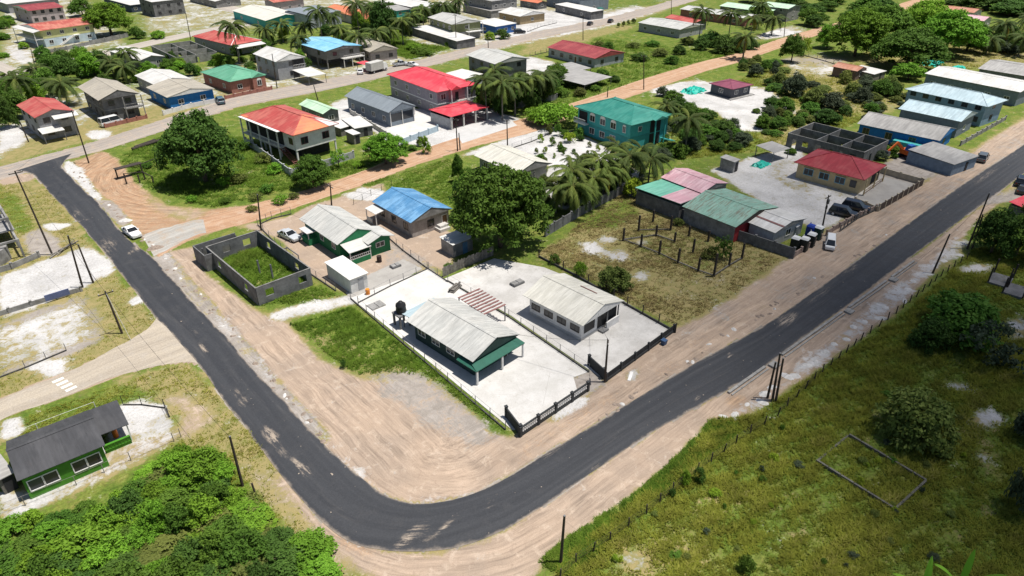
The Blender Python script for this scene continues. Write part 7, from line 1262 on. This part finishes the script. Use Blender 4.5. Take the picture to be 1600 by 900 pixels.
# excavator in the dark yard
p = G(1418,246); t = thing('excavator', 'orange and blue excavator parked before the blue-walled house', 'excavator', (*p, 0), R(-20)); OR_ = plain('machine_orange', (.62,.13,.025), .5, .15)
for s in (-1, 1): part('track', MB().hexa([(-1.6,s*.95-.25,0),(1.6,s*.95-.25,0),(1.9,s*.95-.25,.4),(1.6,s*.95-.25,.8),(-1.6,s*.95-.25,.8),(-1.9,s*.95-.25,.4)],[(-1.6,s*.95+.25,0),(1.6,s*.95+.25,0),(1.9,s*.95+.25,.4),(1.6,s*.95+.25,.8),(-1.6,s*.95+.25,.8),(-1.9,s*.95+.25,.4)]), BLACK, t)
part('house', MB().box(-1.6,1.2,-1.1,1.1,.95,1.9), OR_, t); part('counterweight', MB().hexa([(1.2,-1.1,.95),(1.9,-.8,1.0),(1.9,.8,1.0),(1.2,1.1,.95)],[(1.2,-1.1,2.0),(1.8,-.8,1.95),(1.8,.8,1.95),(1.2,1.1,2.0)]), OR_, t); part('cab', MB().hexa([(-1.6,-1.1,1.9),(.1,-1.1,1.9),(.1,0,1.9),(-1.6,0,1.9)],[(-1.3,-1.05,3.0),(0,-1.05,3.0),(0,-.05,3.0),(-1.3,-.05,3.0)]), plain('machine_blue', (.02,.12,.42), .4, .1), t)
part('boom', MB().beam((-1.4,.5,1.8),(-3.6,.5,3.6),.35,.5), OR_, t); part('stick', MB().beam((-3.5,.5,3.6),(-5.6,.5,2.0),.28,.36), OR_, t); part('bucket', MB().hexa([(-6.0,.1,1.0),(-5.2,.1,.9),(-5.3,.1,1.9),(-5.9,.1,2.0)],[(-6.0,.9,1.0),(-5.2,.9,.9),(-5.3,.9,1.9),(-5.9,.9,2.0)]), METAL, t)
# ------------------------------------------------------------------ yard things
tk = thing('water_tank', 'black water tank on a dark concrete stand beside the long grey roof', 'water tank', (*G(629,508), 0), 0)
part('tank', MB().lathe([(.05,2.0),(.62,2.02),(.66,2.1),(.66,2.45),(.69,2.5),(.66,2.55),(.66,3.0),(.69,3.05),(.66,3.1),(.64,3.3),(.30,3.55),(.28,3.66),(.05,3.68)], 18), BLACK, tk, smooth=True); part('deck', MB().box(-.9,.9,-.9,.9,1.82,2.0), DKCONC, tk)
for sx in (-1,1):
    for sy in (-1,1): part('leg', MB().box(-.12,.12,-.12,.12,0,1.82), DKCONC, tk, (sx*.72, sy*.72, 0))
part('pipe', MB().tube((.6,.2,2.1),(1.3,.4,1.3),.04).tube((1.3,.4,1.3),(1.35,.45,.1),.04), BLACK, tk)
def septic(px, label, s=(1.5,1.0), h=.35, m=DKCONC): 
    t = thing('septic_cover', label, 'concrete box', (*G(*px), 0)); part('box', MB().box(-s[0]/2,s[0]/2,-s[1]/2,s[1]/2,0,h), m, t)
    for k in (-1, 1): part('lid', MB().box(k*s[0]/4-s[0]/4+.06,k*s[0]/4+s[0]/4-.06,-s[1]/2+.08,s[1]/2-.08,h,h+.09), CONC, t)
    return t
septic((618,417), 'low dark concrete box in the grey yard behind the green house'); septic((808,444), 'dark concrete septic box in the pale yard of the white bungalow', (2.0,1.1)); septic((588,478), 'flat grey slab set in the white yard', (2.2,1.7), .1, CONC)
solo('wood_pile', MB().box(-1.2,1.2,-.5,.5,0,.25).box(-1,1,-.4,.4,.25,.5).beam((-1.3,.2,.6),(1.2,-.2,.6),.2,.15), GREYWOOD, 'small pile of boards beside the striped pergola', 'wood pile', G(711,452), .4)
solo('barrel', MB().lathe([(.36,0),(.38,.05),(.36,.4),(.39,.43),(.36,.8),(.38,1.0),(.34,1.02)]), plain('rust_black', (.045,.03,.025), .8, .3), 'dark rusty barrel behind the green house', 'barrel', G(593,409)); solo('barrel', MB().lathe([(.30,0),(.31,.05),(.30,.4),(.32,.43),(.30,.85),(.28,.9)]), plain('orange_plastic', (.75,.25,.03), .5, .1), 'orange plastic barrel at the back of the white yard', 'barrel', G(575,460))
solo('fallen_pipe', MB().tube((0,0,.08),(0,-3.6,.9),.05), PALE, 'pale pipe leaning from the green wall to the rusty barrel', 'pipe', G(578,385), .5); solo('bin', MB().hexa([(-.25,-.25,0),(.25,-.25,0),(.25,.25,0),(-.25,.25,0)],[(-.33,-.33,.7),(.33,-.33,.7),(.33,.33,.7),(-.33,.33,.7)]), plain('bin_blue', (.05,.1,.2), .5, .1), 'small blue-grey bin outside the dark picket fence', 'bin', G(1037,538))
t = thing('fallen_basin', 'white broken board lying on the graded verge', 'debris', (*G(985,588), 0), .5); part('board', MB().box(-.9,.9,-.18,.18,0,.06), WHITE, t)
def toilet(px, label, col, roofc, ang=0, s=1.0):
    t = thing('portable_toilet', label, 'portable toilet', (*G(*px), 0), R(ang)); part('cabin', MB().box(-.55,.55,-.55,.55,.1,2.05), col, t); part('base', MB().box(-.6,.6,-.6,.6,0,.1), BLACK, t); part('door', MB().box(-.38,.38,-.59,-.55,.15,1.95), col, t); part('vent', MB().tube((.4,.4,2.1),(.4,.4,2.5),.06), roofc, t)
    part('roof', MB().hexa([(-.6,-.6,2.05),(.6,-.6,2.05),(.6,.6,2.05),(-.6,.6,2.05)],[(-.35,-.45,2.32),(.35,-.45,2.32),(.35,.45,2.32),(-.35,.45,2.32)]), roofc, t); t.scale = (s*1.05, s*1.05, s)
TG = plain('toilet_black', (.02,.025,.022), .5, .15); TW = plain('toilet_roof', (.66,.66,.64), .5, .08); TB = plain('toilet_blue', (.02,.05,.30), .45, .1)
for x, y, lb in ((1240,390,'black portable toilet at the wall end of its row'),(1254,391,'middle black portable toilet with white domed roof'),(1265,384,'black portable toilet beside the minivan')): toilet((x,y), lb, TG, TW, 8)
toilet((1264,371), 'bright blue portable toilet behind the black ones', TB, TB); toilet((1276,373), 'dark green portable toilet with white roof under the transformer pole', plain('toilet_green', (.02,.06,.05), .5, .1), TW); toilet((1239,368), 'grey portable cabin next to the small white shed', plain('toilet_grey', (.25,.27,.29), .5, .1), TW, 0, .9)
def tarp(px, s, label, col=(.02,.42,.33)):
    r = np.random.default_rng(int(px[0])); n = 13; V = []; Q = []
    for i in range(n):
        for j in range(n):
            x, y = -1+2*i/(n-1), -1+2*j/(n-1); e = max(abs(x), abs(y)); V.append((x*s[0]*(1+.12*r.normal()), y*s[1]*(1+.12*r.normal()), max(.03, s[2]*(1-e**2.5)*(.7+.5*r.random()))))
    for i in range(n-1):
        for j in range(n-1): Q.append((i*n+j, (i+1)*n+j, (i+1)*n+j+1, i*n+j+1))
    m = MB(); m.v = V; m.f = Q; solo('tarpaulin', m, plain('tarp_%d' % px[0], col, .45, .2, 1), label, 'tarpaulin', G(*px))
tarp((1083,143), (3.4,2.2,1.3), 'crumpled turquoise tarpaulin over a heap on the white sand'); tarp((1455,100), (4,2.5,1.4), 'turquoise tarpaulin behind the long white roof'); tarp((1495,108), (4,1.6,1.0), 'second turquoise tarpaulin beside the first'); tarp((1189,258), (2,1.2,.8), 'small turquoise sheet on the grey sand beside the outhouse')
solo('green_tank', MB().lathe([(1.5,0),(1.5,3.6),(1.4,3.75),(.3,4.1),(.2,4.15)], 18), plain('tank_green', (.02,.12,.10), .6, .12), 'large dark green tank on the sandy street corner', 'tank', G(937,27)); tarp((938,20),(1,1,.3),'pale cover scrap beside the green tank',(.3,.6,.55))
shed('open_shelter', 'open rusty tin shelter beside the dark block shell', (1205,240), (1188,228), (1228,232), 2.2, 2.4, '-y', RF['dull'], METAL, open_=True, cat='shelter')
# sand heaps and rubble by the verge
def heap(px, s, mat, label, name='sand_heap', cat='sand heap', seed=1, group=None):
    r = np.random.default_rng(seed); n = 15; m = MB()
    for i in range(n):
        for j in range(n):
            x, y = -1+2*i/(n-1), -1+2*j/(n-1); e = math.hypot(x, y); m.v.append((x*s[0], y*s[1], s[2]*max(-.05, math.cos(min(1.05, e)*math.pi/2) + .13*r.normal()*(e < .95)) - .03))
    for i in range(n-1):
        for j in range(n-1): m.f.append((i*n+j, (i+1)*n+j, (i+1)*n+j+1, i*n+j+1))
    return solo(name, m, mat, label, cat, (*G(*px), 0), r.uniform(0,3), group, True)
SAND = plain('loose_white_sand', (.56,.545,.52), .95, .2, 2.5)
rh = random.Random(4)
for i in range(24):
    u = i/23; x = 1135+(1500-1135)*u + rh.uniform(-10,10); y = 655+(395-655)*u + 8*math.sin(u*3.1) + rh.uniform(-6,6); heap((x,y), (rh.uniform(.35,1.0), rh.uniform(.25,.6), rh.uniform(.10,.26)), SAND, 'small white sand heap in the windrow beside the field', seed=i, group='sand heaps along the field edge')
CLOD = plain('dirt_clod', (.27,.215,.175), .95, .35, 4)
for i in range(120):
    a_ = rh.random()
    if i % 3 == 0: x, y = 245+(500-245)*a_ + rh.uniform(2,14), 402+(690-402)*a_ + rh.uniform(-12,4)
    elif i % 3 == 1: x, y = 100+(235-100)*a_ + rh.uniform(3,10), 262+(392-262)*a_ + rh.uniform(-8,2)
    else: x, y = 930+(1400-930)*a_ + rh.uniform(-10,4), 660+(365-660)*a_ + rh.uniform(-8,2)
    heap((x,y), (rh.uniform(.15,.5), rh.uniform(.15,.4), rh.uniform(.08,.22)), CLOD if i % 4 else SAND, 'lump of loose spoil along the asphalt edge', 'spoil_lump', 'spoil', 100+i, 'spoil lumps along the asphalt')
heap((243,388), (1.4,.7,.45), CLOD, 'dark mound of broken asphalt at the mouth of the dirt road', 'rubble_mound', 'rubble', 300); heap((196,345), (1.2,.6,.4), SAND, 'pale mound in front of the white sedan', 'rubble_mound', 'rubble', 301)
t = thing('timber_stack', 'crossed dark poles lying beside the pale sand lot', 'timber', (*G(98,392), 0), .3)
for i in range(4): part('pole', MB().tube((-2.5+i*.6,-1+.7*(i%2),.15+.1*i),(2.2+.2*i,1.2-.9*(i%2),.2+.1*i),.1,.09), GREYWOOD, t)
# ------------------------------------------------------------------ the cloud that shades the eastern lots: a soft-edged cumulus high above, well outside the frame
def cloud(label, centre_px, rx, ry, rot, alt, dens, seed):
    g = np.array(G(*centre_px)); c = np.array([g[0], g[1], 0]) + SUN/SUN[2]*alt; r = np.random.default_rng(seed); m = MB(); nu, nv = 40, 20
    for j in range(nv+1):
        for i in range(nu):
            a = 2*math.pi*i/nu; b = math.pi*j/nv; d = 1 + .10*math.sin(3*a+seed)*math.sin(b) + .06*math.sin(5*a+2*seed)*math.sin(b); m.v.append((rx*d*math.cos(a)*math.sin(b), ry*d*math.sin(a)*math.sin(b), 24*math.cos(b)*(1 if math.cos(b) > 0 else .35)))
    for j in range(nv):
        for i in range(nu): k = (i+1) % nu; m.f.append((j*nu+i, (j+1)*nu+i, (j+1)*nu+k, j*nu+k))
    t = NT('cloud_'+str(seed)); tc = t.new('ShaderNodeTexCoord').outputs['Generated']; q = t.sep(tc)
    ex = t.math('SUBTRACT', q[0], .5); ey = t.math('SUBTRACT', q[1], .5); rr_ = t.math('SQRT', t.math('ADD', t.math('MULTIPLY', ex, ex), t.math('MULTIPLY', ey, ey)))
    rr_ = t.math('ADD', rr_, t.math('MULTIPLY', t.math('SUBTRACT', t.noise(4.0, 4, .55, tc), .5), .26))
    al = t.step(rr_, .14, .46, dens, 0.0)
    df = t.new('ShaderNodeBsdfDiffuse'); df.inputs[0].default_value = (.9,.9,.9,1); tl = t.new('ShaderNodeBsdfTranslucent'); tl.inputs[0].default_value = (.9,.9,.9,1); tp = t.new('ShaderNodeBsdfTransparent')
    m1 = t.new('ShaderNodeMixShader'); m1.inputs[0].default_value = .5; m2 = t.new('ShaderNodeMixShader'); t.put(m2.inputs[0], al)
    L_ = t.t.links; L_.new(df.outputs[0], m1.inputs[1]); L_.new(tl.outputs[0], m1.inputs[2]); L_.new(tp.outputs[0], m2.inputs[1]); L_.new(m1.outputs[0], m2.inputs[2]); L_.new(m2.outputs[0], t.out.inputs[0])
    o = part('cloud', m, t.m, None, tuple(c), R(rot), True); o['kind'] = 'structure'; o['label'] = label; return o
cloud('soft cumulus cloud drifting over the eastern lots', (1330,380), 84, 46, 0, 420, .38, 3)
cloud('smaller cumulus cloud drifting over the field', (1610,600), 60, 36, 20, 470, .66, 5)
